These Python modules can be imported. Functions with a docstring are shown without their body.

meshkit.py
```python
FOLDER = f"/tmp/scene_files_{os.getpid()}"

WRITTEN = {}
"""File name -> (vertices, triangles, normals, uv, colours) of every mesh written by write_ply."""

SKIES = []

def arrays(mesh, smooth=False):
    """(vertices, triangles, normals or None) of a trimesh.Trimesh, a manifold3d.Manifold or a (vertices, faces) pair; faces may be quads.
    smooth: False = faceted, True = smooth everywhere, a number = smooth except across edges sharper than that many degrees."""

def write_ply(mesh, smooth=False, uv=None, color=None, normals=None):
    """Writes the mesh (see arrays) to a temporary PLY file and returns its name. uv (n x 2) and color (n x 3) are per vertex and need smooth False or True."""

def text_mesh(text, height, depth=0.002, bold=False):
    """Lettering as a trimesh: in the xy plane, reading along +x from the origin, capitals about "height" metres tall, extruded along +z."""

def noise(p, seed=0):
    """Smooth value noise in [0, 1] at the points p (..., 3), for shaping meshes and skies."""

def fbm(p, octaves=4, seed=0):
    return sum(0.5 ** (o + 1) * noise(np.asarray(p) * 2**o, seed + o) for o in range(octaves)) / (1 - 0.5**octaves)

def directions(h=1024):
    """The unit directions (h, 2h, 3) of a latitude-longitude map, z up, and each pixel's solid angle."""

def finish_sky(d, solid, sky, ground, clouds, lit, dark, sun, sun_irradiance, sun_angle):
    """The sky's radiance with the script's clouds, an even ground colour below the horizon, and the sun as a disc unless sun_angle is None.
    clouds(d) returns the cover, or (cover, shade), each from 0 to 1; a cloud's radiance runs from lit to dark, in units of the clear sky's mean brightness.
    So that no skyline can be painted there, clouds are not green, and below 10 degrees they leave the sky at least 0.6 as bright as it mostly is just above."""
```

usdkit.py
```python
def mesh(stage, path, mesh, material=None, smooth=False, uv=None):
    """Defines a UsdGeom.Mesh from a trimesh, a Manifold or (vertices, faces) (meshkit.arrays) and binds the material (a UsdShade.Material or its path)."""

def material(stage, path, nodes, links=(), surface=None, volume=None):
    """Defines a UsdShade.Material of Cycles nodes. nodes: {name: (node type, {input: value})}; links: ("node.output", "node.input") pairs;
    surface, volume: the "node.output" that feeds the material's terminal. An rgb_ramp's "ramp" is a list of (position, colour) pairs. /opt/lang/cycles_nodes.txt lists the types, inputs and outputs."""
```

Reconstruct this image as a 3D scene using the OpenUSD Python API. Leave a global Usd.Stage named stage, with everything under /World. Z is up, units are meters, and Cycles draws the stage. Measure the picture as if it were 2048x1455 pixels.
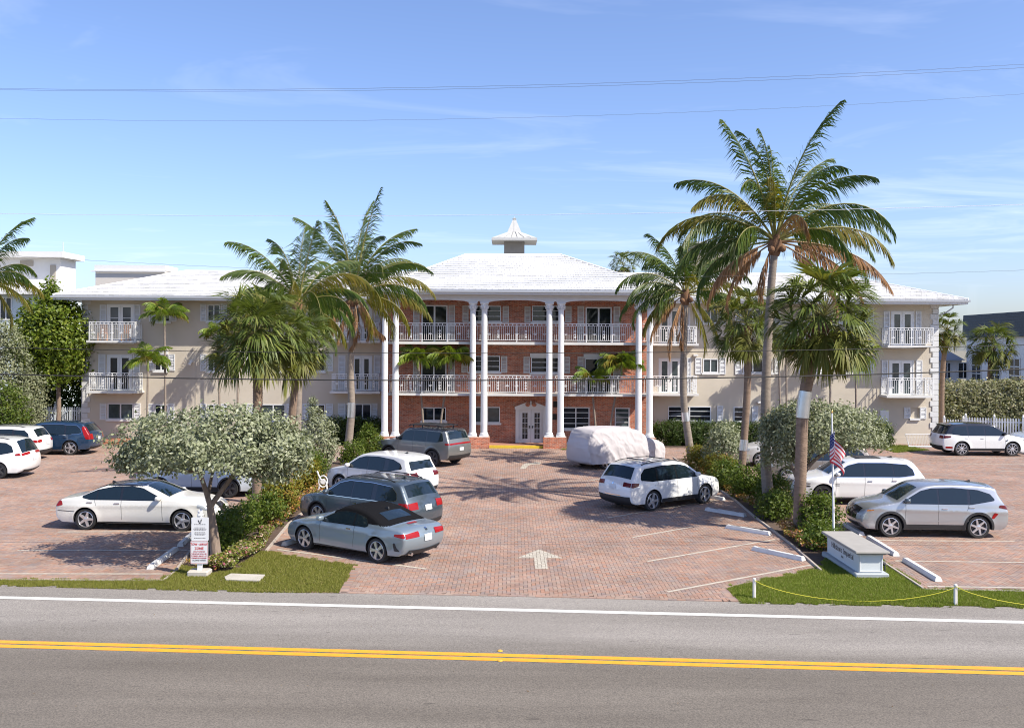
import math, random
import numpy as np, trimesh, shapely, shapely.affinity, usdkit, meshkit
from shapely.geometry import Polygon, Point, LineString, box as sbox
from shapely.ops import unary_union
from scipy.spatial import Delaunay
from scipy.sparse import coo_matrix
from scipy.sparse.csgraph import connected_components
from pxr import Usd, UsdGeom, UsdLux, UsdShade, Gf, Sdf, Vt

stage = Usd.Stage.CreateInMemory()
UsdGeom.SetStageUpAxis(stage, "Z"); UsdGeom.SetStageMetersPerUnit(stage, 1.0)
UsdGeom.Xform.Define(stage, "/World"); UsdGeom.Scope.Define(stage, "/World/Looks")

# ------------------------------------------------------------ camera, sky, sun, exposure
HC, FPX, CX, CY = 5.96, 1855.0, 1024.0, 693.0        # camera height, focal length and principal point in pixels of the 2048 px photograph
ROLL = math.radians(0.29)
SUN = np.array([0.83, -0.46, 0.98]); SUN /= np.linalg.norm(SUN)      # towards the sun
SKY_STRENGTH, SUN_INTENSITY, EXPOSURE = 0.122, 1.25, 0.80
cam = UsdGeom.Camera.Define(stage, "/World/camera")
cam.CreateHorizontalApertureAttr(36.0); cam.CreateVerticalApertureAttr(36.0 * 1455 / 2048)
cam.CreateFocalLengthAttr(36.0 * FPX / 2048)
cam.CreateVerticalApertureOffsetAttr(-(727.5 - CY) / 2048 * 36.0)
cam.CreateExposureAttr(EXPOSURE)
cam.CreateClippingRangeAttr(Gf.Vec2f(0.1, 5000))
cx_ = UsdGeom.Xformable(cam)
cx_.AddTranslateOp().Set(Gf.Vec3d(0, 0, HC)); cx_.AddRotateXOp().Set(90.0); cx_.AddRotateZOp().Set(math.degrees(ROLL))
sun = UsdLux.DistantLight.Define(stage, "/World/sun")
sun.CreateIntensityAttr(SUN_INTENSITY); sun.CreateAngleAttr(0.53); sun.CreateColorAttr(Gf.Vec3f(1.0, 0.935, 0.82)); sun.CreateNormalizeAttr(True)
_z = Gf.Vec3d(*map(float, SUN)); _x = Gf.Cross(Gf.Vec3d(0, 0, 1), _z).GetNormalized(); _y = Gf.Cross(_z, _x)
UsdGeom.Xformable(sun).AddTransformOp().Set(Gf.Matrix4d(*_x, 0, *_y, 0, *_z, 0, 0, 0, 0, 1))
sky = UsdLux.DomeLight.Define(stage, "/World/sky")
skym = usdkit.material(stage, "/World/Looks/sky_air", {
    "tc": ("texture_coordinate", {}), "sep": ("separate_xyz", {}),
    "sky": ("sky_texture", {"sky_type": "single_scattering", "sun_disc": False, "sun_elevation": float(math.asin(SUN[2])), "sun_rotation": float(math.atan2(SUN[0], SUN[1])), "air_density": 1.0, "aerosol_density": 1.3, "ozone_density": 3.0}),
    # cirrus: stretched noise on a flat layer high above
    "zc": ("math", {"math_type": "maximum", "value2": 0.06}), "px": ("math", {"math_type": "divide"}), "py": ("math", {"math_type": "divide"}),
    "cv": ("combine_xyz", {"z": 3.7}), "mp": ("mapping", {"scale": (0.55, 0.8, 1.0), "rotation": (0, 0, 0.6), "location": (1.3, 0.4, 0)}),
    "n1": ("noise_texture", {"scale": 1.0, "detail": 8.0, "roughness": 0.6, "distortion": 1.6}),
    "n2": ("noise_texture", {"scale": 0.22, "detail": 3.0, "roughness": 0.5}),
    "mul": ("math", {"math_type": "multiply"}),
    "rmp": ("rgb_ramp", {"ramp": [(0.0, (0, 0, 0)), (0.27, (0.0, 0.0, 0.0)), (0.42, (0.12, 0.12, 0.12)), (0.55, (0.34, 0.34, 0.34)), (1.0, (0.55, 0.55, 0.55))]}),
    "mx": ("mix_color", {"blend_type": "mix", "b": (8.2, 8.3, 8.8), "use_clamp": False}),
    "tint": ("mix_color", {"blend_type": "multiply", "fac": 1.0, "b": (0.88, 0.89, 1.05), "use_clamp": False}),
    "bg": ("background_shader", {"strength": SKY_STRENGTH})},
    [("tc.generated", "sep.vector"), ("sep.z", "zc.value1"), ("sep.x", "px.value1"), ("zc.value", "px.value2"), ("sep.y", "py.value1"), ("zc.value", "py.value2"),
     ("px.value", "cv.x"), ("py.value", "cv.y"), ("cv.vector", "mp.vector"), ("mp.vector", "n1.vector"), ("mp.vector", "n2.vector"),
     ("n1.fac", "mul.value1"), ("n2.fac", "mul.value2"), ("mul.value", "rmp.fac"), ("sky.color", "tint.a"), ("tint.result", "mx.a"), ("rmp.color", "mx.fac"), ("mx.result", "bg.color")],
    surface="bg.background")
UsdShade.MaterialBindingAPI.Apply(sky.GetPrim()).Bind(skym)
sky.GetPrim().SetCustomDataByKey("kind", "structure"); sky.GetPrim().SetCustomDataByKey("label", "blue sky with thin cirrus"); sky.GetPrim().SetCustomDataByKey("category", "sky")

# ------------------------------------------------------------ where a thing of the photograph stands
_cr, _sr = math.cos(ROLL), math.sin(ROLL)
def un(px, py):
    dx, dy = px - CX, py - CY
    return dx * _cr + dy * _sr, -dx * _sr + dy * _cr
def G(px, py, z=0.0):
    dx, dy = un(px, py); Y = FPX * (HC - z) / dy
    return np.array([dx * Y / FPX, Y, z])
def W(px, py, Y):
    dx, dy = un(px, py)
    return np.array([dx * Y / FPX, Y, HC - dy * Y / FPX])
def WX(px, Y, py=700): return W(px, py, Y)[0]
def WZ(px, py, Y): return W(px, py, Y)[2]

# ------------------------------------------------------------ things and parts
_used = {}
def _num(parent, name):
    k = (parent, name); n = _used.get(k, 0); _used[k] = n + 1
    return f"{parent}/{name}" + (f"_{n:03d}" if n else "")
def tag(prim, label=None, cat=None, group=None, kind=None):
    for k, v in (("label", label), ("category", cat), ("group", group), ("kind", kind)):
        if v: prim.SetCustomDataByKey(k, v)
ISLAND = set()      # materials that pick a colour per connected piece
def per_piece(m, v, f, mat):
    if mat is None or str(mat.GetPath()) not in ISLAND: return
    g = coo_matrix((np.ones(2 * len(f)), (np.r_[f[:, 0], f[:, 1]], np.r_[f[:, 1], f[:, 2]])), shape=(len(v), len(v))); n, lab = connected_components(g, directed=False)
    UsdGeom.PrimvarsAPI(m).CreatePrimvar("rnd", Sdf.ValueTypeNames.FloatArray, "vertex").Set(Vt.FloatArray.FromNumpy(np.random.default_rng(n).random(n)[lab].astype(np.float32)))
class T:
    """A thing: an Xform at its base; parts are given in world coordinates unless local."""
    def __init__(s, name, label=None, cat=None, loc=(0, 0, 0), rz=0.0, group=None, kind=None):
        s.path = _num("/World", name); s.loc = np.asarray(loc, float); s.rz = rz
        x = UsdGeom.Xform.Define(stage, s.path); x.AddTranslateOp().Set(Gf.Vec3d(*map(float, s.loc)))
        if rz: x.AddRotateZOp().Set(math.degrees(rz))
        s.prim = x.GetPrim(); tag(s.prim, label, cat, group, kind)
    def part(s, name, mesh, mat, parent=None, local=False, smooth=False, label=None, kind=None):
        v, f = vf(mesh); k = np.unique(f)
        if len(k) < len(v): r = np.zeros(len(v), int); r[k] = np.arange(len(k)); v, f = v[k], r[f]
        if not local:
            v = v - s.loc
            if s.rz:
                c, n = math.cos(-s.rz), math.sin(-s.rz); v = np.stack([v[:, 0] * c - v[:, 1] * n, v[:, 0] * n + v[:, 1] * c, v[:, 2]], 1)
        p = _num(parent or s.path, name)
        m = usdkit.mesh(stage, p, (v, f), mat, smooth=smooth)
        tag(m.GetPrim(), label, None, None, kind); per_piece(m, v, f, mat)
        return p
def single(name, mesh, mat, label=None, cat=None, group=None, kind=None, smooth=False):
    v, f = vf(mesh); p = _num("/World", name)
    m = usdkit.mesh(stage, p, (v, f), mat, smooth=smooth); tag(m.GetPrim(), label, cat, group, kind); per_piece(m, v, f, mat)
    return p
def copy_of(t, name, label, loc, rz=0.0, group=None, cat=None, scale=None):
    p = _num("/World", name); x = UsdGeom.Xform.Define(stage, p); pr = x.GetPrim()
    pr.GetReferences().AddInternalReference(t.path); pr.SetInstanceable(True)
    x.ClearXformOpOrder(); x.AddTranslateOp().Set(Gf.Vec3d(*map(float, loc)))
    a = pr.GetAttribute("xformOp:rotateZ")
    x.AddRotateZOp().Set(math.degrees(rz))
    if scale is not None: x.AddScaleOp().Set(Gf.Vec3f(*scale))
    tag(pr, label, cat, group)
    return p

# ------------------------------------------------------------ mesh helpers: everything is (vertices, triangles)
def vf(m):
    if isinstance(m, MB): return m.get()
    if hasattr(m, "vertices"): return np.array(m.vertices, float), np.array(m.faces, int)
    v, f = m; f = np.asarray(f, int)
    if f.shape[1] == 4: f = np.vstack([f[:, [0, 1, 2]], f[:, [0, 2, 3]]])
    return np.asarray(v, float), f
class MB:
    def __init__(s): s.v, s.f, s.n = [], [], 0
    def add(s, m):
        v, f = vf(m); s.v.append(v); s.f.append(f + s.n); s.n += len(v); return s
    def box(s, x0, x1, y0, y1, z0, z1): return s.add(bx(x0, x1, y0, y1, z0, z1))
    def get(s): return np.vstack(s.v), np.vstack(s.f)
_BF = np.array([[0, 2, 1], [0, 3, 2], [4, 5, 6], [4, 6, 7], [0, 1, 5], [0, 5, 4], [1, 2, 6], [1, 6, 5], [2, 3, 7], [2, 7, 6], [3, 0, 4], [3, 4, 7]])
def bx(x0, x1, y0, y1, z0, z1):
    return np.array([[x0, y0, z0], [x1, y0, z0], [x1, y1, z0], [x0, y1, z0], [x0, y0, z1], [x1, y0, z1], [x1, y1, z1], [x0, y1, z1]], float), _BF
def cbx(x0, x1, y0, y1, z0, z1, c=0.01):
    """box with chamfered vertical and top edges"""
    ring = lambda i, z: [[x0 + c + i, y0 + i, z], [x1 - c - i, y0 + i, z], [x1 - i, y0 + c + i, z], [x1 - i, y1 - c - i, z], [x1 - c - i, y1 - i, z], [x0 + c + i, y1 - i, z], [x0 + i, y1 - c - i, z], [x0 + i, y0 + c + i, z]]
    v = np.array(ring(0, z0) + ring(0, z1 - c) + ring(c, z1)); f = []
    for k in range(2):
        for i in range(8):
            a, b = k * 8 + i, k * 8 + (i + 1) % 8; f += [[a, b, b + 8], [a, b + 8, a + 8]]
    f += [[16, 16 + i, 17 + i] for i in range(1, 7)] + [[0, i + 1, i] for i in range(1, 7)]
    return v, np.array(f)
def rotz(m, a, c=(0, 0, 0)):
    v, f = vf(m); v = v - np.asarray(c, float); C, S = math.cos(a), math.sin(a)
    return np.stack([v[:, 0] * C - v[:, 1] * S, v[:, 0] * S + v[:, 1] * C, v[:, 2]], 1) + np.asarray(c, float), f
def shift(m, d): v, f = vf(m); return v + np.asarray(d, float), f
def tube(pts, r, sides=8, cap=True):
    p = np.asarray(pts, float); n = len(p); r = np.broadcast_to(np.asarray(r, float), (n,))
    t = np.gradient(p, axis=0); t /= np.linalg.norm(t, axis=1, keepdims=True) + 1e-12
    ref = np.array([1.0, 0, 0]) if abs(t[:, 0]).max() < 0.8 else (np.array([0, 0, 1.0]) if abs(t[:, 2]).max() < .95 else np.array([0.3, 1, 0.1]))
    a = np.cross(t, ref); a /= np.linalg.norm(a, axis=1, keepdims=True) + 1e-12; b = np.cross(t, a)
    ang = np.arange(sides) * 2 * np.pi / sides
    v = p[:, None] + r[:, None, None] * (np.cos(ang)[None, :, None] * a[:, None] + np.sin(ang)[None, :, None] * b[:, None])
    i, j = np.meshgrid(np.arange(n - 1), np.arange(sides), indexing="ij"); k = (j + 1) % sides
    q = np.stack([i * sides + j, i * sides + k, (i + 1) * sides + k, (i + 1) * sides + j], -1).reshape(-1, 4)
    v = v.reshape(-1, 3); f = np.vstack([q[:, [0, 2, 1]], q[:, [0, 3, 2]]])
    if cap:
        v = np.vstack([v, p[0], p[-1]]); m = len(v); jj = np.arange(sides); kk = (jj + 1) % sides
        f = np.vstack([f, np.stack([np.full(sides, m - 2), jj, kk], 1), np.stack([np.full(sides, m - 1), (n - 1) * sides + kk, (n - 1) * sides + jj], 1)])
    return v, f
def revolve(prof, sides=16, loc=(0, 0, 0)):
    """prof: (radius, z) pairs from bottom to top"""
    p = np.asarray(prof, float); n = len(p); ang = np.arange(sides) * 2 * np.pi / sides
    v = np.stack([p[:, None, 0] * np.cos(ang), p[:, None, 0] * np.sin(ang), np.broadcast_to(p[:, None, 1], (n, sides))], -1).reshape(-1, 3) + np.asarray(loc, float)
    i, j = np.meshgrid(np.arange(n - 1), np.arange(sides), indexing="ij"); k = (j + 1) % sides
    q = np.stack([i * sides + j, i * sides + k, (i + 1) * sides + k, (i + 1) * sides + j], -1).reshape(-1, 4)
    return v, np.vstack([q[:, [0, 1, 2]], q[:, [0, 2, 3]]])
def polys(g): return [p for p in (g.geoms if hasattr(g, "geoms") else [g]) if p.geom_type == "Polygon" and p.area > 1e-9]
def prism(poly, h):
    """shapely polygon in xy, extruded 0..h in z"""
    mb = MB()
    for p in polys(poly): mb.add(trimesh.creation.extrude_polygon(p, h, engine="earcut"))
    return mb.get()
def slab_xz(poly, y0, y1):
    """shapely polygon in (x,z), extruded from y0 to y1"""
    v, f = prism(poly, y1 - y0); return np.stack([v[:, 0], y0 + v[:, 2], v[:, 1]], 1), f[:, ::-1]
def flat(poly, z, top=True):
    mb = MB()
    for p in polys(poly):
        v, f = trimesh.creation.triangulate_polygon(p, engine="earcut"); v = np.column_stack([v, np.full(len(v), z)])
        a = v[f]; n = np.cross(a[:, 1] - a[:, 0], a[:, 2] - a[:, 0])[:, 2]; f = np.where((n < 0)[:, None], f[:, ::-1], f); mb.add((v, f))
    return mb.get()
def grid_faces(n, m):
    i, j = np.meshgrid(np.arange(n - 1), np.arange(m - 1), indexing="ij"); a = i * m + j
    q = np.stack([a, a + 1, a + m + 1, a + m], -1).reshape(-1, 4); return np.vstack([q[:, [0, 1, 2]], q[:, [0, 2, 3]]])
def chaikin(p, it=3):
    p = np.asarray(p, float)
    for _ in range(it):
        q = np.empty((2 * len(p) - 2, p.shape[1])); q[0::2] = .75 * p[:-1] + .25 * p[1:]; q[1::2] = .25 * p[:-1] + .75 * p[1:]
        p = np.vstack([p[:1], q, p[-1:]])
    return p
def resample(p, n):
    p = np.asarray(p, float); s = np.r_[0, np.cumsum(np.linalg.norm(np.diff(p, axis=0), axis=1))]
    t = np.linspace(0, s[-1], n); return np.stack([np.interp(t, s, p[:, k]) for k in range(p.shape[1])], 1)

# ------------------------------------------------------------ materials
L = "/World/Looks/"
MAT = {}
ALB = 0.78      # all colours below were picked a little bright
def pm(name, col, rough=0.6, metal=0.0, coat=0.0, var=0.0, vs=4.0, bump=0.0, bs=60.0, spec=0.5, coatr=0.03, detail=4.0, stretch=None):
    """principled surface, its colour varied by noise and its surface roughened by a fine bump"""
    col = np.asarray(col, float) * (ALB if metal < .3 else 1); N = {"p": ("principled_bsdf", {"roughness": rough, "metallic": metal, "coat_weight": coat, "coat_roughness": coatr, "specular_ior_level": spec, "base_color": tuple(col)})}; K = []
    if var or bump:
        N["g"] = ("texture_coordinate", {}); src = "g.object"
        if stretch: N["mp"] = ("mapping", {"scale": stretch}); K.append(("g.object", "mp.vector")); src = "mp.vector"
    if var:
        N["n"] = ("noise_texture", {"scale": vs, "detail": detail, "roughness": 0.6})
        N["r"] = ("rgb_ramp", {"ramp": [(0.25, tuple(col * (1 - var))), (0.5, tuple(col)), (0.75, tuple(np.minimum(col * (1 + var), 0.95)))]})
        K += [(src, "n.vector"), ("n.fac", "r.fac"), ("r.color", "p.base_color")]
    if bump:
        N["bn"] = ("noise_texture", {"scale": bs, "detail": 3.0}); N["b"] = ("bump", {"strength": bump, "distance": 0.02})
        K += [(src, "bn.vector"), ("bn.fac", "b.height"), ("b.normal", "p.normal")]
    MAT[name] = usdkit.material(stage, L + name, N, K, surface="p.BSDF"); return MAT[name]
def leafm(name, cols, trans=0.3, rough=0.45, spec=0.4, src="island"):
    rough, spec = rough + .08, spec * .6
    """leaves: colours picked per leaf, some light passing through"""
    cols = [tuple(np.asarray(c) * ALB * 1.05) for c in cols]; n = len(cols); ramp = [((k + .5) / n, c) for k, c in enumerate(cols)]
    tr = tuple(np.minimum(np.mean(cols, 0) * np.array([1.5, 1.6, 0.7]), 0.9))
    N = {"a": ("attribute", {"attribute": "rnd"}), "g": ("geometry", {}), "o": ("object_info", {}), "r": ("rgb_ramp", {"ramp": ramp}), "p": ("principled_bsdf", {"roughness": rough, "specular_ior_level": spec}), "t": ("translucent_bsdf", {"color": tr}), "m": ("mix_closure", {"fac": trans})}
    MAT[name] = usdkit.material(stage, L + name, N, [("a.fac" if src == "island" else "o.random", "r.fac"), ("r.color", "p.base_color"), ("p.BSDF", "m.closure1"), ("t.BSDF", "m.closure2")], surface="m.closure"); ISLAND.add(L + name); return MAT[name]
def islandm(name, cols, rough=0.8, vs=0.35, var=0.18, src="island", spec=0.3, bump=0.15, bs=90, patch=None):
    """bricks, pavers, tiles: a colour per piece, weathering over many pieces"""
    cols = [tuple(np.asarray(c) * ALB) for c in cols]; n = len(cols); ramp = [((k + .5) / n, c) for k, c in enumerate(cols)]
    N = {"a": ("attribute", {"attribute": "rnd"}), "g": ("geometry", {}), "o": ("object_info", {}), "r": ("rgb_ramp", {"ramp": ramp}), "n": ("noise_texture", {"scale": vs, "detail": 5.0, "roughness": 0.65}),
         "w": ("rgb_ramp", {"ramp": [(0.3, (1 - var,) * 3), (0.7, (1 + var,) * 3)]}), "x": ("mix_color", {"blend_type": "multiply", "fac": 1.0, "use_clamp": False}),
         "pn": ("noise_texture", {"scale": 1.1, "detail": 4.0, "roughness": .6}), "pr": ("rgb_ramp", {"ramp": [(.54, (0, 0, 0)), (.66, (.55 if patch else 0,) * 3)]}), "pa": ("mix_color", {"b": tuple(np.asarray(patch or (0, 0, 0)) * ALB), "use_clamp": False}),
         "bn": ("noise_texture", {"scale": bs, "detail": 3.0}), "b": ("bump", {"strength": bump, "distance": 0.01}), "p": ("principled_bsdf", {"roughness": rough, "specular_ior_level": spec})}
    MAT[name] = usdkit.material(stage, L + name, N, [("a.fac" if src == "island" else "o.random", "r.fac"), ("g.position", "n.vector"), ("n.fac", "w.fac"), ("r.color", "x.a"), ("w.color", "x.b"), ("x.result", "pa.a"), ("g.position", "pn.vector"), ("pn.fac", "pr.fac"), ("pr.color", "pa.fac"), ("pa.result", "p.base_color"), ("g.position", "bn.vector"), ("bn.fac", "b.height"), ("b.normal", "p.normal")], surface="p.BSDF"); ISLAND.add(L + name); return MAT[name]
rng = np.random.default_rng(7); random.seed(7)
# ------------------------------------------------------------ colours
stucco = pm("stucco_beige", (.60, .535, .435), .9, var=.10, vs=.45, bump=.25, bs=120)
white = pm("white_paint", (.78, .78, .77), .5, var=.04, vs=2.0)
white_trim = pm("white_trim", (.74, .75, .76), .45, var=.03, vs=3)
cream = pm("cream_shutter", (.66, .64, .60), .55, var=.03, vs=3)
quoinm = pm("quoin_white", (.68, .68, .67), .8, var=.08, vs=2.5, bump=.2, bs=80)
railm = pm("rail_white", (.8, .8, .79), .4)
gutterm = pm("gutter_grey", (.42, .44, .48), .4)
slabm = pm("slab_white", (.68, .67, .64), .7, var=.1, vs=1.5)
greyc = pm("cupola_metal", (.55, .55, .53), .4, var=.05)
greyw = pm("cupola_wall", (.27, .25, .22), .85, var=.05)
dark = pm("dark_void", (.012, .012, .014), .7)
glassd = pm("window_glass", (.012, .016, .02), .04, spec=.6, var=.5, vs=.8)
blindm = pm("window_blind", (.11, .12, .125), .12, spec=.5, var=.25, vs=.9)
curtm = pm("window_curtain", (.055, .075, .08), .06, spec=.6, var=.5, vs=2)
brass = pm("dark_hardware", (.03, .028, .025), .4, metal=.6)
def brickm(name, c1, c2, mort):
    MAT[name] = usdkit.material(stage, L + name, {
        "g": ("geometry", {}), "s": ("separate_xyz", {}), "ad": ("math", {"math_type": "add"}), "cv": ("combine_xyz", {}),
        "b": ("brick_texture", {"scale": 1.0, "brick_width": .21, "row_height": .073, "mortar_size": .009, "mortar_smooth": .1, "bias": -.1, "color1": c1, "color2": c2, "mortar": mort}),
        "n": ("noise_texture", {"scale": .9, "detail": 5.0}), "w": ("rgb_ramp", {"ramp": [(.3, (.72, .72, .72)), (.72, (1.2, 1.2, 1.2))]}), "x": ("mix_color", {"blend_type": "multiply", "fac": 1.0, "use_clamp": False}),
        "wn": ("noise_texture", {"scale": 6.0, "detail": 1.0}), "wr": ("rgb_ramp", {"ramp": [(.56, (0, 0, 0)), (.68, (.5, .5, .5))]}), "mx": ("mix_color", {"b": (.5, .38, .3)}),
        "st": ("mapping", {"scale": (1.2, 1.2, 5.0)}),
        "bp": ("bump", {"strength": .6, "distance": .012}), "iv": ("invert", {}), "p": ("principled_bsdf", {"roughness": .85, "specular_ior_level": .25})},
        [("g.position", "s.vector"), ("s.x", "ad.value1"), ("s.y", "ad.value2"), ("ad.value", "cv.x"), ("s.z", "cv.y"), ("cv.vector", "b.vector"), ("g.position", "n.vector"), ("n.fac", "w.fac"), ("b.color", "x.a"), ("w.color", "x.b"),
         ("g.position", "st.vector"), ("st.vector", "wn.vector"), ("wn.fac", "wr.fac"), ("x.result", "mx.a"), ("wr.color", "mx.fac"), ("mx.result", "p.base_color"), ("b.fac", "iv.color"), ("iv.color", "bp.height"), ("bp.normal", "p.normal")], surface="p.BSDF")
    return MAT[name]
brick = brickm("red_brick", (.50, .152, .076), (.23, .066, .038), (.44, .32, .25))
TILES = [(.74, .73, .71), (.80, .79, .77), (.78, .77, .75), (.66, .65, .63), (.79, .78, .76), (.8, .79, .78)]
tilem = islandm("roof_tile_white", TILES, .75, vs=.6, var=.11)
tilep = islandm("roof_tile_white_single", TILES, .75, vs=.8, var=.07, src="object")
roofsheet = pm("roof_deck", (.6, .59, .57), .8)
PAV = [tuple(.83 * np.array(c)) for c in [(.44, .28, .21), (.385, .27, .215), (.47, .31, .235), (.33, .255, .23), (.41, .245, .18), (.45, .33, .26), (.36, .275, .24), (.46, .26, .18)]]
paverm = islandm("paver_pink", PAV, .85, vs=.45, var=.22, patch=(.30, .255, .24))
paverp = islandm("paver_pink_single", PAV, .85, vs=.45, var=.22, src="object", patch=(.30, .255, .24))
sandm = pm("joint_sand", (.10, .07, .055), .95, var=.2, vs=3)
soilm = pm("mulch_soil", (.10, .065, .045), .95, var=.4, vs=9, bump=.8, bs=30)
earth = pm("earth", (.22, .2, .15), .95, var=.25, vs=.3)
markm = pm("paint_offwhite", (.50, .45, .37), .7, var=.3, vs=6)
concr = pm("concrete", (.50, .46, .40), .85, var=.12, vs=3, bump=.3, bs=70)
yelm = pm("road_yellow", (.80, .36, .02), .6, var=.14, vs=9)
rwhite = pm("road_white", (.66, .65, .61), .6, var=.14, vs=9)
lawnm = pm("lawn_base", (.11, .125, .025), .95, var=.35, vs=2.2, bump=.6, bs=40)
usd_road = usdkit.material(stage, L + "asphalt", {
    "g": ("geometry", {}), "s": ("separate_xyz", {}),
    "n": ("noise_texture", {"scale": 34.0, "detail": 4.0, "roughness": .75}), "r": ("rgb_ramp", {"ramp": [(.28, (.45, .45, .45)), (.5, (1, 1, 1)), (.72, (1.6, 1.6, 1.55))]}),
    "n2": ("noise_texture", {"scale": .5, "detail": 5.0, "roughness": .6}), "mp": ("mapping", {"scale": (.22, 1.7, 1), "rotation": (0, 0, .0721)}), "r2": ("rgb_ramp", {"ramp": [(.3, (.80, .79, .78)), (.7, (1.16, 1.16, 1.16))]}),
    # the two lanes are of different age: newer and darker nearer than the yellow line
    "k": ("math", {"math_type": "multiply_add", "value2": .0722}), "lane": ("map_range", {"from_min": 17.3, "from_max": 19.3, "to_min": 0.0, "to_max": 1.0, "clamp": True}), "lr": ("rgb_ramp", {"ramp": [(0, (.126, .110, .093)), (.5, (.158, .142, .125)), (1, (.208, .19, .172))]}),
    "n3": ("noise_texture", {"scale": 3.0, "detail": 4.0}), "mp3": ("mapping", {"scale": (.6, 1.8, 1)}), "r3": ("rgb_ramp", {"ramp": [(.27, (.6, .6, .6)), (.33, (1, 1, 1))]}),
    "a": ("mix_color", {"blend_type": "multiply", "fac": 1.0, "use_clamp": False}), "b": ("mix_color", {"blend_type": "multiply", "fac": 1.0, "use_clamp": False}), "c": ("mix_color", {"blend_type": "multiply", "fac": .8, "use_clamp": False}),
    "bp": ("bump", {"strength": .35, "distance": .006}), "p": ("principled_bsdf", {"roughness": .85, "specular_ior_level": .3})},
    [("g.position", "n.vector"), ("n.fac", "r.fac"), ("g.position", "mp.vector"), ("mp.vector", "n2.vector"), ("n2.fac", "r2.fac"), ("g.position", "s.vector"), ("s.x", "k.value1"), ("s.y", "k.value3"), ("k.value", "lane.value"), ("lane.result", "lr.fac"),
     ("lr.color", "a.a"), ("r.color", "a.b"), ("a.result", "b.a"), ("r2.color", "b.b"), ("g.position", "mp3.vector"), ("mp3.vector", "n3.vector"), ("n3.fac", "r3.fac"), ("b.result", "c.a"), ("r3.color", "c.b"), ("c.result", "p.base_color"), ("n.fac", "bp.height"), ("bp.normal", "p.normal")], surface="p.BSDF")

# ------------------------------------------------------------ ground, road, paving
gp = lambda pts: [tuple(G(*p)[:2]) for p in pts]
single("ground", (np.array([[-1500, -60, -.06], [1500, -60, -.06], [1500, 3000, -.06], [-1500, 3000, -.06]], float), np.array([[0, 1, 2], [0, 2, 3]])), earth, "bare ground beneath the car park and the buildings", "ground", kind="structure")
edge = gp([(0, 1168), (330, 1176), (680, 1185), (1000, 1191), (1460, 1202), (2048, 1213)])
def ext(e, x):
    a, b = (e[0], e[-1]); return (x, a[1] + (b[1] - a[1]) * (x - a[0]) / (b[0] - a[0]))
edge = [ext(edge, -60)] + edge + [ext(edge, 60)]
yell = gp([(0, 1286), (2048, 1341)]); yl0, yl1 = ext(yell, -60), ext(yell, 60)
near = [(60, yl1[1] - 5.2), (-60, yl0[1] - 5.2)]
ROADP = Polygon(edge + near)
road = T("road", "two lane grey asphalt road with a double yellow line", "road", (0, 18, 0), kind="structure")
road.part("asphalt", flat(ROADP, -.008), usd_road)
def stripe(a, b, w, z, dz=.004):
    a, b = np.asarray(a)[:2], np.asarray(b)[:2]; d = (b - a) / np.linalg.norm(b - a); n = np.array([-d[1], d[0]]) * w / 2
    q = [a - n, b - n, b + n, a + n]; return np.array([[*p, z] for p in q]), np.array([[0, 1, 2], [0, 2, 3]])
we = gp([(0, 1193.5), (2048, 1243)])
road.part("edge_line", stripe(ext(we, -50), ext(we, 50), .21, -.003), rwhite)
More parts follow.
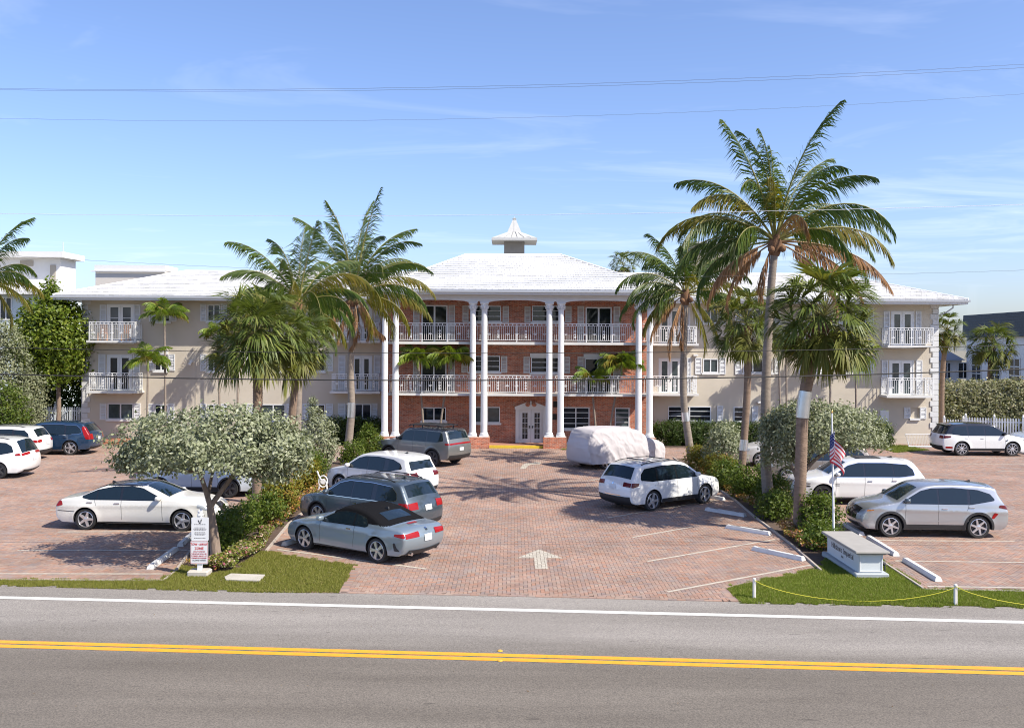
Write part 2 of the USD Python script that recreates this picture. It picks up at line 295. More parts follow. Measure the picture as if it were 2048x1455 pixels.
for off in (.122, -.122):
    a, b = np.array(ext(yell, -50)), np.array(ext(yell, 50)); d = (b - a) / np.linalg.norm(b - a); n = np.array([-d[1], d[0]]) * off
    road.part("centre_line", stripe(a + n, b + n, .18, -.003), yelm)
studm = pm("road_stud_amber", (.7, .4, .05), .3)
for px, py in ((1000, 1300.5), (1000, 1320)):
    c = G(px, py); mb = MB(); mb.add(revolve([(.055, -.006), (.055, .002), (.04, .014), (.0, .018)], 8, (*c[:2], 0)))
    single("road_stud", mb, studm, "small amber road stud %s the double yellow line" % ("on the far side of" if py < 1310 else "on the near side of"), "road stud", smooth=30)

# lawns, planting beds and the medians between the lots
LAWN_L = Polygon(gp([(-250, 1157.5), (0, 1160), (326, 1161), (352, 1142), (372, 1131), (418, 1146), (465, 1144), (531, 1103), (706, 1132), (677, 1184.8), (330, 1176), (0, 1168), (-250, 1161.5)]))
LAWN_R = Polygon(gp([(1454, 1178), (1470, 1172), (1560, 1154), (1638, 1139), (1668, 1112), (1735, 1106), (1770, 1130), (1845, 1178), (2048, 1183), (2400, 1191), (2400, 1221), (2048, 1213), (1480, 1202.4)]))
MED_L = Polygon([G(372, 1131)[:2], G(418, 1147)[:2], G(465, 1145)[:2], G(532, 1103.5)[:2], (-7.45, 31), (-7.45, 50), (-9.2, 50), (-9.2, 26.5), G(352, 1141)[:2]])
MED_R = Polygon([G(1638, 1140)[:2], (8.45, 28), (8.55, 33), (8.7, 36), (8.7, 50), (10.35, 50), (10.35, 27.2), G(1735, 1105)[:2]])
BEDS = [sbox(-23.0, 55.6, -7.9, 58.2), sbox(-7.9, 53.6, -5.2, 54.6), sbox(8.3, 55.2, 22.3, 58.2), Polygon([(22.0, 53.2), (24.6, 54.6), (24.2, 57.0), (22, 57.6)]), sbox(2.9, 53.7, 8.2, 56.4), sbox(-8, 54.6, -2.2, 56.4), sbox(-2.2, 55.3, 2.1, 56.4)]
PAVE = Polygon(edge[0:1] + edge[1:] + [(60, 58.3), (-60, 58.3)])
PAVE = PAVE.intersection(Polygon([(-14.5, 20.5), (14.5, 20.5), (40, 66), (-40, 66)]))
HOLES = unary_union([LAWN_L, LAWN_R, MED_L, MED_R] + BEDS)
PAVE = PAVE.difference(HOLES)
lot = T("paved_car_park", "car park and driveway of pink brick pavers laid in herringbone", "paving", (0, 35, 0), kind="structure")
lot.part("sand_bed", flat(PAVE, -.016), sandm)
def pavers(P, a=.1045, g=.011, ang=0.0):
    x0, y0, x1, y1 = P.bounds; C0, C1, R0, R1 = int(x0 / a) - 2, int(x1 / a) + 2, int(y0 / a) - 2, int(y1 / a) + 2
    c, r = np.meshgrid(np.arange(C0, C1), np.arange(R0, R1)); k = (c - r) % 4; out = []
    for kind in (0, 3):
        cc, rr = c[k == kind], r[k == kind]; w, h = (2, 1) if kind == 0 else (1, 2)
        xa, xb, ya, yb = cc * a + g / 2, (cc + w) * a - g / 2, rr * a + g / 2, (rr + h) * a - g / 2
        inn = shapely.contains_xy(P, (xa + xb) / 2, (ya + yb) / 2); out.append(np.stack([xa, xb, ya, yb], 1)[inn])
    return np.vstack(out)
def paver_mesh(R, z=0.0, jit=.0025):
    n = len(R); xa, xb, ya, yb = R.T; zt = z + rng.uniform(-jit, jit, (n, 4))
    top = np.stack([np.stack([xa, ya, zt[:, 0]], 1), np.stack([xb, ya, zt[:, 1]], 1), np.stack([xb, yb, zt[:, 2]], 1), np.stack([xa, yb, zt[:, 3]], 1)], 1)
    bot = top.copy(); bot[:, :, 2] = z - .02
    v = np.concatenate([top, bot], 1).reshape(-1, 3)
    f = np.array([[0, 1, 2], [0, 2, 3], [4, 5, 1], [4, 1, 0], [5, 6, 2], [5, 2, 1], [6, 7, 3], [6, 3, 2], [7, 4, 0], [7, 0, 3]])
    return v, (f[None] + 8 * np.arange(n)[:, None, None]).reshape(-1, 3)
RE = LineString(edge).buffer(.115)
PV = pavers(PAVE.buffer(-.03).difference(RE))
# the ones that show largest: nearest to the camera and inside the picture
ctr = np.stack([(PV[:, 0] + PV[:, 1]) / 2, (PV[:, 2] + PV[:, 3]) / 2], 1)
score = ctr[:, 1] + 1e3 * (np.abs(ctr[:, 0]) > .53 * ctr[:, 1]); order = np.argsort(score)
for i in order[:300]: lot.part("paver", paver_mesh(PV[i:i + 1]), paverp)
lot.part("paver_field", paver_mesh(PV[order[300:]]), paverm, kind="stuff")
# soldier course along the lawns and medians
def course(line, w=.2, a=.1, z=.004, side=1, name="border_paver"):
    p = resample(np.asarray(line, float), 2); d = p[1] - p[0]; Ln = np.linalg.norm(d); d /= Ln; n = np.array([-d[1], d[0]]) * side; mb = MB()
    for k in range(int(Ln / a)):
        o = p[0] + d * (k * a + .004); q = [o, o + d * (a - .008), o + d * (a - .008) + n * w, o + n * w]
        if side < 0: q = q[::-1]
        v = np.array([[*x, z] for x in q] + [[*x, -.02] for x in q]); mb.add((v, np.array([[0, 1, 2], [0, 2, 3], [4, 5, 1], [4, 1, 0], [5, 6, 2], [5, 2, 1], [6, 7, 3], [6, 3, 2], [7, 4, 0], [7, 0, 3]])))
    return mb
bord = MB()
for ln, sd in (([G(532, 1102.5)[:2], G(707, 1131.2)[:2]], 1), ([G(707, 1131.2)[:2], G(678, 1184)[:2]], 1), ([G(1638, 1138)[:2], G(1454, 1177)[:2]], -1), ([G(1454, 1177)[:2], G(1479, 1202)[:2]], -1), ([(-7.44, 50), G(532, 1102.5)[:2]], 1), ([G(1638, 1138)[:2], (8.45, 28)], 1), ([(8.45, 28), (8.7, 36)], 1), ([(8.7, 36), (8.7, 50)], 1)):
    bord.add(course(ln, side=sd))
for a, b in zip(edge[:-1], edge[1:]):
    if max(a[0], b[0]) > -6.9 and min(a[0], b[0]) < 10:
        k0, k1 = max(a[0], -6.6), min(b[0], 5.35)
        if k1 > k0 + .3: y_ = lambda x: a[1] + (b[1] - a[1]) * (x - a[0]) / (b[0] - a[0]); bord.add(course([(k0, y_(k0)), (k1, y_(k1))], w=.12, a=.21, side=1))
lot.part("border_paver", bord, paverm, kind="stuff")
kerbm = pm("kerb_concrete", (.42, .36, .31), .9, var=.15, vs=4)
def kerb(pts, h=.06, w=.07):
    mb = MB(); P = [np.asarray(p)[:2] for p in pts]
    for a, b in zip(P[:-1], P[1:]):
        d = (b - a) / np.linalg.norm(b - a); n = np.array([-d[1], d[0]]) * w / 2
        v = np.array([[*(a - n), -.02], [*(b - n), -.02], [*(b + n), -.02], [*(a + n), -.02], [*(a - n * .8), h], [*(b - n * .8), h], [*(b + n * .8), h], [*(a + n * .8), h]]); mb.add((v, _BF))
    return mb
lot.part("kerb", kerb([G(532, 1103), (-7.42, 31), (-7.42, 50)]), kerbm); lot.part("kerb", kerb([G(1642, 1142), (8.48, 28), (8.58, 33), (8.73, 36), (8.73, 50)]), kerbm)
lot.part("kerb", kerb([G(353, 1141), (-9.2, 26.5), (-9.2, 50)]), kerbm); lot.part("kerb", kerb([G(1846, 1178.5), G(1735, 1105), (10.35, 27.2), (10.35, 50)]), kerbm)
lot.part("kerb", kerb([G(-200, 1157.5), G(0, 1160), G(326, 1161), G(353, 1141)], .03), kerbm); lot.part("kerb", kerb([G(1846, 1178.5), G(2048, 1183), G(2300, 1189)], .03), kerbm)
single("lawn", flat(LAWN_L, -.002), lawnm, "short dry lawn at the left, around the concrete pad and tow sign", "lawn", kind="structure")
single("lawn", flat(LAWN_R, -.002), lawnm, "green lawn at the right around the monument sign", "lawn", kind="structure")
single("planting_bed", flat(MED_L, -.001), soilm, "mulched bed between the left lot and the driveway", "planting bed", kind="structure")
single("planting_bed", flat(MED_R, -.001), soilm, "mulched bed between the driveway and the right lot", "planting bed", kind="structure")
single("planting_bed", flat(unary_union(BEDS), -.001), soilm, "mulched beds along the foot of the apartment building", "planting bed", kind="structure")

# painted bay lines and arrows
marks = []
for a, b in [((1295, 1122), (1550, 1078)), ((1335, 1183), (1628, 1128)), ((1265, 1074), (1385, 1053)), ((1215, 1035), (1440, 998)), ((1180, 960), (1230, 953)), ((555, 1098), (853, 1137)), ((700, 1049), (879, 1042 + 2)), ((845, 1006), (882, 1011)), ((840, 978), (886, 985)), ((850, 960), (892, 965.5)), ((862, 938), (902, 944)), ((880, 1013 + 52), (868, 1063)),
             ((35, 1100), (392, 1100)), ((115, 1063), (385, 1062)), ((-150, 1146.5), (326, 1147)), ((95, 926), (140, 926)), ((150, 911), (186, 911)), ((100, 1020), (140, 1020)),
             ((1740, 1080), (2030, 1082)), ((1790, 1121), (2200, 1126)), ((1855, 1172), (2300, 1178)), ((1890, 915), (2090, 916)), ((1930, 927), (2090, 927.5)), ((1995, 941), (2100, 942)), ((1720, 1031), (1990, 1033))]:
    lot.part("bay_line", stripe(G(*a), G(*b), .09, .0045), markm)
A0, A1 = G(1081, 1137), G(1080, 1098); yh = G(1080, 1115.5)[1]; xm = (A0[0] + A1[0]) / 2
arrow = Polygon([(xm - .17, A0[1]), (xm + .17, A0[1]), (xm + .17, yh), (xm + .66, yh), (xm, A1[1]), (xm - .66, yh), (xm - .17, yh)])
def onpav(P):
    x0, y0, x1, y1 = P.bounds; k = PV[(PV[:, 1] > x0) & (PV[:, 0] < x1) & (PV[:, 3] > y0) & (PV[:, 2] < y1)]; return P.intersection(unary_union(shapely.box(k[:, 0], k[:, 2], k[:, 1], k[:, 3])))
lot.part("arrow", flat(onpav(arrow), .0045), markm)
q = [G(1040, 937), G(1052, 937), G(1056, 931), G(1062, 929), G(1075, 927.5), G(1078, 929.2), G(1083, 924.2), G(1066, 922.6), G(1069, 924.4), G(1052, 926), G(1044, 930)]
lot.part("curved_arrow", flat(onpav(Polygon([p[:2] for p in q]).buffer(0)), .0045), markm)

# ------------------------------------------------------------ the apartment building
YW, YB, YC = 58.04, 56.3, 54.65
B = T("apartment_building", "three storey beige apartment block with white roof and red brick, white-columned portico", "apartment building", (0, 58, 0))
WALL_H = 8.75
XL, XR = WX(165, YW), WX(1876, YW)
XBL, XBR = WX(774, YB), WX(1305, YB)
holes_w, holes_b = [], []
def rect(px0, px1, py0, py1, Y):
    a, b = W(px0, (py0 + py1) / 2, Y), W(px1, (py0 + py1) / 2, Y); zt = W((px0 + px1) / 2, py0, Y)[2]; zb = W((px0 + px1) / 2, py1, Y)[2]
    return a[0], b[0], zb, zt
def frame_bars(x0, x1, z0, z1, Y, nv, nh, w=.06, d=.07, bars=.035):
    mb = MB(); mb.box(x0, x1, Y - .025, Y + d, z1 - w, z1).box(x0, x1, Y - .025, Y + d, z0, z0 + w)
    mb.box(x0, x0 + w, Y - .022, Y + d, z0 + w, z1 - w).box(x1 - w, x1, Y - .022, Y + d, z0 + w, z1 - w)
    for k in range(1, nv): x = x0 + (x1 - x0) * k / nv; mb.box(x - w * .6, x + w * .6, Y - .01, Y + d - .01, z0 + w, z1 - w)
    for k in range(1, nh): z = z0 + (z1 - z0) * k / nh; mb.box(x0 + w, x1 - w, Y - .004, Y + d - .02, z - bars / 2, z + bars / 2)
    return mb
def window(px0, px1, py0, py1, Y, nv=2, nh=1, pane=None, sill=True, head=False, holes=None):
    x0, x1, z0, z1 = rect(px0, px1, py0, py1, Y); holes.append(sbox(x0, z0, x1, z1))
    p = B.part("window", frame_bars(x0, x1, z0, z1, Y, nv, nh), white_trim)
    w = (x1 - x0) / nv
    for k in range(nv):
        for h in range(nh):
            za, zb = z0 + (z1 - z0) * h / nh, z0 + (z1 - z0) * (h + 1) / nh
            B.part("pane", bx(x0 + k * w + .05, x0 + (k + 1) * w - .05, Y + .03, Y + .045, za + .03, zb - .03), pane or glassd, parent=p)
    if sill: B.part("sill", bx(x0 - .08, x1 + .08, Y - .10, Y - .03, z0 - .12, z0 - .002), white, parent=p)
    if head: B.part("awning_box", bx(x0 - .06, x1 + .06, Y - .12, Y - .03, z1 + .004, z1 + .26), white, parent=p)
def slider(px0, px1, py0, py1, Y, holes, pane=None, head=False):
    x0, x1, z0, z1 = rect(px0, px1, py0, py1, Y); holes.append(sbox(x0, z0, x1, z1)); w = (x1 - x0) / 2
    p = B.part("sliding_door", frame_bars(x0, x1, z0, z1, Y, 2, 1, .08), white_trim)
    for k in range(2): B.part("pane", bx(x0 + k * w + .06, x0 + (k + 1) * w - .06, Y + .03 + .02 * k, Y + .045 + .02 * k, z0 + .06, z1 - .06), pane or glassd, parent=p)
    if head: B.part("awning_box", bx(x0 - .06, x1 + .06, Y - .12, Y - .03, z1 + .004, z1 + .26), white, parent=p)
def french(px0, px1, py0, py1, Y, holes, pane=None, bars=0):
    x0, x1, z0, z1 = rect(px0, px1, py0, py1, Y); holes.append(sbox(x0, z0, x1, z1)); xm = (x0 + x1) / 2; mb = MB(); w = .06
    mb.box(x0, x1, Y - .02, Y + .08, z1 - w, z1).box(x0, x0 + w, Y - .018, Y + .08, z0, z1 - w).box(x1 - w, x1, Y - .018, Y + .08, z0, z1 - w)
    p = B.part("door_frame", mb, white_trim)
    for a, b in ((x0 + w + .005, xm - .006), (xm + .006, x1 - w - .005)):
        s = .14; lf = MB(); lf.box(a, b, Y, Y + .05, z0, z0 + .3).box(a, b, Y, Y + .05, z1 - w - .14, z1 - w - .003).box(a, a + s, Y + .002, Y + .048, z0 + .3, z1 - w - .14).box(b - s, b, Y + .002, Y + .048, z0 + .3, z1 - w - .14)
        for k in range(1, bars + 1): z = z0 + .3 + (z1 - w - .44 - z0) * k / (bars + 1); lf.box(a + s, b - s, Y + .006, Y + .04, z - .02, z + .02)
        B.part("door_leaf", lf, white, parent=p)
        B.part("pane", bx(a + s - .01, b - s + .01, Y + .02, Y + .032, z0 + .29, z1 - w - .13), pane or glassd, parent=p)
    B.part("handle", bx(xm + .03, xm + .07, Y - .04, Y, z0 + .98, z0 + 1.08), brass, parent=p)
def shutter(px0, px1, py0, py1, Y, m=None):
    x0, x1, z0, z1 = rect(px0, px1, py0, py1, Y); y0, y1 = Y - .05, Y - .003; mb = MB(); w = .055
    mb.box(x0, x0 + w, y0, y1, z0, z1).box(x1 - w, x1, y0, y1, z0, z1)
    zm = (z0 + z1) / 2
    for za in (z0, zm - w / 2, z1 - w): mb.box(x0 + w, x1 - w, y0 + .003, y1, za, za + w)
    for lo, hi in ((z0 + w, zm - w / 2), (zm + w / 2, z1 - w)):
        n = max(3, int((hi - lo) / .075))
        for k in range(n):
            z = lo + (hi - lo) * (k + .5) / n; h = (hi - lo) / n * .62
            v = np.array([[x0 + w, y1 - .004, z + h / 2], [x1 - w, y1 - .004, z + h / 2], [x1 - w, y0 + .012, z - h / 2], [x0 + w, y0 + .012, z - h / 2], [x0 + w, y1, z + h / 2 - .008], [x1 - w, y1, z + h / 2 - .008], [x1 - w, y0 + .016, z - h / 2 - .008], [x0 + w, y0 + .016, z - h / 2 - .008]])
            mb.add((v, np.array([[0, 2, 1], [0, 3, 2], [4, 5, 6], [4, 6, 7], [3, 7, 6], [3, 6, 2]])))
    B.part("shutter", mb, m or white_trim)
# --- wings. (px0, px1, py0, py1) in the photograph
HW = holes_w
french(214, 268, 608, 688, YW, HW, pane=blindm, bars=2); french(214, 264, 709, 788, YW, HW, pane=glassd)
shutter(200, 213, 609, 684, YW); shutter(268, 281, 609, 684, YW); shutter(197, 211, 708, 786, YW); shutter(266, 280, 708, 786, YW)
window(215, 267, 806, 838, YW, 2, 1, pane=curtm, holes=HW); shutter(200, 213, 806, 839, YW); shutter(268, 281, 806, 839, YW)
window(313, 340, 611, 643, YW, 2, 1, holes=HW); shutter(299, 312, 610, 643, YW); shutter(341, 353, 610, 643, YW)
window(309, 335, 709, 741, YW, 2, 1, holes=HW, head=True); shutter(296, 308, 708, 741, YW); shutter(337, 350, 708, 741, YW)
window(309, 336, 808, 840, YW, 2, 1, holes=HW); shutter(296, 308, 807, 840, YW); shutter(337, 349, 807, 840, YW)
for y0 in (609, 709, 808):
    window(415, 440, y0, y0 + 33, YW, 2, 1, holes=HW); shutter(401, 413, y0 - 1, y0 + 33, YW); shutter(442, 454, y0 - 1, y0 + 33, YW)
    window(522, 571, y0, y0 + 33, YW, 2, 1, holes=HW, pane=curtm); shutter(493, 507, y0 - 1, y0 + 33, YW) if y0 > 700 else None; shutter(573, 585, y0 - 1, y0 + 33, YW)
    window(621, 650, y0, y0 + 33, YW, 2, 1, holes=HW); shutter(605, 619, y0 - 1, y0 + 33, YW); shutter(652, 666, y0 - 1, y0 + 33, YW)
french(703, 744, 609, 687, YW, HW, pane=glassd); french(703, 744, 711, 788, YW, HW, pane=glassd)
for a, b in ((677, 691), (748, 761)): shutter(a, b, 609, 684, YW); shutter(a, b, 710, 786, YW)
window(691, 742, 807, 838, YW, 3, 1, holes=HW); shutter(676, 690, 806, 839, YW); shutter(743, 755, 806, 839, YW)
french(1317, 1362, 616, 692, YW, HW, pane=curtm); french(1317, 1362, 716, 793, YW, HW, pane=curtm); shutter(1374, 1382, 715, 790, YW); shutter(1368, 1380, 615, 688, YW)
for y0 in (618, 717):
    window(1406, 1436, y0, y0 + 28, YW, 2, 1, holes=HW, pane=curtm); shutter(1390, 1403, y0 - 2, y0 + 31, YW); shutter(1439, 1451, y0 - 2, y0 + 31, YW)
    window(1486, 1545, y0, y0 + 28, YW, 3, 1, holes=HW); shutter(1470, 1483, y0 - 2, y0 + 31, YW); shutter(1549, 1560, y0 - 2, y0 + 31, YW)
    window(1611, 1634, y0, y0 + 28, YW, 2, 1, holes=HW); shutter(1597, 1608, y0 - 2, y0 + 31, YW); shutter(1637, 1648, y0 - 2, y0 + 31, YW)
    window(1692, 1732, y0, y0 + 28, YW, 2, 1, holes=HW); shutter(1678, 1690, y0 - 2, y0 + 31, YW); shutter(1735, 1747, y0 - 2, y0 + 31, YW)
window(1336, 1422, 812, 842, YW, 2, 3, holes=HW); shutter(1434, 1446, 811, 842, YW); window(1467, 1497, 813, 843, YW, 1, 3, holes=HW); shutter(1504, 1516, 812, 843, YW)
window(1570, 1600, 813, 843, YW, 1, 3, holes=HW); window(1650, 1690, 814, 844, YW, 2, 1, holes=HW)
french(1782, 1828, 622, 697, YW, HW, pane=curtm); french(1778, 1827, 720, 796, YW, HW, pane=curtm)
shutter(1831, 1842, 622, 694, YW); shutter(1767, 1779, 622, 694, YW); shutter(1763, 1775, 720, 794, YW); shutter(1832, 1844, 720, 794, YW)
shutter(1808, 1820, 814, 836, YW); shutter(1840, 1852, 814, 837, YW)
x0, x1, z0, z1 = rect(1822, 1838, 815, 836, YW); HW.append(sbox(x0, z0, x1, z1)); B.part("blind_recess", bx(x0, x1, YW + .12, YW + .15, z0, z1), stucco); B.part("sill", bx(x0 - .1, x1 + .05, YW - .1, YW - .004, z0 - .12, z0 - .003), white)
x0, x1, z0, z1 = rect(1760, 1777, 820, 861, YW); B.part("service_door", bx(x0, x1, YW - .05, YW - .004, z0, z1), white, label="plain white service door")
for i, (a, b) in enumerate(((XL, XBL), (XBR, XR))):
    H = unary_union([h for h in HW]); P = sbox(a, 0, b, WALL_H).difference(H)
    B.part("wing_wall", slab_xz(P, YW, YW + .25), stucco)
    B.part("rear_wall", MB().box(a, b, 69.5, 69.75, 0, WALL_H).box(a, a + .25, YW + .26, 69.49, 0, WALL_H).box(b - .25, b, YW + .26, 69.49, 0, WALL_H), stucco)
    B.part("plinth", bx(a + .3, b - .3, YW - .035, YW - .002, 0, .42), stucco)
B.part("dark_interior", bx(XL + .4, XR - .4, YW + .5, YW + .6, .1, 8.6), dark)
# quoins
for side, (xa, xb, xc) in enumerate(((165, 181, 176), (1876, 1860, 1864.5))):
    n = 26; z_ = np.linspace(.0, WZ(xa, 598 if side == 0 else 606, YW), n + 1)
    for k in range(n):
        xo, xi = WX(xa, YW), WX(xb if k % 2 else xc, YW); a, b = min(xo, xi), max(xo, xi)
        if side == 0: a -= .03
        else: b += .03
        B.part("quoin_stone", cbx(a, b, YW - .045, YW - .003, z_[k] + .012, z_[k + 1] - .012, .012), quoinm)
# --- brick front
HB = holes_b
slider(843, 895, 610, 690, YB, HB, head=False); shutter(826, 839, 610, 688, YB, cream); shutter(897, 910, 610, 688, YB, cream)
shutter(925, 937, 611, 644, YB, cream); window(940, 1002, 611, 643, YB, 2, 3, holes=HB, pane=glassd); shutter(1005.5, 1018, 612, 645, YB, cream)
shutter(1049, 1061, 613, 645, YB, cream); window(1064, 1127, 611, 643, YB, 2, 3, holes=HB); shutter(1130.5, 1143, 612, 645, YB, cream)
shutter(1155, 1168, 612, 689, YB, cream); slider(1171, 1223.5, 614, 690, YB, HB); shutter(1227, 1240, 613, 690, YB, cream)
slider(842, 893, 716, 790, YB, HB, head=True); shutter(826, 839, 712, 788, YB, cream); shutter(897, 910, 712, 788, YB, cream)
shutter(923, 936, 712, 745, YB, cream); window(938, 1000, 711, 743, YB, 2, 3, holes=HB); shutter(1002, 1014.5, 712, 745, YB, cream)
shutter(1047, 1060, 713, 746, YB, cream); window(1062, 1125, 714, 745, YB, 2, 3, holes=HB, head=True); shutter(1128, 1140, 713, 746, YB, cream)
shutter(1155, 1167, 713, 790, YB, cream); slider(1169, 1222, 716, 792, YB, HB, head=True); shutter(1226, 1239, 714, 790, YB, cream)
window(843.5, 892, 814, 841, YB, 2, 1, holes=HB); window(950, 1000, 813, 845, YB, 2, 1, holes=HB, pane=curtm)
window(1124, 1179, 814, 857, YB, 2, 4, holes=HB); window(1229.6, 1259, 815, 854, YB, 1, 4, holes=HB, pane=curtm)
# front door with a broken pediment
dx0, dx1, dz0, dz1 = rect(1038, 1086, 818, 887, YB); HB.append(sbox(dx0, dz0, dx1, dz1))
P = sbox(XBL, 0, XBR, 9.0).difference(unary_union(HB))
B.part("brick_wall", slab_xz(P, YB, YB + .24), brick)
B.part("brick_return", MB().box(XBL, XBL + .24, YB + .243, YW - .003, 0, 9.0).box(XBR - .24, XBR, YB + .243, YW - .003, 0, 9.0), brick)
B.part("dark_interior", bx(XBL + .3, XBR - .3, YB + .5, YB + .6, .1, 8.9), dark)
sx0, sx1 = WX(1031, YB, 860), WX(1092, YB, 860); zt = WZ(1062, 818, YB); zp = WZ(1062, 803, YB)
mb = MB().box(sx0, dx0, YB - .09, YB - .003, 0.15, zt).box(dx1, sx1, YB - .09, YB - .003, 0.15, zt).box(sx0 - .05, sx1 + .05, YB - .13, YB - .003, zt + .002, zt + .14)
xm = (sx0 + sx1) / 2
mb.add(slab_xz(Polygon([(sx0 - .08, zt + .14), (xm - .25, zp - .02), (xm - .12, zp - .14), (xm + .12, zp - .14), (xm + .25, zp - .02), (sx1 + .08, zt + .14)]), YB - .16, YB - .004))
pd = B.part("entrance_surround", mb, white)
B.part("scroll", MB().add(tube([(xm - .2, YB - .18, zp - .16), (xm - .2, YB - .05, zp - .16)], .14, 14)).add(tube([(xm + .2, YB - .18, zp - .16), (xm + .2, YB - .05, zp - .16)], .14, 14)), brick, parent=pd)
B.part("finial", revolve([(.0, 0), (.05, .02), (.07, .1), (.03, .18), (.0, .26)], 8, (xm, YB - .1, zp - .14)), white, parent=pd)
for a, b in ((dx0, (dx0 + dx1) / 2 - .006), ((dx0 + dx1) / 2 + .006, dx1)):
    s = .2; mb = MB().box(a, b, YB + .02, YB + .07, dz0, dz0 + .3).box(a, b, YB + .02, YB + .07, dz1 - .22, dz1).box(a, a + s, YB + .022, YB + .068, dz0 + .3, dz1 - .22).box(b - s, b, YB + .022, YB + .068, dz0 + .3, dz1 - .22)
    for k in range(1, 5): z = dz0 + .3 + (dz1 - .52 - dz0) * k / 5; mb.box(a + s, b - s, YB + .026, YB + .06, z - .012, z + .012)
    m_ = (a + b) / 2; mb.box(m_ - .012, m_ + .012, YB + .024, YB + .062, dz0 + .3, dz1 - .22)
    d = B.part("entrance_door", mb, white); B.part("pane", bx(a + s - .01, b - s + .01, YB + .04, YB + .05, dz0 + .29, dz1 - .21), glassd, parent=d)
    B.part("handle", bx(b - .12 if a == dx0 else a + .06, b - .06 if a == dx0 else a + .12, YB - .03, YB + .018, dz0 + .95, dz0 + 1.1), brass, parent=d)
yelk = pm("kerb_yellow", (.66, .47, .03), .7, var=.2, vs=3)
B.part("porch_floor", bx(WX(978, 54.9, 890), WX(1088, 54.9, 890), 54.75, YB - .004, 0, .15), pm("porch_brick", (.36, .17, .12), .85, var=.2, vs=6))
B.part("step", bx(WX(976, 54.6, 894), WX(1090, 54.6, 894), 54.45, 54.746, 0, .145), yelk, label="yellow painted step edge")
lampm = pm("house_number", (.02, .02, .02), .6)
for px, py in ((1111, 808), (1109, 833)): c = W(px, py, YB); B.part("wall_plate", bx(c[0] - .14, c[0] + .14, YB - .03, YB - .003, c[2] - .18, c[2] + .18), brass)
# --- columns on brick pedestals
ztop = WZ(969, 619, YC); zped = WZ(969, 872.5, YC)
def column(x):
    n = 20; ang = np.linspace(0, 2 * np.pi, n * 4, endpoint=False); zs = np.linspace(zped + .24, ztop - .02, 14); v = []
    for t, z in zip(np.linspace(0, 1, len(zs)), zs):
        r = (.195 - .03 * t ** 1.6) * (1 - .06 * (np.arange(n * 4) % 4 == 0)); v.append(np.stack([x + r * np.cos(ang), YC + r * np.sin(ang), np.full(n * 4, z)], 1))
    i, j = np.meshgrid(np.arange(len(zs) - 1), np.arange(n * 4), indexing="ij"); k = (j + 1) % (n * 4); m = n * 4
    q = np.stack([i * m + j, i * m + k, (i + 1) * m + k, (i + 1) * m + j], -1).reshape(-1, 4)
    p = B.part("column", (np.vstack(v), q), white)
    B.part("base", MB().box(x - .27, x + .27, YC - .27, YC + .27, zped, zped + .07).add(revolve([(.26, 0), (.27, .03), (.26, .07), (.22, .09), (.235, .13), (.22, .17), (.2, .19)], 20, (x, YC, zped + .07))), white, parent=p, smooth=40)
    cap = MB().add(revolve([(.17, 0), (.2, .02), (.2, .05), (.17, .07), (.17, .1), (.2, .28), (.25, .36)], 20, (x, YC, ztop - .02)))
    for a in range(8):
        th = a * np.pi / 4; c, s = math.cos(th), math.sin(th)
        cap.add(tube([(x + c * r_, YC + s * r_, ztop + z_) for r_, z_ in ((.18, .06), (.215, .16), (.25, .24), (.27, .22))], [.05, .05, .04, .02], 5))
    cap.box(x - .25, x + .25, YC - .25, YC + .25, ztop + .34, ztop + .40)
    B.part("capital", cap, white, parent=p, smooth=40)
COLS = [WX(p, YC) for p in (769.9, 791.4, 945.8, 968.6, 1098.4, 1122, 1277.5, 1299.6)]
for x in COLS: column(x)
for a, b in ((COLS[0], COLS[1]), (COLS[2], COLS[3]), (COLS[4], COLS[5]), (COLS[6], COLS[7])): B.part("pedestal", bx(a - .33, b + .33, YC - .33, YC + .36, 0, zped - .003), brick)
# --- frieze with flattened arches between the columns
zc = ztop + .40; zf = WZ(1028, 600, YC); zg = 9.02
spans = [(COLS[1] + .24, COLS[2] - .24), (COLS[3] + .24, COLS[4] - .24), (COLS[5] + .24, COLS[6] - .24)]
P = sbox(COLS[0] - .3, zc, COLS[7] + .3, zg)
for a, b in spans:
    m_, w = (a + b) / 2, (b - a); up = zf - zc
    pts = [(a, zc - .1), (a, zc + .03), (a + .06, zc + .05), (a + .12, zc + up * .38), (a + .3, zc + up * .64), (a + .75, zc + up * .84), (m_ - w * .18, zc + up * .95), (m_, zc + up)]
    P = P.difference(Polygon(pts + [(2 * m_ - x, z) for x, z in pts[::-1][1:]]))
for a, b in ((COLS[0], COLS[1]), (COLS[2], COLS[3]), (COLS[4], COLS[5]), (COLS[6], COLS[7])):
    if b - a > .6: P = P.difference(Polygon([(a + .25, zc - .1), (a + .25, zc + .03), (a + .31, zc + .1), (b - .31, zc + .1), (b - .25, zc + .03), (b - .25, zc - .1)]))
B.part("frieze", slab_xz(P, YC - .17, YC + .17), white_trim)
B.part("frieze_moulding", MB().box(COLS[0] - .36, COLS[7] + .36, YC - .24, YC - .172, zf + .14, zf + .2).box(COLS[0] - .36, COLS[7] + .36, YC - .26, YC - .172, zg - .12, zg), white_trim)
B.part("frieze", MB().box(COLS[0] - .15, COLS[0] + .15, YC + .172, YW - .01, zf - .1, zg).box(COLS[7] - .15, COLS[7] + .15, YC + .172, YW - .01, zf - .1, zg), white_trim)
B.part("soffit", MB().box(-8.6, 9.2, 54.05, YW - .02, zg + .003, zg + .05), white_trim)
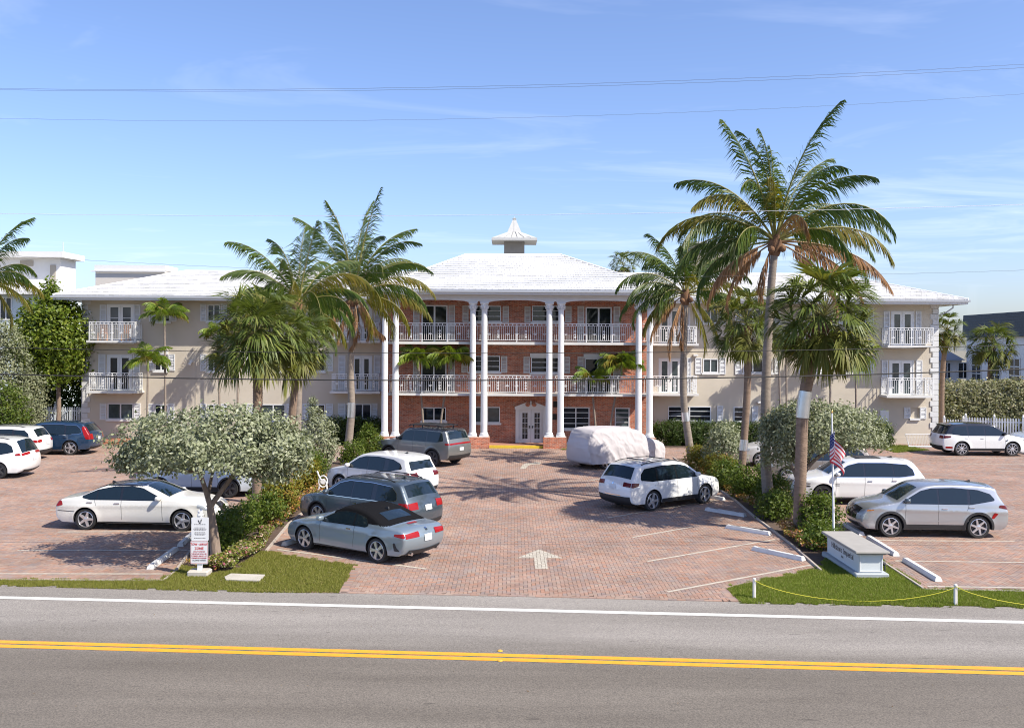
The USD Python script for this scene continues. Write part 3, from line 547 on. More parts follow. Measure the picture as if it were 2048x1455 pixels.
# --- balconies
def railing(segs, zb, h=1.0, orn=True):
    """segs: ((x0,y0),(x1,y1)) runs; balusters, rails and cast ornaments"""
    mb = MB()
    for a, b in segs:
        a, b = np.array(a, float), np.array(b, float); Ln = np.linalg.norm(b - a); d = (b - a) / Ln; th = math.atan2(d[1], d[0]); s = MB()
        s.box(0, Ln, -.025, .025, h - .045, h).box(0, Ln, -.015, .015, h - .17, h - .145).box(0, Ln, -.018, .018, .09, .12)
        n = max(2, round(Ln / .125)); np_ = max(1, round(Ln / 1.6))
        for k in range(np_ + 1): x = Ln * k / np_; s.box(max(0, x - .025), min(Ln, x + .025), -.024, .024, 0, h - .046)
        for k in range(1, n): x = Ln * k / n; s.box(x - .011, x + .011, -.011, .011, .121, h - .171)
        for k in range(1, n): x = Ln * (k + .5) / n; s.box(x - .025, x + .025, -.008, .008, h - .144, h - .046) if k % 2 and k < n - 1 else None
        if orn:
            m = max(1, round(Ln / .55))
            for k in range(m):
                x = Ln * (k + .5) / m; big = k % 3 == 1
                for dz in ((0,) if not big else (-.17, 0, .17)):
                    s.add(shift(rotz_y(revolve([(.028, -.012), (.062, -.012), (.062, .012), (.028, .012), (.028, -.012)], 8)), (x, 0, .47 + dz)))
                if big: s.box(x - .012, x + .012, -.013, .013, .2, .74)
                else: s.box(x - .11, x - .055, -.01, .01, .45, .49).box(x + .055, x + .11, -.01, .01, .45, .49)
        v, f = s.get(); c, sn = math.cos(th), math.sin(th); mb.add((np.stack([a[0] + v[:, 0] * c - v[:, 1] * sn, a[1] + v[:, 0] * sn + v[:, 1] * c, zb + v[:, 2]], 1), f))
    return mb
def rotz_y(m): v, f = vf(m); return np.stack([v[:, 0], v[:, 2], v[:, 1]], 1), f[:, ::-1]
def wing_balcony(pxa, pxb, pybot, pytop, Yf=56.96):
    x0, x1 = WX(pxa, Yf, pybot), WX(pxb, Yf, pybot); zs1 = WZ((pxa + pxb) / 2, pybot - 4.5, Yf); zs0 = WZ((pxa + pxb) / 2, pybot, Yf)
    p = B.part("balcony_slab", bx(x0 - .12, x1 + .12, Yf - .12, YW - .002, zs0, zs1), slabm)
    h = WZ((pxa + pxb) / 2, pytop, Yf) - zs1
    B.part("railing", railing([((x0, YW - .02), (x0, Yf)), ((x0, Yf), (x1, Yf)), ((x1, Yf), (x1, YW - .02))], zs1, h), railm, parent=p)
wing_balcony(178, 270, 685, 643); wing_balcony(178, 271, 786, 745); wing_balcony(664, 757, 685, 645); wing_balcony(664, 757, 786.5, 747)
wing_balcony(1306, 1393, 691, 652); wing_balcony(1306, 1393, 791, 751); wing_balcony(1778, 1867, 695, 655); wing_balcony(1776, 1866, 795, 755)
for yb, ya, yr in ((689, 683.5, 646), (791.5, 787, 750)):
    zs1, zs0 = WZ(1028, ya, 55.0), WZ(1028, yb, 55.0); x0, x1 = COLS[0] - .1, COLS[7] + .1
    p = B.part("balcony_slab", bx(x0, x1, 54.93, YB - .002, zs0, zs1), slabm); h = WZ(1028, yr, 55.05) - zs1
    segs = [(COLS[0] + .2, COLS[1] - .2)] + [(COLS[1], COLS[2])] + [(COLS[2], COLS[3])] + [(COLS[3], COLS[4])] + [(COLS[4], COLS[5])] + [(COLS[5], COLS[6])] + [(COLS[6], COLS[7])]
    for a, b in segs: B.part("railing", railing([((a, 55.06), (b, 55.06))], zs1, h, orn=b - a > 1), railm, parent=p)
    B.part("railing", railing([((x0 + .03, 55.06), (x0 + .03, YB - .01)), ((x1 - .03, 55.06), (x1 - .03, YB - .01))], zs1, h, orn=False), railm, parent=p)
# --- roofs
def roof_plane(A, Bp, C, D, singles=0, w=.33, h=.345, parent=None):
    A, Bp, C, D = (np.asarray(p, float) for p in (A, Bp, C, D)); u = (Bp - A) / np.linalg.norm(Bp - A); v = D - A; v -= u * (v @ u); vl = np.linalg.norm(v); v /= vl; n = np.cross(u, v)
    l1, r1 = (D - A) @ u, (C - A) @ u; r0 = (Bp - A) @ u; rows = int(round(vl / h)); h = vl / rows; V = []; r_ = np.random.default_rng(int(abs(A[0]) * 10))
    for k in range(rows):
        t0, t1 = k / rows, (k + 1) / rows; xa, xb = l1 * (t0 + t1) / 2, r0 + (r1 - r0) * (t0 + t1) / 2; x = xa - (w / 2 if k % 2 else 0)
        while x < xb:
            a, b = max(x + .006, xa), min(x + w - .006, xb)
            if b - a > .05:
                e = r_.uniform(-.006, .006, 3); lo, hi = k * h - .03 + e[0], (k + 1) * h
                V.append([[a, lo, 0], [b, lo, 0], [a, lo, .085 + e[1]], [b, lo, .085 + e[2]], [a, hi, .016], [b, hi, .016]])
            x += w
    V = np.array(V); n_ = len(V); P = A + V[..., 0:1] * u + V[..., 1:2] * v + V[..., 2:3] * n
    F = np.array([[0, 1, 3], [0, 3, 2], [2, 3, 5], [2, 5, 4], [0, 2, 4], [1, 5, 3]])
    for i in range(min(singles, n_)): B.part("roof_tile", (P[i], F), tilep, parent=parent)
    if n_ > singles: m = n_ - singles; B.part("roof_tile_field", (P[singles:].reshape(-1, 3), (F[None] + 6 * np.arange(m)[:, None, None]).reshape(-1, 3)), tilem, parent=parent, kind="stuff")
def hip_roof(x0, x1, y0, y1, ze, zr, xl, xr, singles, ymid):
    v = np.array([[x0, y0, ze], [x1, y0, ze], [x1, y1, ze], [x0, y1, ze], [xl, ymid, zr], [xr, ymid, zr]]); f = np.array([[0, 1, 5], [0, 5, 4], [1, 2, 5], [2, 3, 4], [2, 4, 5], [3, 0, 4], [0, 3, 2], [0, 2, 1]])
    p = B.part("roof", (v, f), roofsheet); roof_plane(v[0], v[1], v[5], v[4], singles, parent=p)
    mb = MB()
    for a, b in ((v[0], v[4]), (v[1], v[5]), (v[4], v[5])): mb.add(tube([a + [0, 0, .04], b + [0, 0, .04]], .075, 7))
    B.part("ridge_cap", mb, tilem, parent=p)
    B.part("gutter", MB().box(x0, x1, y0 - .09, y0 - .003, ze - .13, ze - .01).box(x0 - .09, x0 - .003, y0 - .09, y1, ze - .13, ze - .01).box(x1 + .003, x1 + .09, y0 - .09, y1, ze - .13, ze - .01), gutterm, parent=p)
    B.part("fascia", MB().box(x0 + .03, x1 - .03, y0 + .0, y0 + .04, ze - .26, ze - .005).box(x0 + .0, x0 + .04, y0 + .041, y1, ze - .26, ze - .005).box(x1 - .04, x1, y0 + .041, y1, ze - .26, ze - .005), white, parent=p)
    return p
EY = 56.75; ZE = WZ(600, 593, EY)
xl_, xr_ = WX(105, EY, 593), WX(1937, EY, 604)
hip_roof(xl_, -6.5, EY, 71.0, ZE, 10.92, xl_ + 6.0, -6.0, 0, 62.8)
hip_roof(6.9, xr_, EY, 71.0, ZE, 10.92, 6.5, xr_ - 6.0, 0, 62.8)
B.part("soffit", MB().box(xl_ + .05, -8.6, EY + .042, YW - .01, ZE - .25, ZE - .2).box(9.2, xr_ - .05, EY + .042, YW - .01, ZE - .25, ZE - .2), white_trim)
B.part("eave_end", MB().box(xl_ + .05, XL - .01, YW - .008, 70.5, ZE - .25, ZE - .2).box(XR + .01, xr_ - .05, YW - .008, 70.5, ZE - .25, ZE - .2), white_trim)
CYE = 54.0; CZE = WZ(1028, 580, CYE); cxl, cxr = WX(741, CYE), WX(1338, CYE); CR = 59.4
rzl = W(933, 510, CR); rzr = W(1122, 511, CR)
hip_roof(cxl, cxr, CYE, 65.0, CZE, rzl[2], rzl[0], rzr[0], 300, CR)
# downpipe at the right corner
a = W(1903, 615, 57.5); B.part("downpipe", tube([(a[0], 57.3, ZE - .2), (a[0], 57.3, ZE - .45), (a[0] - .3, 57.6, ZE - .75), (XR + .06, 58.3, ZE - .95), (XR + .06, 58.4, 4)], .045, 7), gutterm)
# --- cupola
cx0 = 0.12; mz = lambda py: WZ(1028, py, 62.0); cyy = 63.53
cup = B.part("cupola_shaft", bx(cx0 - .69, cx0 + .69, cyy - .69, cyy + .69, 11.2, mz(480) - .002), greyw)
def pyr(h0, z0, h1, z1): return np.array([[cx0 + sx * h, cyy + sy * h, z] for h, z in ((h0, z0), (h1, z1)) for sx, sy in ((-1, -1), (1, -1), (1, 1), (-1, 1))]), _BF
mb = MB().add(pyr(1.53, mz(480), 1.53, mz(475))).add(pyr(1.5, mz(475) + .002, .47, mz(460))).add(pyr(.47, mz(460) + .001, .09, mz(432)))
for sx in (-1, 1):
    for k in (-1.1, -.65, -.2, .2, .65, 1.1): mb.add(tube([(cx0 + k, cyy - 1.49, mz(475) + .02), (cx0 + k * .42, cyy - max(.5, abs(k) * .95), mz(460) - max(0, abs(k) - .5) * .55 + .02)], .018, 4))
mb.add(tube([(cx0, cyy - .48, mz(460)), (cx0, cyy - .09, mz(432))], .03, 4)); mb.box(cx0 - .14, cx0 + .14, cyy - .14, cyy + .14, mz(432), mz(430.5)).add(tube([(cx0, cyy, mz(431)), (cx0, cyy, mz(427))], .04, 6))
B.part("cupola_roof", mb, greyc, parent=cup)
# wall light and conduit on the left wing
c = W(385, 722, YW); lp = B.part("wall_lamp", MB().box(c[0] - .1, c[0] + .08, YW - .28, YW - .004, c[2] - .06, c[2] + .08).add(tube([(c[0], YW - .2, c[2] - .06), (c[0] - .1, YW - .34, c[2] - .2)], [.05, .1], 8)), white)
B.part("conduit", tube([(c[0] + .22, YW - .02, c[2] + .2), (c[0] + .22, YW - .02, .3)], .018, 6), stucco)
for px, py in ((1391, 710), (1519, 804)): c = W(px, py, YW); B.part("wall_lamp", bx(c[0] - .16, c[0] + .12, YW - .22, YW - .003, c[2] - .05, c[2] + .05), white)
# ------------------------------------------------------------ vehicles
cglass = pm("car_glass", (.008, .016, .022), .03, spec=.7)
rubber = pm("tyre_rubber", (.018, .018, .019), .8)
plast = pm("black_plastic", (.022, .022, .024), .55)
gloss = pm("gloss_black", (.012, .012, .014), .12, coat=.8)
alloy = pm("wheel_alloy", (.62, .62, .64), .28, metal=.85)
alloyd = pm("wheel_dark", (.06, .06, .065), .35, metal=.5)
chrome = pm("chrome", (.75, .75, .77), .12, metal=1)
tailm = pm("tail_light", (.30, .006, .006), .3, coat=.35, spec=.2)
taild = pm("tail_light_dark", (.12, .006, .008), .25, coat=.4, spec=.2)
headm = pm("head_light", (.42, .45, .48), .1, coat=1, metal=.4)
platem = pm("number_plate", (.62, .64, .66), .5)
amber = pm("amber_lens", (.65, .2, .02), .2, coat=1)
canvas = pm("soft_top", (.009, .009, .0105), .95, bump=.4, bs=300, spec=.08)
CP = {k: pm("paint_" + k, c, r, metal=m, coat=1.0, coatr=.03) for k, c, r, m in [
    ("white", (.78, .78, .77), .35, 0), ("pearl", (.78, .76, .70), .32, .05), ("silver", (.40, .41, .42), .3, .7), ("blue_grey", (.225, .275, .31), .3, .5),
    ("slate", (.07, .092, .112), .3, .55), ("sage_grey", (.15, .155, .15), .32, .4), ("navy", (.012, .035, .075), .3, .3), ("taupe", (.24, .21, .18), .32, .45), ("frost", (.58, .64, .71), .32, .2), ("black", (.012, .012, .014), .3, 0), ("shell", (.62, .60, .57), .32, .2)]}
def wheel_meshes(R, wd, spokes, style):
    """axis along y, outer face towards +y, centre at the origin"""
    h = wd / 2; rr = R * .755
    t = revolve([(rr, -h + .01), (R * .93, -h), (R - .006, -h + .025), (R, -h + .05), (R, h - .05), (R - .006, h - .025), (R * .93, h), (rr, h - .006), (rr - .012, h - .03), (rr - .012, -h + .02)], 36)
    y = lambda m: (lambda v, f: (np.stack([v[:, 0], v[:, 2], v[:, 1]], 1), f[:, ::-1]))(*vf(m))
    rim = MB().add(revolve([(rr - .012, h - .06), (rr - .004, h - .012), (rr - .018, h - .006), (rr - .03, h - .03), (rr - .032, h - .07)], 36))
    n = spokes
    for k in range(n):
        a = 2 * np.pi * k / n
        arms = [(-.10, -.045), (.10, .045)] if style == "double" else [(0, .28 if style == "swirl" else 0)]
        for a0, a1 in arms:
            w0, w1 = (.028, .026) if style == "double" else ((.05, .034) if n <= 6 else (.03, .022))
            if style == "swirl": w0, w1 = w0 * .8, w1 * .8
            ca, sa = np.array([math.cos(a + a0), math.sin(a + a0)]), np.array([math.cos(a + a0 + a1), math.sin(a + a0 + a1)])
            p, q = ca * .045, sa * (rr - .016) if style != "double" else np.array([math.cos(a + a0 * 1.25), math.sin(a + a0 * 1.25)]) * (rr - .016)
            d = (q - p) / np.linalg.norm(q - p); nn = np.array([-d[1], d[0]])
            v = []
            for zz, e in ((h - .05, 1.15), (h - .014, .85)):
                v += [[*(p - nn * w0 * e), zz], [*(q - nn * w1 * e), zz + .004], [*(q + nn * w1 * e), zz + .004], [*(p + nn * w0 * e), zz]]
            rim.add((np.array(v), _BF))
    hub = revolve([(.06, h - .06), (.062, h - .012), (.03, h - .006), (0, h - .006)], 14)
    rim.add(hub)
    disc = revolve([(rr - .03, h - .09), (.0, h - .088)], 28)
    return y(t), y(rim), y(disc)
WHEELS = {}
class Shell:
    def __init__(s, prof, W_, belt, tumble, wheels, R, ra=None, rr=.055, crown=.03, ends=.085, arches=True, tuck=.05, crease=None, taper=(.17, .09)):
        s.prof = chaikin(prof, 3); s.W_, s.belt, s.tumble, s.rr, s.crown, s.ends, s.tuck, s.crease, s.taper = W_, belt, tumble, rr, crown, ends, tuck, crease, taper
        s.xF, s.xR = s.prof[:, 0].max(), s.prof[:, 0].min(); s.wheels, s.R, s.ra = wheels, R, ra or R + .05
        s.line = LineString(s.prof); P = Polygon(s.prof).buffer(0)
        s.full = P
        if arches: P = P.difference(unary_union([Point(x, R).buffer(s.ra, 24) for x in wheels])); P = max(polys(P), key=lambda p: p.area)
        s.P = P; s.arches = arches
        c = np.array(P.exterior.coords)[:-1]; Ln = LineString(np.vstack([c, c[:1]])).length; s.out = resample(np.vstack([c, c[:1]]), int(Ln / .032))[:-1]
        if Polygon(s.out).exterior.is_ccw is False: s.out = s.out[::-1]
        i = np.argmax(s.prof[:, 1]); s.rear, s.front = s.prof[:i + 1], s.prof[i:]
    def hw(s, x, z):
        b = np.full(np.shape(x), s.W_ / 2)
        t = np.clip((x - (s.xF - .95)) / .95, 0, 1); b = b * (1 - s.taper[0] * t ** 2.3)
        t = np.clip(((s.xR + .8) - x) / .8, 0, 1); b = b * (1 - s.taper[1] * t ** 2.2)
        b = b - s.tuck * np.clip((.52 - z) / .32, 0, 1.3) ** 2 - .03 * np.clip((z - .75) / (s.belt - .75), 0, 1) ** 2 - s.tumble * np.maximum(z - s.belt, 0)
        if s.crease: b = b + .014 * np.exp(-((z - s.crease - .02 * x) / .05) ** 2)
        for xw in s.wheels:
            rho = np.hypot(x - xw, z - s.R); b = b + .02 * np.exp(-((rho - s.ra - .01) / .09) ** 2)
        return b
    def fil(s, x, z):
        d = shapely.distance(s.line, shapely.points(np.column_stack([np.ravel(x), np.ravel(z)]))).reshape(np.shape(x)); u = 1 - np.minimum(d / s.rr, 1); return s.rr * (1 - np.sqrt(np.maximum(1 - u * u, 0)))
    def we(s, x, z): return s.hw(x, z) - s.fil(x, z)
    def side(s, poly, off=.004, grid=.06, both=True, sides=(1, -1), mesh_only=False):
        """a sheet over both flanks of the body: (left, right) meshes"""
        out = []
        for p in polys(poly):
            e = p.exterior; pts = [resample(np.array(e.coords), max(8, int(e.length / .035)))[:-1]]
            if hasattr(s, "rings"): k = shapely.contains_xy(p.buffer(-.004), s.rings[:, 0], s.rings[:, 1]); pts.append(s.rings[k])
            for h in p.interiors: pts.append(resample(np.array(h.coords), max(8, int(h.length / .035)))[:-1])
            x0, z0, x1, z1 = p.bounds; gx, gz = np.meshgrid(np.arange(x0, x1, grid), np.arange(z0, z1, grid)); g = np.column_stack([gx.ravel(), gz.ravel()]); q = p.buffer(-.012)
            if not q.is_empty: pts.append(g[shapely.contains_xy(q, g[:, 0], g[:, 1])])
            P = np.vstack(pts); tri = Delaunay(P).simplices; c = P[tri].mean(1); tri = tri[shapely.contains_xy(p, c[:, 0], c[:, 1])]
            a = P[tri]; ar = (a[:, 1, 0] - a[:, 0, 0]) * (a[:, 2, 1] - a[:, 0, 1]) - (a[:, 2, 0] - a[:, 0, 0]) * (a[:, 1, 1] - a[:, 0, 1]); tri = tri[np.abs(ar) > 1e-8]; ar = ar[np.abs(ar) > 1e-8]
            tri = np.where((ar > 0)[:, None], tri[:, ::-1], tri)
            out.append((P, tri))
        res = []
        for sg in sides:
            mb = MB()
            for P, tri in out:
                y = sg * (s.we(P[:, 0], P[:, 1]) + off); mb.add((np.stack([P[:, 0], y, P[:, 1]], 1), tri if sg > 0 else tri[:, ::-1]))
            res.append(mb.get())
        return res
    def body(s):
        p = s.P; rings = [s.out]
        for d in (.012, .03, .055):
            q = p.buffer(-d)
            for e in polys(q): rings.append(resample(np.array(e.exterior.coords), int(e.exterior.length / .045))[:-1])
        s.rings = np.vstack(rings[1:]); q = p.buffer(-.08); x0, z0, x1, z1 = p.bounds; gx, gz = np.meshgrid(np.arange(x0, x1, .055), np.arange(z0, z1, .055)); g = np.column_stack([gx.ravel(), gz.ravel()]); rings.append(g[shapely.contains_xy(q, g[:, 0], g[:, 1])])
        P = np.vstack(rings); tri = Delaunay(P).simplices; c = P[tri].mean(1); tri = tri[shapely.contains_xy(Polygon(s.out), c[:, 0], c[:, 1])]
        a = P[tri]; ar = (a[:, 1, 0] - a[:, 0, 0]) * (a[:, 2, 1] - a[:, 0, 1]) - (a[:, 2, 0] - a[:, 0, 0]) * (a[:, 1, 1] - a[:, 0, 1]); k = np.abs(ar) > 1e-7; tri, ar = tri[k], ar[k]
        tri = np.where((ar > 0)[:, None], tri[:, ::-1], tri); y = s.we(P[:, 0], P[:, 1])
        V = [np.stack([P[:, 0], y, P[:, 1]], 1), np.stack([P[:, 0], -y, P[:, 1]], 1)]; F = [tri, tri[:, ::-1] + len(P)]
        # the strip across the car
        o = s.out; n = len(o); tan = np.roll(o, -1, 0) - np.roll(o, 1, 0); tan /= np.linalg.norm(tan, axis=1, keepdims=True); nrm = np.stack([tan[:, 1], -tan[:, 0]], 1)
        under = s.under(o); t = np.array([-1, -.97, -.9, -.75, -.5, -.25, 0, .25, .5, .75, .9, .97, 1.]); yw = s.we(o[:, 0], o[:, 1])
        c = np.where(under, 0, s.crown + s.ends * np.abs(nrm[:, 0]) ** 1.5)
        k = np.convolve(np.r_[c[-3:], c, c[:3]], np.ones(7) / 7, "valid"); c = np.where(under, 0, k)
        B = (c[:, None] * (1 - t ** 2)[None])[..., None] * nrm[:, None, :]
        S = np.stack([o[:, None, 0] + B[..., 0], yw[:, None] * t[None], o[:, None, 1] + B[..., 1]], -1)
        i = np.arange(n); m = len(t); a = (i[:, None] * m + np.arange(m - 1)[None]); b = ((i[:, None] + 1) % n) * m + np.arange(m - 1)[None]
        q = np.stack([a, b, b + 1, a + 1], -1); und = (under & np.roll(under, -1))
        fq = lambda q: np.vstack([q.reshape(-1, 4)[:, [0, 2, 1]], q.reshape(-1, 4)[:, [0, 3, 2]]])
        V.append(S.reshape(-1, 3)); F.append(fq(q[~und]) + 2 * len(P))
        return (np.vstack(V), np.vstack(F)), (S.reshape(-1, 3), fq(q[und]))
    def under(s, o):
        d = shapely.distance(s.line, shapely.points(o)); return d > .02
    def chain(s, which, z):
        c = s.rear if which == "rear" else s.front[::-1]; zz = np.maximum.accumulate(c[:, 1] + np.arange(len(c)) * 1e-6)
        x = np.interp(z, zz, c[:, 0]); e = .02; xa, xb = np.interp(z - e, zz, c[:, 0]), np.interp(z + e, zz, c[:, 0]); tx, tz = xb - xa, 2 * e + 0 * z; l = np.hypot(tx, tz); n = np.stack([-tz / l, tx / l], 1) if which == "rear" else np.stack([tz / l, -tx / l], 1)
        return x, n
    def patch(s, which, z0, z1, t0, t1=None, tb=None, off=.006, nz=7, nt=11):
        """on the front or rear of the body between two heights; t: -1 right .. 1 left, at the top; tb: the same at the bottom"""
        z = np.linspace(z0, z1, nz); x, n = s.chain(which, z); ta, tz = (t0, t1) if t1 is not None else (-t0, t0); tba, tbz = (ta, tz) if tb is None else (tb if isinstance(tb, tuple) else (-tb, tb))
        f = np.linspace(0, 1, nz)[:, None]; T_ = np.linspace(0, 1, nt)[None]; t = (tba + (ta - tba) * f) * (1 - T_) + (tbz + (tz - tbz) * f) * T_
        yw = s.we(x, z)[:, None]; c = (s.crown + s.ends * np.abs(n[:, 0]) ** 1.5)[:, None] * (1 - t ** 2) + off
        v = np.stack([x[:, None] + c * n[:, 0:1], t * yw, z[:, None] + c * n[:, 1:2]], -1).reshape(-1, 3)
        fc = grid_faces(nz, nt); return v, (fc if which == "rear" else fc[:, ::-1])[:, ::-1]
def rnd(poly, r=.03): return poly.buffer(-r, join_style=1).buffer(r, 6, join_style=1)
def make_car(name, label, cat, loc, heading, paint, prof, W_, belt, tumble, wheels, R, dlo, pillars, doors, handles, wheel=("five", 5, alloy), roof=None, roof_z=None, glass_f=None, glass_r=None, tail=None, head=None, grille=None, plate=None,
             cladding=None, rails=None, mirror=None, bumper=None, extras=None, trim=None, ends=.085, crown=.03, crease=None, tuck=.05, seat_trim=None, group=None, ra=None, lower=True, tail_m=None, taper=(.17, .09)):
    t = T(name, label, cat, loc, heading, group); s = Shell(prof, W_, belt, tumble, wheels, R, ra=ra, ends=ends, crown=crown, crease=crease, tuck=tuck, taper=taper); pt = CP[paint]; A = dict(local=True)
    (v, f), und = s.body()
    if roof:
        c = v[f].mean(1); k = c[:, 2] > (roof_z if roof_z else belt + .03); k = k if not isinstance(roof, tuple) else k & (c[:, 0] > roof[1]) & (c[:, 0] < roof[2])
        rm = roof[0] if isinstance(roof, tuple) else roof
        t.part("body", (v, f[~k]), pt, smooth=42, **A); t.part("soft_top" if rm is canvas else "roof", (v, f[k]), rm, smooth=42, **A)
    else: t.part("body", (v, f), pt, smooth=42, **A)
    t.part("underbody", und, plast, **A)
    D = Polygon(dlo).buffer(0); D = rnd(D, .025)
    for m in s.side(D.buffer(.018), .003): t.part("window_surround", m, gloss, smooth=True, **A)
    if trim:
        for m in s.side(D.buffer(.028).difference(D.buffer(.014)), .006): t.part("window_trim", m, trim, smooth=True, **A)
    cut = unary_union([LineString([(a, belt - .3), (b, 2.2)]).buffer(w) for a, b, w in pillars]) if pillars else Point(99, 99).buffer(.1)
    for p in polys(D.difference(cut)):
        for m in s.side(p, .007): t.part("window", m, cglass, smooth=True, **A)
    for ln in doors:
        for m in s.side(LineString(ln).buffer(.0055).intersection(s.P), .0015, both=True): t.part("door_seam", m, plast, **A)
    for hx, hz in handles:
        for sg in (1, -1):
            y = float(s.hw(np.array([hx]), np.array([hz]))[0]); t.part("door_handle", cbx(hx - .09, hx + .09, sg * (y + .012) - .014, sg * (y + .012) + .014, hz - .014, hz + .016, .008), pt if not seat_trim else seat_trim, **A)
    if glass_f: t.part("windscreen", s.patch("front", *glass_f), cglass, smooth=True, **A)
    if glass_r: t.part("rear_window", s.patch("rear", *glass_r), cglass, smooth=True, **A)
    for k, (which, z0, z1, ta, tb, poly) in enumerate(tail or []):
        tm = tail_m or tailm
        for sg in (1, -1):
            if which: t.part("tail_light", s.patch(which, z0, z1, *sorted((sg * ta, sg * tb)), off=.009), tm, smooth=True, **A)
        if poly:
            pp = rnd(Polygon(poly), .01)
            for m in s.side(unary_union([pp, shapely.affinity.translate(pp, -.05, 0)]).intersection(s.P.buffer(-.0008)), .009): t.part("tail_light", m, tm, smooth=True, **A)
    for which, z0, z1, ta, tb, poly in head or []:
        for sg in (1, -1):
            if which: t.part("headlight", s.patch(which, z0, z1, *sorted((sg * ta, sg * tb)), off=.008), headm, smooth=True, **A)
        if poly:
            pp = rnd(Polygon(poly), .01)
            for m in s.side(unary_union([pp, shapely.affinity.translate(pp, .05, 0)]).intersection(s.P.buffer(-.004)), .007): t.part("headlight", m, headm, smooth=True, **A)
    for g in grille or []: t.part("grille", s.patch("front", *g, off=.006), gloss, smooth=True, **A)
    for g in bumper or []: t.part("bumper_trim", s.patch(*g[:4], tb=g[4] if len(g) > 4 else None, off=.01), plast, smooth=True, **A)
    if plate: t.part("number_plate", s.patch("rear", plate[0], plate[0] + .15, .19, off=.016, nz=3, nt=5), platem, **A)
    if cladding:
        ring = unary_union([Point(x, R).buffer(s.ra + cladding).difference(Point(x, R).buffer(s.ra)) for x in wheels]); sill = sbox(wheels[0], .0, wheels[1], s.prof[:, 1].min() + .17)
        for m in s.side(unary_union([ring, sill]).intersection(s.P.buffer(-.004)), .006): t.part("cladding", m, plast, smooth=True, **A)
    elif lower:
        for m in s.side(sbox(wheels[0], 0, wheels[1], s.prof[:, 1].min() + .06).intersection(s.P.buffer(-.004)), .004): t.part("sill_trim", m, plast, smooth=True, **A)
    if rails:
        xa, xb, up = rails
        for sg in (1, -1):
            xs = np.linspace(xa, xb, 9); zs = np.array([s.prof[:, 1][np.argmin(np.abs(s.prof[:, 0] - x) + (s.prof[:, 1] < belt) * 9)] for x in xs]); ys = sg * (s.we(xs, zs) - .03)
            zz = zs + up * np.array([.2, .9, 1, 1, 1, 1, 1, .9, .2]); t.part("roof_rail", tube(np.stack([xs, ys, zz], 1), .018, 6), plast, smooth=True, **A)
    if mirror:
        mx, mz, mm = mirror
        for sg in (1, -1):
            y = float(s.hw(np.array([mx]), np.array([mz]))[0]); ic = trimesh.creation.icosphere(2); vv = np.array(ic.vertices); vv = np.sign(vv) * np.abs(vv) ** .75
            vv = vv * np.array([.085, .115, .075]) + np.array([mx, sg * (y + .10), mz + .05]); p = t.part("mirror", (vv, np.array(ic.faces)), mm or pt, smooth=True, **A)
            t.part("mirror_arm", bx(mx - .03, mx + .03, min(sg * (y - .03), sg * (y + .05)), max(sg * (y - .03), sg * (y + .05)), mz - .015, mz + .015), plast, parent=p, **A)
    style, n, wm = wheel; key = (R, n, style)
    if key not in WHEELS: WHEELS[key] = wheel_meshes(R, .235, n, style)
    for xw in wheels:
        for sg in (1, -1):
            y = float(s.hw(np.array([xw]), np.array([R + .35]))[0]) - .135; o = np.array([xw, sg * y, R])
            tr = lambda m: (m[0] * np.array([1, sg, 1]) + o, m[1] if sg > 0 else m[1][:, ::-1])
            ty, ri, di = WHEELS[key]; p = t.part("wheel", tr(ty), rubber, smooth=40, **A); t.part("rim", tr(ri), wm, parent=p, smooth=25, **A); t.part("brake_disc", tr(di), alloyd, parent=p, **A)
    if extras: extras(t, s)
    return t, s
def fin(x, dz=.0):
    def e(t, s):
        z = s.prof[:, 1][np.argmin(np.abs(s.prof[:, 0] - x) + (s.prof[:, 1] < s.belt) * 9)] + s.crown - .005
        t.part("antenna_fin", slab_xz(Polygon([(x - .12, z), (x + .1, z), (x - .1, z + .07)]), -.025, .025), plast, local=True)
    return e
def scale_prof(p, sx=1, sz=1): return [(x * sx, z * sz) for x, z in p]
SUVP = [(-2.10, .27), (-2.24, .33), (-2.30, .50), (-2.31, .72), (-2.28, .92), (-2.18, 1.06), (-1.98, 1.38), (-1.97, 1.50), (-1.90, 1.57), (-1.4, 1.635), (-.5, 1.66), (.1, 1.635), (.45, 1.56), (1.02, 1.2), (1.18, 1.10), (1.45, 1.055), (1.9, .97), (2.12, .87), (2.24, .72), (2.29, .55), (2.28, .38), (2.12, .25)]
SUVD = [(-1.86, 1.20), (-1.72, 1.37), (-1.35, 1.49), (-.6, 1.545), (.08, 1.525), (.42, 1.445), (.98, 1.13), (.9, 1.075), (-1.1, 1.07)]
BOXP = [(-2.15, .36), (-2.34, .42), (-2.42, .62), (-2.43, .95), (-2.38, 1.2), (-2.30, 1.36), (-2.14, 1.74), (-2.02, 1.82), (-1.2, 1.86), (.1, 1.845), (.42, 1.78), (.92, 1.30), (1.06, 1.20), (1.5, 1.18), (2.1, 1.12), (2.32, 1.02), (2.41, .82), (2.42, .55), (2.38, .42), (2.2, .34)]
BOXD = [(-2.05, 1.30), (-1.95, 1.62), (-1.8, 1.70), (-.4, 1.735), (.12, 1.72), (.4, 1.64), (.83, 1.27), (.76, 1.22), (-1.6, 1.22)]
WAGP = [(-2.25, .30), (-2.40, .36), (-2.46, .55), (-2.46, .82), (-2.40, 1.06), (-2.3, 1.2), (-2.05, 1.56), (-1.96, 1.64), (-1.3, 1.70), (-.2, 1.71), (.25, 1.67), (.58, 1.58), (1.12, 1.2), (1.28, 1.1), (1.6, 1.06), (2.1, .97), (2.32, .85), (2.42, .66), (2.45, .48), (2.42, .34), (2.25, .25)]
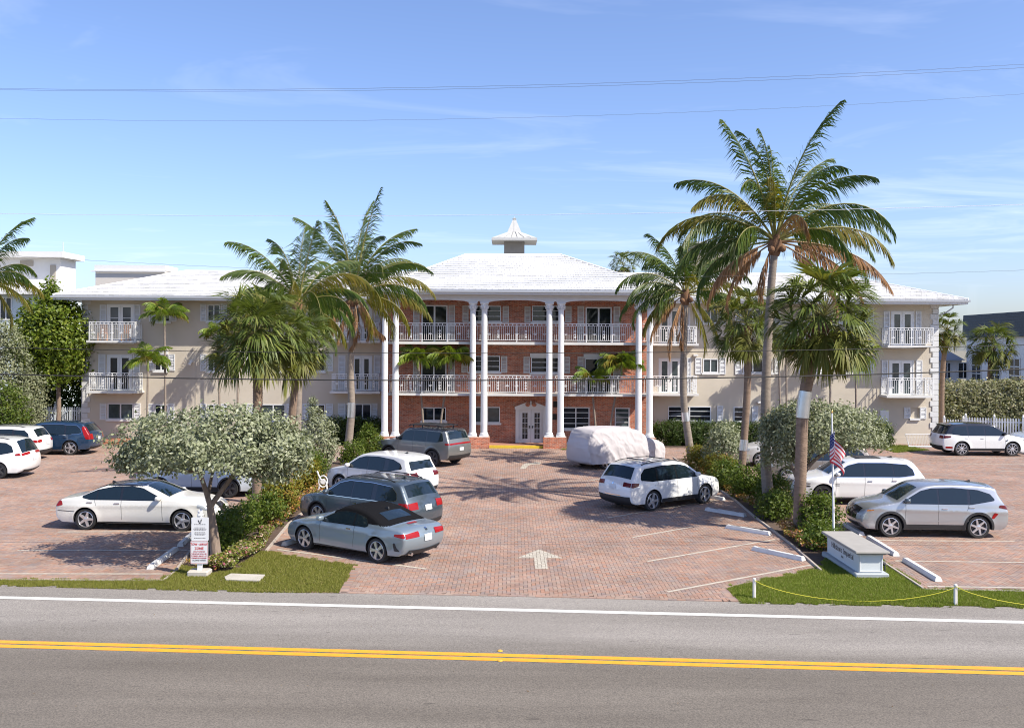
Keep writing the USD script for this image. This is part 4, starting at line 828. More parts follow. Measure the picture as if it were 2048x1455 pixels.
WAGD = [(-1.98, 1.16), (-1.92, 1.36), (-1.72, 1.52), (-.9, 1.58), (.1, 1.575), (.5, 1.48), (1.05, 1.14), (.96, 1.09), (-1.4, 1.09)]
D2R = math.radians
# 1. white luxury saloon beside the tow sign
SEDP = [(-2.40, .25), (-2.54, .33), (-2.60, .52), (-2.59, .74), (-2.50, .90), (-2.36, .985), (-2.0, 1.03), (-1.72, 1.08), (-1.15, 1.35), (-.65, 1.45), (-.1, 1.465), (.32, 1.41), (1.02, 1.10), (1.2, 1.02), (1.75, .96), (2.25, .85), (2.46, .72), (2.56, .54), (2.56, .34), (2.38, .22)]
F, R_ = G(365, 1061), G(175, 1058); h = math.atan2(F[1] - R_[1], F[0] - R_[0]); mid = (F + R_) / 2; nl = np.array([-math.sin(h), math.cos(h), 0]); c = mid + nl * .82 + np.array([math.cos(h), math.sin(h), 0]) * -.03
def sed_x(t, s):
    for m in s.side(LineString([(-2.5, .62), (-1.9, .60)]).buffer(.01), .004): t.part("bumper_strip", m, plast, local=True)
    t.part("sunroof", s.patch("front", 1.415, 1.455, .72, off=.008), cglass, smooth=True, local=True); fin(-1.0)(t, s)
make_car("saloon_car", "pearl white luxury saloon with black glass roof parked behind the tow sign", "car", (c[0], c[1], 0), h, "pearl", SEDP, 1.88, .985, .42, (-1.55, 1.615), .345,
         [(-1.72, 1.055), (-1.2, 1.27), (-.7, 1.365), (-.1, 1.385), (.27, 1.33), (.94, 1.02), (.88, .985), (-1.4, .99)], [(-.38, -.42, .035), (-1.17, -1.22, .02)], [[(-.36, .34), (-.38, 1.0)], [(.98, .32), (.95, .97)], [(-1.2, .78), (-1.28, 1.02)]], [(-.52, .87), (-1.42, .89)],
         wheel=("five", 5, alloy), roof=gloss, roof_z=1.40, glass_f=(1.06, 1.38, .86), glass_r=(1.10, 1.38, .84), tail=[("rear", .76, .93, .62, 1.0, [(-2.58, .74), (-2.30, .80), (-2.36, .94), (-2.52, .92)])], head=[("front", .66, .80, .55, 1.0, [(2.42, .66), (2.1, .76), (2.1, .87), (2.36, .80)])], grille=[(.50, .76, .34)], plate=(.62,), mirror=(.86, 1.0, None), seat_trim=chrome, extras=sed_x, crease=.8, tuck=.06)
# 2. pale blue-grey convertible with black soft top
CONP = [(-2.12, .26), (-2.26, .33), (-2.35, .52), (-2.36, .72), (-2.31, .88), (-2.2, .955), (-1.95, .985), (-1.6, 1.01), (-1.02, 1.26), (-.55, 1.365), (-.15, 1.38), (.2, 1.32), (.84, 1.02), (1.02, .955), (1.6, .90), (2.02, .79), (2.24, .66), (2.34, .5), (2.33, .3), (2.15, .2)]
F, R_ = G(612, 1097), G(758, 1123.5); h = math.atan2(F[1] - R_[1], F[0] - R_[0]); nl = np.array([-math.sin(h), math.cos(h), 0]); c = (F + R_) / 2 - nl * .80 - np.array([math.cos(h), math.sin(h), 0]) * .06; HANG = h
def con_x(t, s):
    for m in s.side(rnd(Polygon([(-2.22, .40), (-2.02, .40), (-1.98, .62), (-2.05, .62), (-2.1, .5)]), .01), .006): t.part("bumper_vent", m, plast, smooth=True, local=True)
    for sg in (1, -1): t.part("exhaust", tube([(-2.36, sg * .55, .30), (-2.2, sg * .55, .30)], .045, 12), chrome, local=True)
    t.part("brake_light", s.patch("rear", .985, .995, .22, off=.012), tailm, local=True); t.part("emblem", s.patch("rear", .84, .90, .045, off=.012, nz=3, nt=5), chrome, local=True); fin(-.9)(t, s)
make_car("convertible_car", "pale blue grey convertible with black soft top at the front of the left row", "car", (c[0], c[1], 0), h, "blue_grey", CONP, 1.87, .945, .45, (-1.40, 1.45), .345,
         [(-1.05, .985), (-.92, 1.16), (-.5, 1.255), (-.1, 1.275), (.2, 1.22), (.78, .965), (.72, .935), (-.95, .95)], [(-.50, -.52, .022)], [[(-.50, .32), (-.56, .95)], [(.82, .30), (.78, .93)]], [(-.35, .83)],
         wheel=("double", 5, alloy), roof=(canvas, -1.7, .34), roof_z=1.015, glass_f=(1.0, 1.27, .86), glass_r=(1.085, 1.24, .62), tail=[("rear", .74, .86, .42, 1.0, [(-2.34, .76), (-2.02, .80), (-2.02, .86), (-2.3, .88)])], head=[("front", .58, .70, .5, 1.0, [(2.24, .60), (1.95, .68), (1.95, .76), (2.16, .72)])], grille=[(.3, .62, .28)], plate=(.62,), mirror=(.72, .97, None), bumper=[("rear", .28, .44, .82, .9)], seat_trim=chrome, extras=con_x, crease=.78, tuck=.06)
# 3. slate three-row SUV
fw, lf = np.array([math.cos(h), math.sin(h), 0]), np.array([-math.sin(h), math.cos(h), 0])
def rack_rails(t, s): fin(-1.5)(t, s)
make_car("suv", "dark slate grey SUV with roof rails parked behind the convertible", "car", (-4.72, 30.75, 0), h, "slate", scale_prof(WAGP, 1.0, 1.0), 1.92, 1.08, .34, (-1.42, 1.43), .37, WAGD, [(-.08, -.1, .03), (-1.05, -1.0, .1), (.0, 0, .0001)], [[(-.06, .38), (-.08, 1.08)], [(1.02, .36), (.98, 1.08)], [(-1.02, .9), (-1.05, 1.09)]], [(-.28, .92), (-1.2, .93)],
         wheel=("double", 6, alloy), glass_f=(1.15, 1.58, .86), glass_r=(1.22, 1.56, .88), tail=[("rear", .86, 1.06, .55, 1.0, [(-2.46, .84), (-2.2, .86), (-2.08, 1.08), (-2.36, 1.08)])], head=[("front", .70, .84, .5, 1.0, [(2.38, .72), (2.1, .78), (2.1, .9), (2.26, .88)])], grille=[(.46, .84, .45)], plate=(.80,), cladding=.05, rails=(-1.75, .35, .06), mirror=(.96, 1.13, None), bumper=[("rear", .33, .50, .95)], seat_trim=chrome, extras=rack_rails, trim=chrome)
# 4. white compact SUV
make_car("suv", "white compact SUV with dark windows between the slate SUV and the boxy grey SUV", "car", (-5.25, 37.4, 0), h, "white", scale_prof(SUVP, 1.0, 1.04), 1.9, 1.12, .30, (-1.36, 1.38), .365, scale_prof(SUVD, 1, 1.04), [(-.1, -.12, .03), (-1.02, -1.12, .12)], [[(-.08, .36), (-.1, 1.1)], [(.98, .34), (.95, 1.1)]], [(-.3, .95), (-1.15, .97)],
         wheel=("five", 5, alloy), glass_f=(1.17, 1.57, .86), glass_r=(1.16, 1.5, .86), tail=[("rear", .90, 1.06, .58, 1.0, [(-2.30, .9), (-2.02, .93), (-1.98, 1.07), (-2.22, 1.08)])], tail_m=taild, head=[("front", .76, .88, .5, 1.0, [(2.2, .76), (1.95, .82), (1.95, .96), (2.1, .92)])], grille=[(.5, .76, .42)], plate=(.78,), cladding=.045, mirror=(.9, 1.16, None), bumper=[("rear", .3, .5, .95)], extras=fin(-1.3))
# 5. boxy grey SUV with roof rack
def box_x(t, s):
    mb = MB()
    for sg in (-1, 1): mb.add(tube([(-1.8, sg * .62, 1.97), (-1.5, sg * .62, 2.0), (.1, sg * .62, 1.99), (.4, sg * .62, 1.93)], .028, 6))
    for x in np.linspace(-1.7, .3, 8): mb.box(x - .04, x + .04, -.62, .62, 1.975, 2.0)
    for x in (-1.5, -.5, .1):
        for sg in (-1, 1): mb.box(x - .03, x + .03, sg * .62 - .02, sg * .62 + .02, 1.86, 1.98)
    t.part("roof_rack", mb, plast, local=True); t.part("light_bar", s.patch("rear", 1.10, 1.17, .98, off=.014), tailm, smooth=True, local=True)
    t.part("running_board", MB().box(-.9, .9, .86, .98, .36, .41).box(-.9, .9, -.98, -.86, .36, .41), plast, local=True)
make_car("suv", "boxy grey off-road SUV with black roof rack parked in front of the brick portico", "car", (-4.55, 47.6, 0), h, "sage_grey", BOXP, 1.96, 1.21, .2, (-1.40, 1.45), .41, BOXD, [(-.15, -.15, .035), (-1.0, -1.0, .045)], [[(-.13, .42), (-.15, 1.21)], [(.85, .42), (.82, 1.21)], [(-1.0, .95), (-1.0, 1.22)]], [(-.3, 1.04), (-1.15, 1.06)],
         wheel=("double", 6, alloyd), roof=gloss, roof_z=1.76, glass_f=(1.25, 1.72, .86), glass_r=(1.36, 1.72, .88), tail=[(None, 0, 0, 0, 0, [(-2.44, 1.09), (-2.2, 1.09), (-2.16, 1.19), (-2.38, 1.19)])], head=[("front", .9, 1.0, .5, 1.0, [(2.32, .9), (2.1, .92), (2.1, 1.04), (2.26, 1.02)])], grille=[(.6, .98, .4)], plate=(.80,), cladding=.07, mirror=(.80, 1.26, gloss), bumper=[("rear", .36, .6, .98)], extras=box_x, ends=.05, taper=(.10, .05))
# 6. white SUV with roof rails, right of the drive
F, R_ = G(1406.7, 1005.5), G(1300.9, 1020.6); h6 = math.atan2(F[1] - R_[1], F[0] - R_[0]); nl = np.array([-math.sin(h6), math.cos(h6), 0]); c = (F + R_) / 2 + nl * .83 - np.array([math.cos(h6), math.sin(h6), 0]) * .03
def mdx_x(t, s):
    for x in (-1.2, -.2): t.part("crossbar", bx(x - .03, x + .03, -.6, .6, 1.76, 1.785), plast, local=True)
    t.part("bumper_strip", s.patch("rear", .60, .63, .5, off=.014), chrome, local=True); t.part("emblem", s.patch("rear", .95, 1.02, .05, off=.012, nz=3, nt=5), chrome, local=True)
make_car("suv", "white SUV with black roof rails on the right of the driveway", "car", (c[0], c[1], 0), h6, "white", scale_prof(WAGP, .985, 1.0), 1.95, 1.09, .33, (-1.39, 1.40), .375, scale_prof(WAGD, .985, 1.0), [(-.12, -.12, .03), (-1.18, -1.05, .05)], [[(-.10, .36), (-.12, 1.08)], [(1.0, .35), (.96, 1.09)], [(-1.1, .9), (-1.16, 1.1)]], [(-.3, .93), (-1.2, .94)],
         wheel=("five", 5, alloy), glass_f=(1.15, 1.58, .86), glass_r=(1.18, 1.57, .9), tail=[("rear", .92, 1.06, .6, 1.0, [(-2.41, .90), (-2.12, .95), (-2.05, 1.06), (-2.32, 1.08)])], tail_m=taild, head=[("front", .74, .86, .5, 1.0, [(2.32, .74), (2.0, .82), (2.0, .94), (2.2, .90)])], grille=[(.5, .78, .4)], plate=(.80,), rails=(-1.75, .3, .05), mirror=(.93, 1.14, None), bumper=[("rear", .29, .58, .98)], extras=mdx_x, cladding=.0001)
# 7. silver SUV, right lot, nearest
F, R_ = G(1778.9, 1072.6), G(1953.7, 1074.8); h7 = math.atan2(F[1] - R_[1], F[0] - R_[0]); nl = np.array([-math.sin(h7), math.cos(h7), 0]); c = (F + R_) / 2 - nl * .81 + np.array([math.cos(h7), math.sin(h7), 0]) * -.03
def tuc_x(t, s):
    for m in s.side(rnd(Polygon([(-1.95, .78), (-1.80, .62), (-1.72, .64), (-1.82, .82)]), .01), .012): t.part("side_reflector", m, tailm, local=True)
    for m in s.side(rnd(Polygon([(2.12, .80), (1.9, .84), (1.9, .87), (2.1, .86)]), .005), .012): t.part("indicator", m, amber, local=True)
    for m in s.side(LineString([(-1.0, .56), (.95, .50)]).buffer(.012), .004): t.part("body_crease", m, CP["silver"], smooth=True, local=True)
    fin(-1.35)(t, s)
make_car("suv", "silver SUV with black wheel arch cladding nearest the road in the right lot", "car", (c[0], c[1], 0), h7, "silver", SUVP, 1.87, 1.09, .32, (-1.34, 1.39), .355, SUVD, [(-.1, -.12, .03), (-1.02, -1.12, .045), (-1.0, -1.1, .0001)], [[(-.08, .40), (-.1, 1.08)], [(.95, .38), (.92, 1.08)], [(-.98, .86), (-1.05, 1.08)]], [(-.28, .92), (-1.12, .97)],
         wheel=("swirl", 6, alloy), glass_f=(1.14, 1.53, .86), glass_r=(1.10, 1.46, .86), tail=[("rear", .88, 1.0, .5, 1.0, [(-2.31, .90), (-1.96, .97), (-2.0, 1.05), (-2.24, 1.04)])], tail_m=taild, head=[("front", .52, .68, .70, 1.0, [(2.26, .54), (2.05, .56), (2.1, .72), (2.22, .70)])], grille=[(.52, .84, .78)], plate=(.62,), cladding=.075, mirror=(.9, 1.12, CP["slate"]), bumper=[("rear", .28, .5, .96), ("front", .3, .42, .8)], seat_trim=chrome, extras=tuc_x, crease=.86)
# 8. white luxury SUV, right lot, second
F = G(1648.9, 1008.6); c = F + np.array([1.42, .84, 0])
def gv_x(t, s):
    for k in (.0, .05):
        for m in s.side(sbox(.85, .74 + k, 1.05, .755 + k), .006): t.part("side_vent", m, plast, local=True)
    for k in (0, .09):
        for m in s.side(rnd(sbox(1.95, .70 + k, 2.30, .735 + k), .006), .010): t.part("lamp_strip", m, gloss, local=True)
    t.part("sunroof", bx(-.9, .05, -.42, .42, 1.735, 1.742), cglass, local=True); fin(-1.35)(t, s)
make_car("suv", "white luxury SUV with glass sunroof behind the silver SUV in the right lot", "car", (c[0], c[1], 0), math.pi - .02, "white", scale_prof(WAGP, 1.0, 1.0), 1.96, 1.09, .36, (-1.47, 1.48), .385, scale_prof(WAGD, 1.0, 1.0), [(-.1, -.1, .03), (-1.25, -1.1, .02)], [[(-.08, .36), (-.1, 1.08)], [(1.02, .35), (.98, 1.09)], [(-1.1, .9), (-1.16, 1.1)]], [(-.28, .92), (-1.2, .94)],
         wheel=("five", 5, alloyd), glass_f=(1.15, 1.58, .86), glass_r=(1.2, 1.56, .86), tail=[("rear", .86, .95, .6, 1.0, [(-2.46, .88), (-2.2, .9), (-2.2, .94), (-2.44, .94)])], head=[("front", .72, .84, .55, 1.0, None)], grille=[(.4, .8, .42)], plate=(.6,), mirror=(.95, 1.13, None), bumper=[("rear", .3, .45, .95)], seat_trim=chrome, trim=chrome, extras=gv_x, crease=.84)
# 9. taupe SUV behind it
F = G(1576, 969); c = F + np.array([1.40, .84, 0])
make_car("suv", "taupe grey SUV behind the white luxury SUV, half hidden by the silver tree", "car", (c[0], c[1], 0), math.pi - .02, "taupe", scale_prof(WAGP, .98, 1.0), 1.94, 1.09, .34, (-1.42, 1.42), .38, scale_prof(WAGD, .98, 1.0), [(-.1, -.1, .03), (-1.2, -1.1, .05)], [[(-.08, .36), (-.1, 1.08)], [(1.0, .35), (.96, 1.09)]], [(-.28, .92), (-1.2, .94)],
         wheel=("five", 8, alloy), roof=CP["frost"], roof_z=1.62, glass_f=(1.15, 1.58, .86), glass_r=(1.2, 1.56, .86), tail=[("rear", .9, 1.02, .6, 1.0, None)], head=[("front", .74, .86, .5, 1.0, [(2.30, .74), (1.98, .80), (1.98, .91), (2.2, .90)])], grille=[(.46, .78, .45)], rails=(-1.7, .3, .05), mirror=(.93, 1.13, None), cladding=.04)
# 10. the car beyond that one
F = G(1521, 933); c = F + np.array([1.42, .82, 0])
make_car("crossover_car", "silvery crossover with brown tinted roof, farthest in the row behind the palm trunks", "car", (c[0], c[1], 0), math.pi - .02, "shell", scale_prof(SUVP, 1.02, 1.0), 1.88, 1.09, .36, (-1.4, 1.42), .36, scale_prof(SUVD, 1.02, 1.0), [(-.1, -.12, .03), (-1.02, -1.12, .045)], [[(-.08, .36), (-.1, 1.08)], [(.97, .35), (.94, 1.08)]], [(-.28, .92), (-1.15, .94)],
         wheel=("five", 5, alloy), roof=CP["taupe"], roof_z=1.52, glass_f=(1.14, 1.53, .86), glass_r=(1.1, 1.46, .86), head=[("front", .74, .84, .5, 1.0, [(2.2, .76), (1.95, .82), (1.95, .92), (2.12, .88)])], grille=[(.45, .74, .45)], mirror=(.92, 1.12, None), trim=chrome)
# 11. white SUV with black roof at the far right
F, R_ = G(2024, 911.5), G(1922.8, 910.8); h11 = math.atan2(F[1] - R_[1], F[0] - R_[0]); c = (F + R_) / 2 + np.array([-.02, .84, 0])
def rr_x(t, s):
    for m in s.side(rnd(Polygon([(.98, .80), (1.16, .88), (1.12, .93), (1.0, .86)]), .008), .006): t.part("side_vent", m, gloss, local=True)
    for m in s.side(rnd(sbox(-2.3, .42, -1.92, .52), .01), .008): t.part("side_reflector", m, tailm, local=True)
    t.part("spoiler", bx(-2.16, -1.85, -.62, .62, 1.64, 1.70), gloss, local=True)
make_car("suv", "white SUV with black floating roof at the far right near the picket fence", "car", (c[0], c[1], 0), h11, "white", scale_prof(WAGP, .985, 1.045), 1.98, 1.14, .30, (-1.40, 1.40), .40, scale_prof(WAGD, .985, 1.05), [(-.1, -.12, .03), (-1.02, -1.08, .05)], [[(-.08, .38), (-.1, 1.12)], [(1.0, .38), (.96, 1.12)], [(-1.0, .95), (-1.06, 1.14)]], [(-.28, .99), (-1.15, 1.0)],
         wheel=("swirl", 9, alloy), roof=gloss, roof_z=1.19, glass_f=(1.22, 1.64, .86), glass_r=(1.26, 1.62, .88), tail=[("rear", .95, 1.10, .62, 1.0, [(-2.42, .96), (-2.02, 1.02), (-1.98, 1.11), (-2.34, 1.12)])], tail_m=taild, head=[("front", .82, .92, .5, 1.0, [(2.3, .82), (2.0, .88), (2.0, .95), (2.2, .94)])], grille=[(.5, .82, .4)], plate=(.95,), mirror=(.95, 1.2, gloss), bumper=[("rear", .3, .56, .98)], extras=rr_x, cladding=.0001)
# 12. sliver of a pale car beyond the right edge
make_car("hatchback_car", "pale car cut off by the right edge behind the black-roofed white SUV", "car", (31.85, 54.6, 0), math.pi - .1, "frost", SUVP, 1.86, 1.09, .34, (-1.36, 1.38), .36, SUVD, [(-.1, -.12, .03), (-1.02, -1.12, .045)], [[(-.08, .36), (-.1, 1.08)]], [(-.28, .92)], wheel=("five", 5, alloy), glass_f=(1.14, 1.53, .86), glass_r=(1.1, 1.46, .86), head=[("front", .72, .82, .5, 1.0, None)], grille=[(.45, .72, .5)], mirror=(.92, 1.12, None))
# 13. navy wagon in the left lot
R_ = G(140, 909.5); c = R_ + np.array([-1.45, .84, 0])
def xc_x(t, s):
    for sg in (1, -1): t.part("tail_light", s.patch("rear", 1.1, 1.5, *sorted((sg * .93, sg * 1.0)), off=.012), tailm, smooth=True, local=True)
    fin(-1.5)(t, s)
make_car("estate_car", "navy blue estate SUV with tall red tail lights by the left fence", "car", (c[0], c[1], 0), math.pi + .03, "navy", scale_prof(WAGP, 1.02, 1.03), 1.96, 1.12, .32, (-1.46, 1.48), .39, scale_prof(WAGD, 1.02, 1.03), [(-.1, -.1, .03), (-1.2, -1.1, .04)], [[(-.08, .38), (-.1, 1.1)], [(1.02, .36), (.98, 1.12)], [(-1.1, .9), (-1.16, 1.1)]], [(-.28, .95), (-1.2, .96)],
         wheel=("five", 5, alloy), glass_f=(1.18, 1.62, .86), glass_r=(1.24, 1.58, .86), tail=[("rear", .84, 1.12, .72, 1.0, [(-2.5, .84), (-2.28, .86), (-2.16, 1.1), (-2.02, 1.45), (-2.07, 1.56), (-2.3, 1.26), (-2.44, 1.1)])], head=[("front", .74, .86, .5, 1.0, None)], grille=[(.5, .8, .4)], plate=(.78,), mirror=(.96, 1.18, None), bumper=[("rear", .32, .46, .9)], trim=chrome, extras=xc_x)
# 14. white SUV cut by the left edge
R_ = G(79, 922); c = R_ + np.array([-2.58, .84, 0])
make_car("suv", "white SUV with roof rails behind the white minivan at the left edge", "car", (c[0], c[1], 0), math.pi + .05, "white", scale_prof(WAGP, .985, 1.01), 1.93, 1.1, .34, (-1.42, 1.46), .38, scale_prof(WAGD, .985, 1.01), [(-.1, -.1, .03), (-1.2, -1.1, .06)], [[(-.08, .36), (-.1, 1.08)], [(1.0, .35), (.96, 1.09)]], [(-.28, .92), (-1.2, .94)],
         wheel=("five", 5, alloy), glass_f=(1.16, 1.58, .86), glass_r=(1.2, 1.56, .84), tail=[("rear", .93, 1.06, .62, 1.0, [(-2.42, .92), (-2.16, .95), (-2.12, 1.06), (-2.34, 1.08)])], head=[("front", .74, .86, .5, 1.0, None)], grille=[(.5, .8, .4)], plate=(.78,), rails=(-1.7, .3, .06), mirror=(.93, 1.14, None), bumper=[("rear", .3, .56, .97)])
# 15. white minivan
VANP = [(-2.38, .26), (-2.52, .34), (-2.58, .55), (-2.57, .85), (-2.48, 1.1), (-2.22, 1.58), (-2.1, 1.68), (-1.5, 1.755), (-.3, 1.77), (.3, 1.72), (.7, 1.6), (1.5, 1.15), (1.65, 1.08), (2.1, .95), (2.4, .8), (2.52, .62), (2.55, .42), (2.4, .26)]
VAND = [(-2.16, 1.18), (-2.05, 1.42), (-1.8, 1.56), (-.5, 1.63), (.2, 1.6), (.6, 1.48), (1.2, 1.16), (1.1, 1.09), (-1.6, 1.08)]
R_ = G(3, 957); c = R_ + np.array([-1.72, .86, 0])
def van_x(t, s):
    for m in s.side(rnd(Polygon([(-2.5, 1.02), (-2.26, 1.02), (-2.26, 1.10), (-2.44, 1.12)]), .01), .011): t.part("tail_light", m, tailm, local=True)
make_car("minivan", "white minivan cut off by the left edge of the picture", "minivan", (c[0], c[1], 0), math.pi + .05, "white", VANP, 2.0, 1.1, .32, (-1.55, 1.53), .36, VAND, [(.1, .05, .03), (-1.1, -1.1, .04)], [[(.1, .34), (.08, 1.1)], [(-1.05, .5), (-1.08, 1.1)], [(1.15, .34), (1.12, 1.1)]], [(-.08, .95), (-.25, .95)],
         wheel=("five", 5, alloyd), glass_f=(1.15, 1.6, .86), glass_r=(1.12, 1.62, .93), tail=[("rear", 1.0, 1.10, .30, 1.0, None)], head=[("front", .7, .8, .5, 1.0, None)], grille=[(.4, .64, .4)], plate=(.74,), rails=(-1.9, .2, .05), mirror=(1.1, 1.14, None), bumper=[("rear", .27, .4, .9)], extras=van_x)
# 16. white SUV under the silver tree in the left lot
F = G(459, 994); c = F + np.array([-1.38, .82, 0])
make_car("suv", "white SUV parked under the big silver tree in the left lot", "car", (c[0], c[1], 0), .0, "frost", scale_prof(SUVP, 1.0, 1.0), 1.86, 1.09, .34, (-1.36, 1.38), .36, SUVD, [(-.1, -.12, .03), (-1.02, -1.12, .05)], [[(-.08, .36), (-.1, 1.08)], [(.97, .35), (.94, 1.08)], [(-.98, .86), (-1.05, 1.08)]], [(-.28, .92), (-1.15, .94)],
         wheel=("double", 5, alloyd), glass_f=(1.14, 1.53, .86), glass_r=(1.1, 1.46, .86), tail=[("rear", .9, 1.03, .55, 1.0, [(-2.31, .90), (-1.96, .93), (-2.0, 1.04), (-2.24, 1.04)])], head=[("front", .72, .84, .5, 1.0, [(2.2, .74), (1.95, .82), (1.95, .92), (2.12, .88)])], grille=[(.45, .74, .5)], plate=(.75,), cladding=.05, mirror=(.9, 1.12, plast), bumper=[("rear", .3, .46, .95)])
# 17. the vehicle under a pale dust cover
clothm = pm("dust_cover", (.52, .485, .49), .85, var=.05, vs=2.5, bump=.15, bs=9)
def covered():
    t = T("covered_vehicle", "large vehicle under a pale draped dust cover by the brick portico", "covered vehicle", (5.35, 47.0, 0), h6 - .05)
    P = [(-2.38, .34), (-2.50, .5), (-2.53, .95), (-2.47, 1.3), (-2.28, 1.78), (-2.05, 1.94), (-.6, 1.97), (.35, 1.9), (.75, 1.76), (1.35, 1.36), (1.7, 1.28), (2.2, 1.16), (2.42, .96), (2.5, .6), (2.42, .36)]
    s = Shell(P, 2.08, 1.2, .16, (-1.5, 1.5), .38, arches=False, rr=.14, crown=.03, ends=.07, tuck=-.02, taper=(.14, .06)); (v, f), und = s.body(); q = v.copy()
    n1 = meshkit.fbm(np.column_stack([v[:, 0] * 1.6, v[:, 1] * 2.2, v[:, 2] * 1.3]), 4, 3) - .5; n2 = meshkit.fbm(np.column_stack([v[:, 0] * 2.4 + v[:, 2] * 1.8, v[:, 1] * 2.0, v[:, 2] * .8 - v[:, 0] * .9]), 3, 9); ridge = 1 - np.abs(n2 - .5) * 7; ridge = np.clip(ridge, 0, 1) ** 1.5
    fold = np.abs(np.sin(v[:, 0] * 5.2 + 2.6 * v[:, 2] + 5 * n1)) ** 3; low = np.clip((1.5 - v[:, 2]) / 1.1, 0, 1)
    sg = np.sign(v[:, 1]); side = np.clip(np.abs(v[:, 1]) / .95, 0, 1) ** 3
    q[:, 1] += sg * side * (.06 * n1 + .045 * fold * low + .035 * ridge + .01); q[:, 2] += .05 * n1 * (v[:, 2] > 1) - (v[:, 2] < .5) * (.06 + .10 * n1); q[:, 0] += .05 * n1 + .02 * ridge * np.sign(v[:, 0]); q[:, 2] += .02 * ridge * (v[:, 2] > 1.0) * (np.abs(v[:, 1]) < .9)
    # tie-down strap pulled in over the bonnet
    q[:, 2] -= .05 * np.exp(-((v[:, 0] - .55 - .25 * v[:, 1]) / .10) ** 2) * (v[:, 2] > 1.2)
    t.part("dust_cover", (q, f), clothm, smooth=60, local=True); t.part("underbody", und, plast, local=True)
    key = (.38, 5, "five"); WHEELS.setdefault(key, wheel_meshes(.38, .235, 5, "five"))
    for xw in (-1.5, 1.5):
        for sg in (1, -1):
            o = np.array([xw, sg * .84, .38]); ty, ri, di = WHEELS[key]; tr = lambda m: (m[0] * np.array([1, sg, 1]) + o, m[1] if sg > 0 else m[1][:, ::-1]); p = t.part("wheel", tr(ty), rubber, local=True); t.part("rim", tr(ri), alloy, parent=p, local=True)
covered()
# ------------------------------------------------------------ plants
coco = leafm("palm_leaf_green", [(.05, .09, .014), (.08, .125, .018), (.035, .07, .012), (.12, .155, .022), (.06, .10, .015)], .25, .35, .5)
cocoy = leafm("palm_leaf_yellowing", [(.19, .16, .02), (.13, .14, .018), (.24, .17, .03), (.1, .12, .016)], .3, .4)
dead = leafm("palm_leaf_dead", [(.30, .155, .075), (.36, .20, .10), (.22, .11, .055), (.40, .25, .15)], .15, .7, .2)
fanl = leafm("fan_leaf_green", [(.09, .13, .024), (.14, .175, .035), (.06, .095, .02), (.22, .235, .06), (.11, .145, .026)], .22, .38, .5)
fany = leafm("fan_leaf_light", [(.17, .17, .035), (.13, .15, .03), (.2, .18, .05)], .25, .45)
xmas = leafm("christmas_palm_leaf", [(.13, .21, .022), (.18, .25, .03), (.10, .16, .02), (.24, .27, .04)], .3, .35, .5)
rachm = pm("palm_rib", (.22, .20, .05), .5); rachd = pm("palm_rib_dead", (.3, .18, .09), .7)
fibre = pm("palm_fibre", (.17, .085, .04), .9, var=.45, vs=9, bump=1, bs=25)
trunkg = pm("palm_trunk_grey", (.25, .205, .165), .9, var=.25, vs=3.5, bump=.7, bs=16, stretch=(1, 1, 3.5))
trunkb = pm("sabal_trunk", (.22, .15, .105), .9, var=.3, vs=4, bump=.9, bs=14, stretch=(1, 1, 2.2))
barkm = pm("bark_grey", (.23, .17, .13), .9, var=.35, vs=4, bump=1, bs=10, stretch=(2.5, 2.5, .6))
shaftm = pm("crownshaft", (.17, .21, .05), .5, var=.2, vs=5)
bandm = pm("metal_band", (.6, .6, .6), .25, metal=.9, var=.1, vs=3)
silv = leafm("silver_leaf", [(.26, .28, .17), (.34, .36, .24), (.14, .165, .08), (.44, .45, .33), (.20, .225, .12), (.30, .32, .2), (.11, .13, .06)], .15, .5, .3)
silvd = leafm("silver_leaf_dull", [(.19, .21, .12), (.26, .28, .18), (.14, .165, .08), (.3, .31, .21), (.22, .225, .12)], .2, .5, .3)
glossy = leafm("broad_leaf", [(.10, .15, .014), (.16, .21, .022), (.05, .09, .01), (.24, .27, .04), (.12, .17, .016)], .3, .3, .5)
green = leafm("shrub_leaf", [(.07, .115, .014), (.11, .155, .02), (.045, .08, .012), (.15, .18, .025), (.085, .12, .015)], .3, .4, .4)
golden = leafm("shrub_leaf_golden", [(.2, .2, .025), (.15, .17, .02), (.26, .21, .03), (.11, .14, .018), (.3, .16, .03)], .3, .4)
dkgreen = leafm("hedge_leaf", [(.035, .065, .012), (.055, .09, .015), (.025, .045, .01), (.075, .11, .02)], .25, .4)
olive = leafm("hedge_leaf_olive", [(.23, .24, .12), (.31, .31, .18), (.16, .17, .08), (.38, .36, .24), (.25, .22, .12)], .2, .5)
flow = leafm("flower_mix", [(.5, .14, .2), (.10, .14, .02), (.12, .15, .02), (.09, .13, .02), (.15, .18, .03), (.14, .17, .03), (.6, .42, .32), (.12, .16, .025), (.20, .2, .03), (.10, .14, .02), (.62, .56, .44), (.13, .15, .02), (.09, .12, .02), (.45, .22, .14), (.16, .19, .03), (.26, .24, .04)], .2, .5)
flow2 = leafm("croton_mix", [(.35, .3, .04), (.5, .2, .05), (.1, .13, .02), (.14, .15, .03), (.55, .35, .2), (.3, .08, .05)], .2, .5)
grassm = leafm("grass_blade", [(.15, .215, .022), (.2, .26, .03), (.12, .18, .02), (.25, .28, .05), (.17, .235, .025), (.32, .28, .1)], .25, .5, .3)
grassy = leafm("grass_blade_dry", [(.2, .21, .035), (.24, .23, .05), (.16, .185, .025), (.3, .25, .09), (.18, .2, .03)], .25, .5, .3)
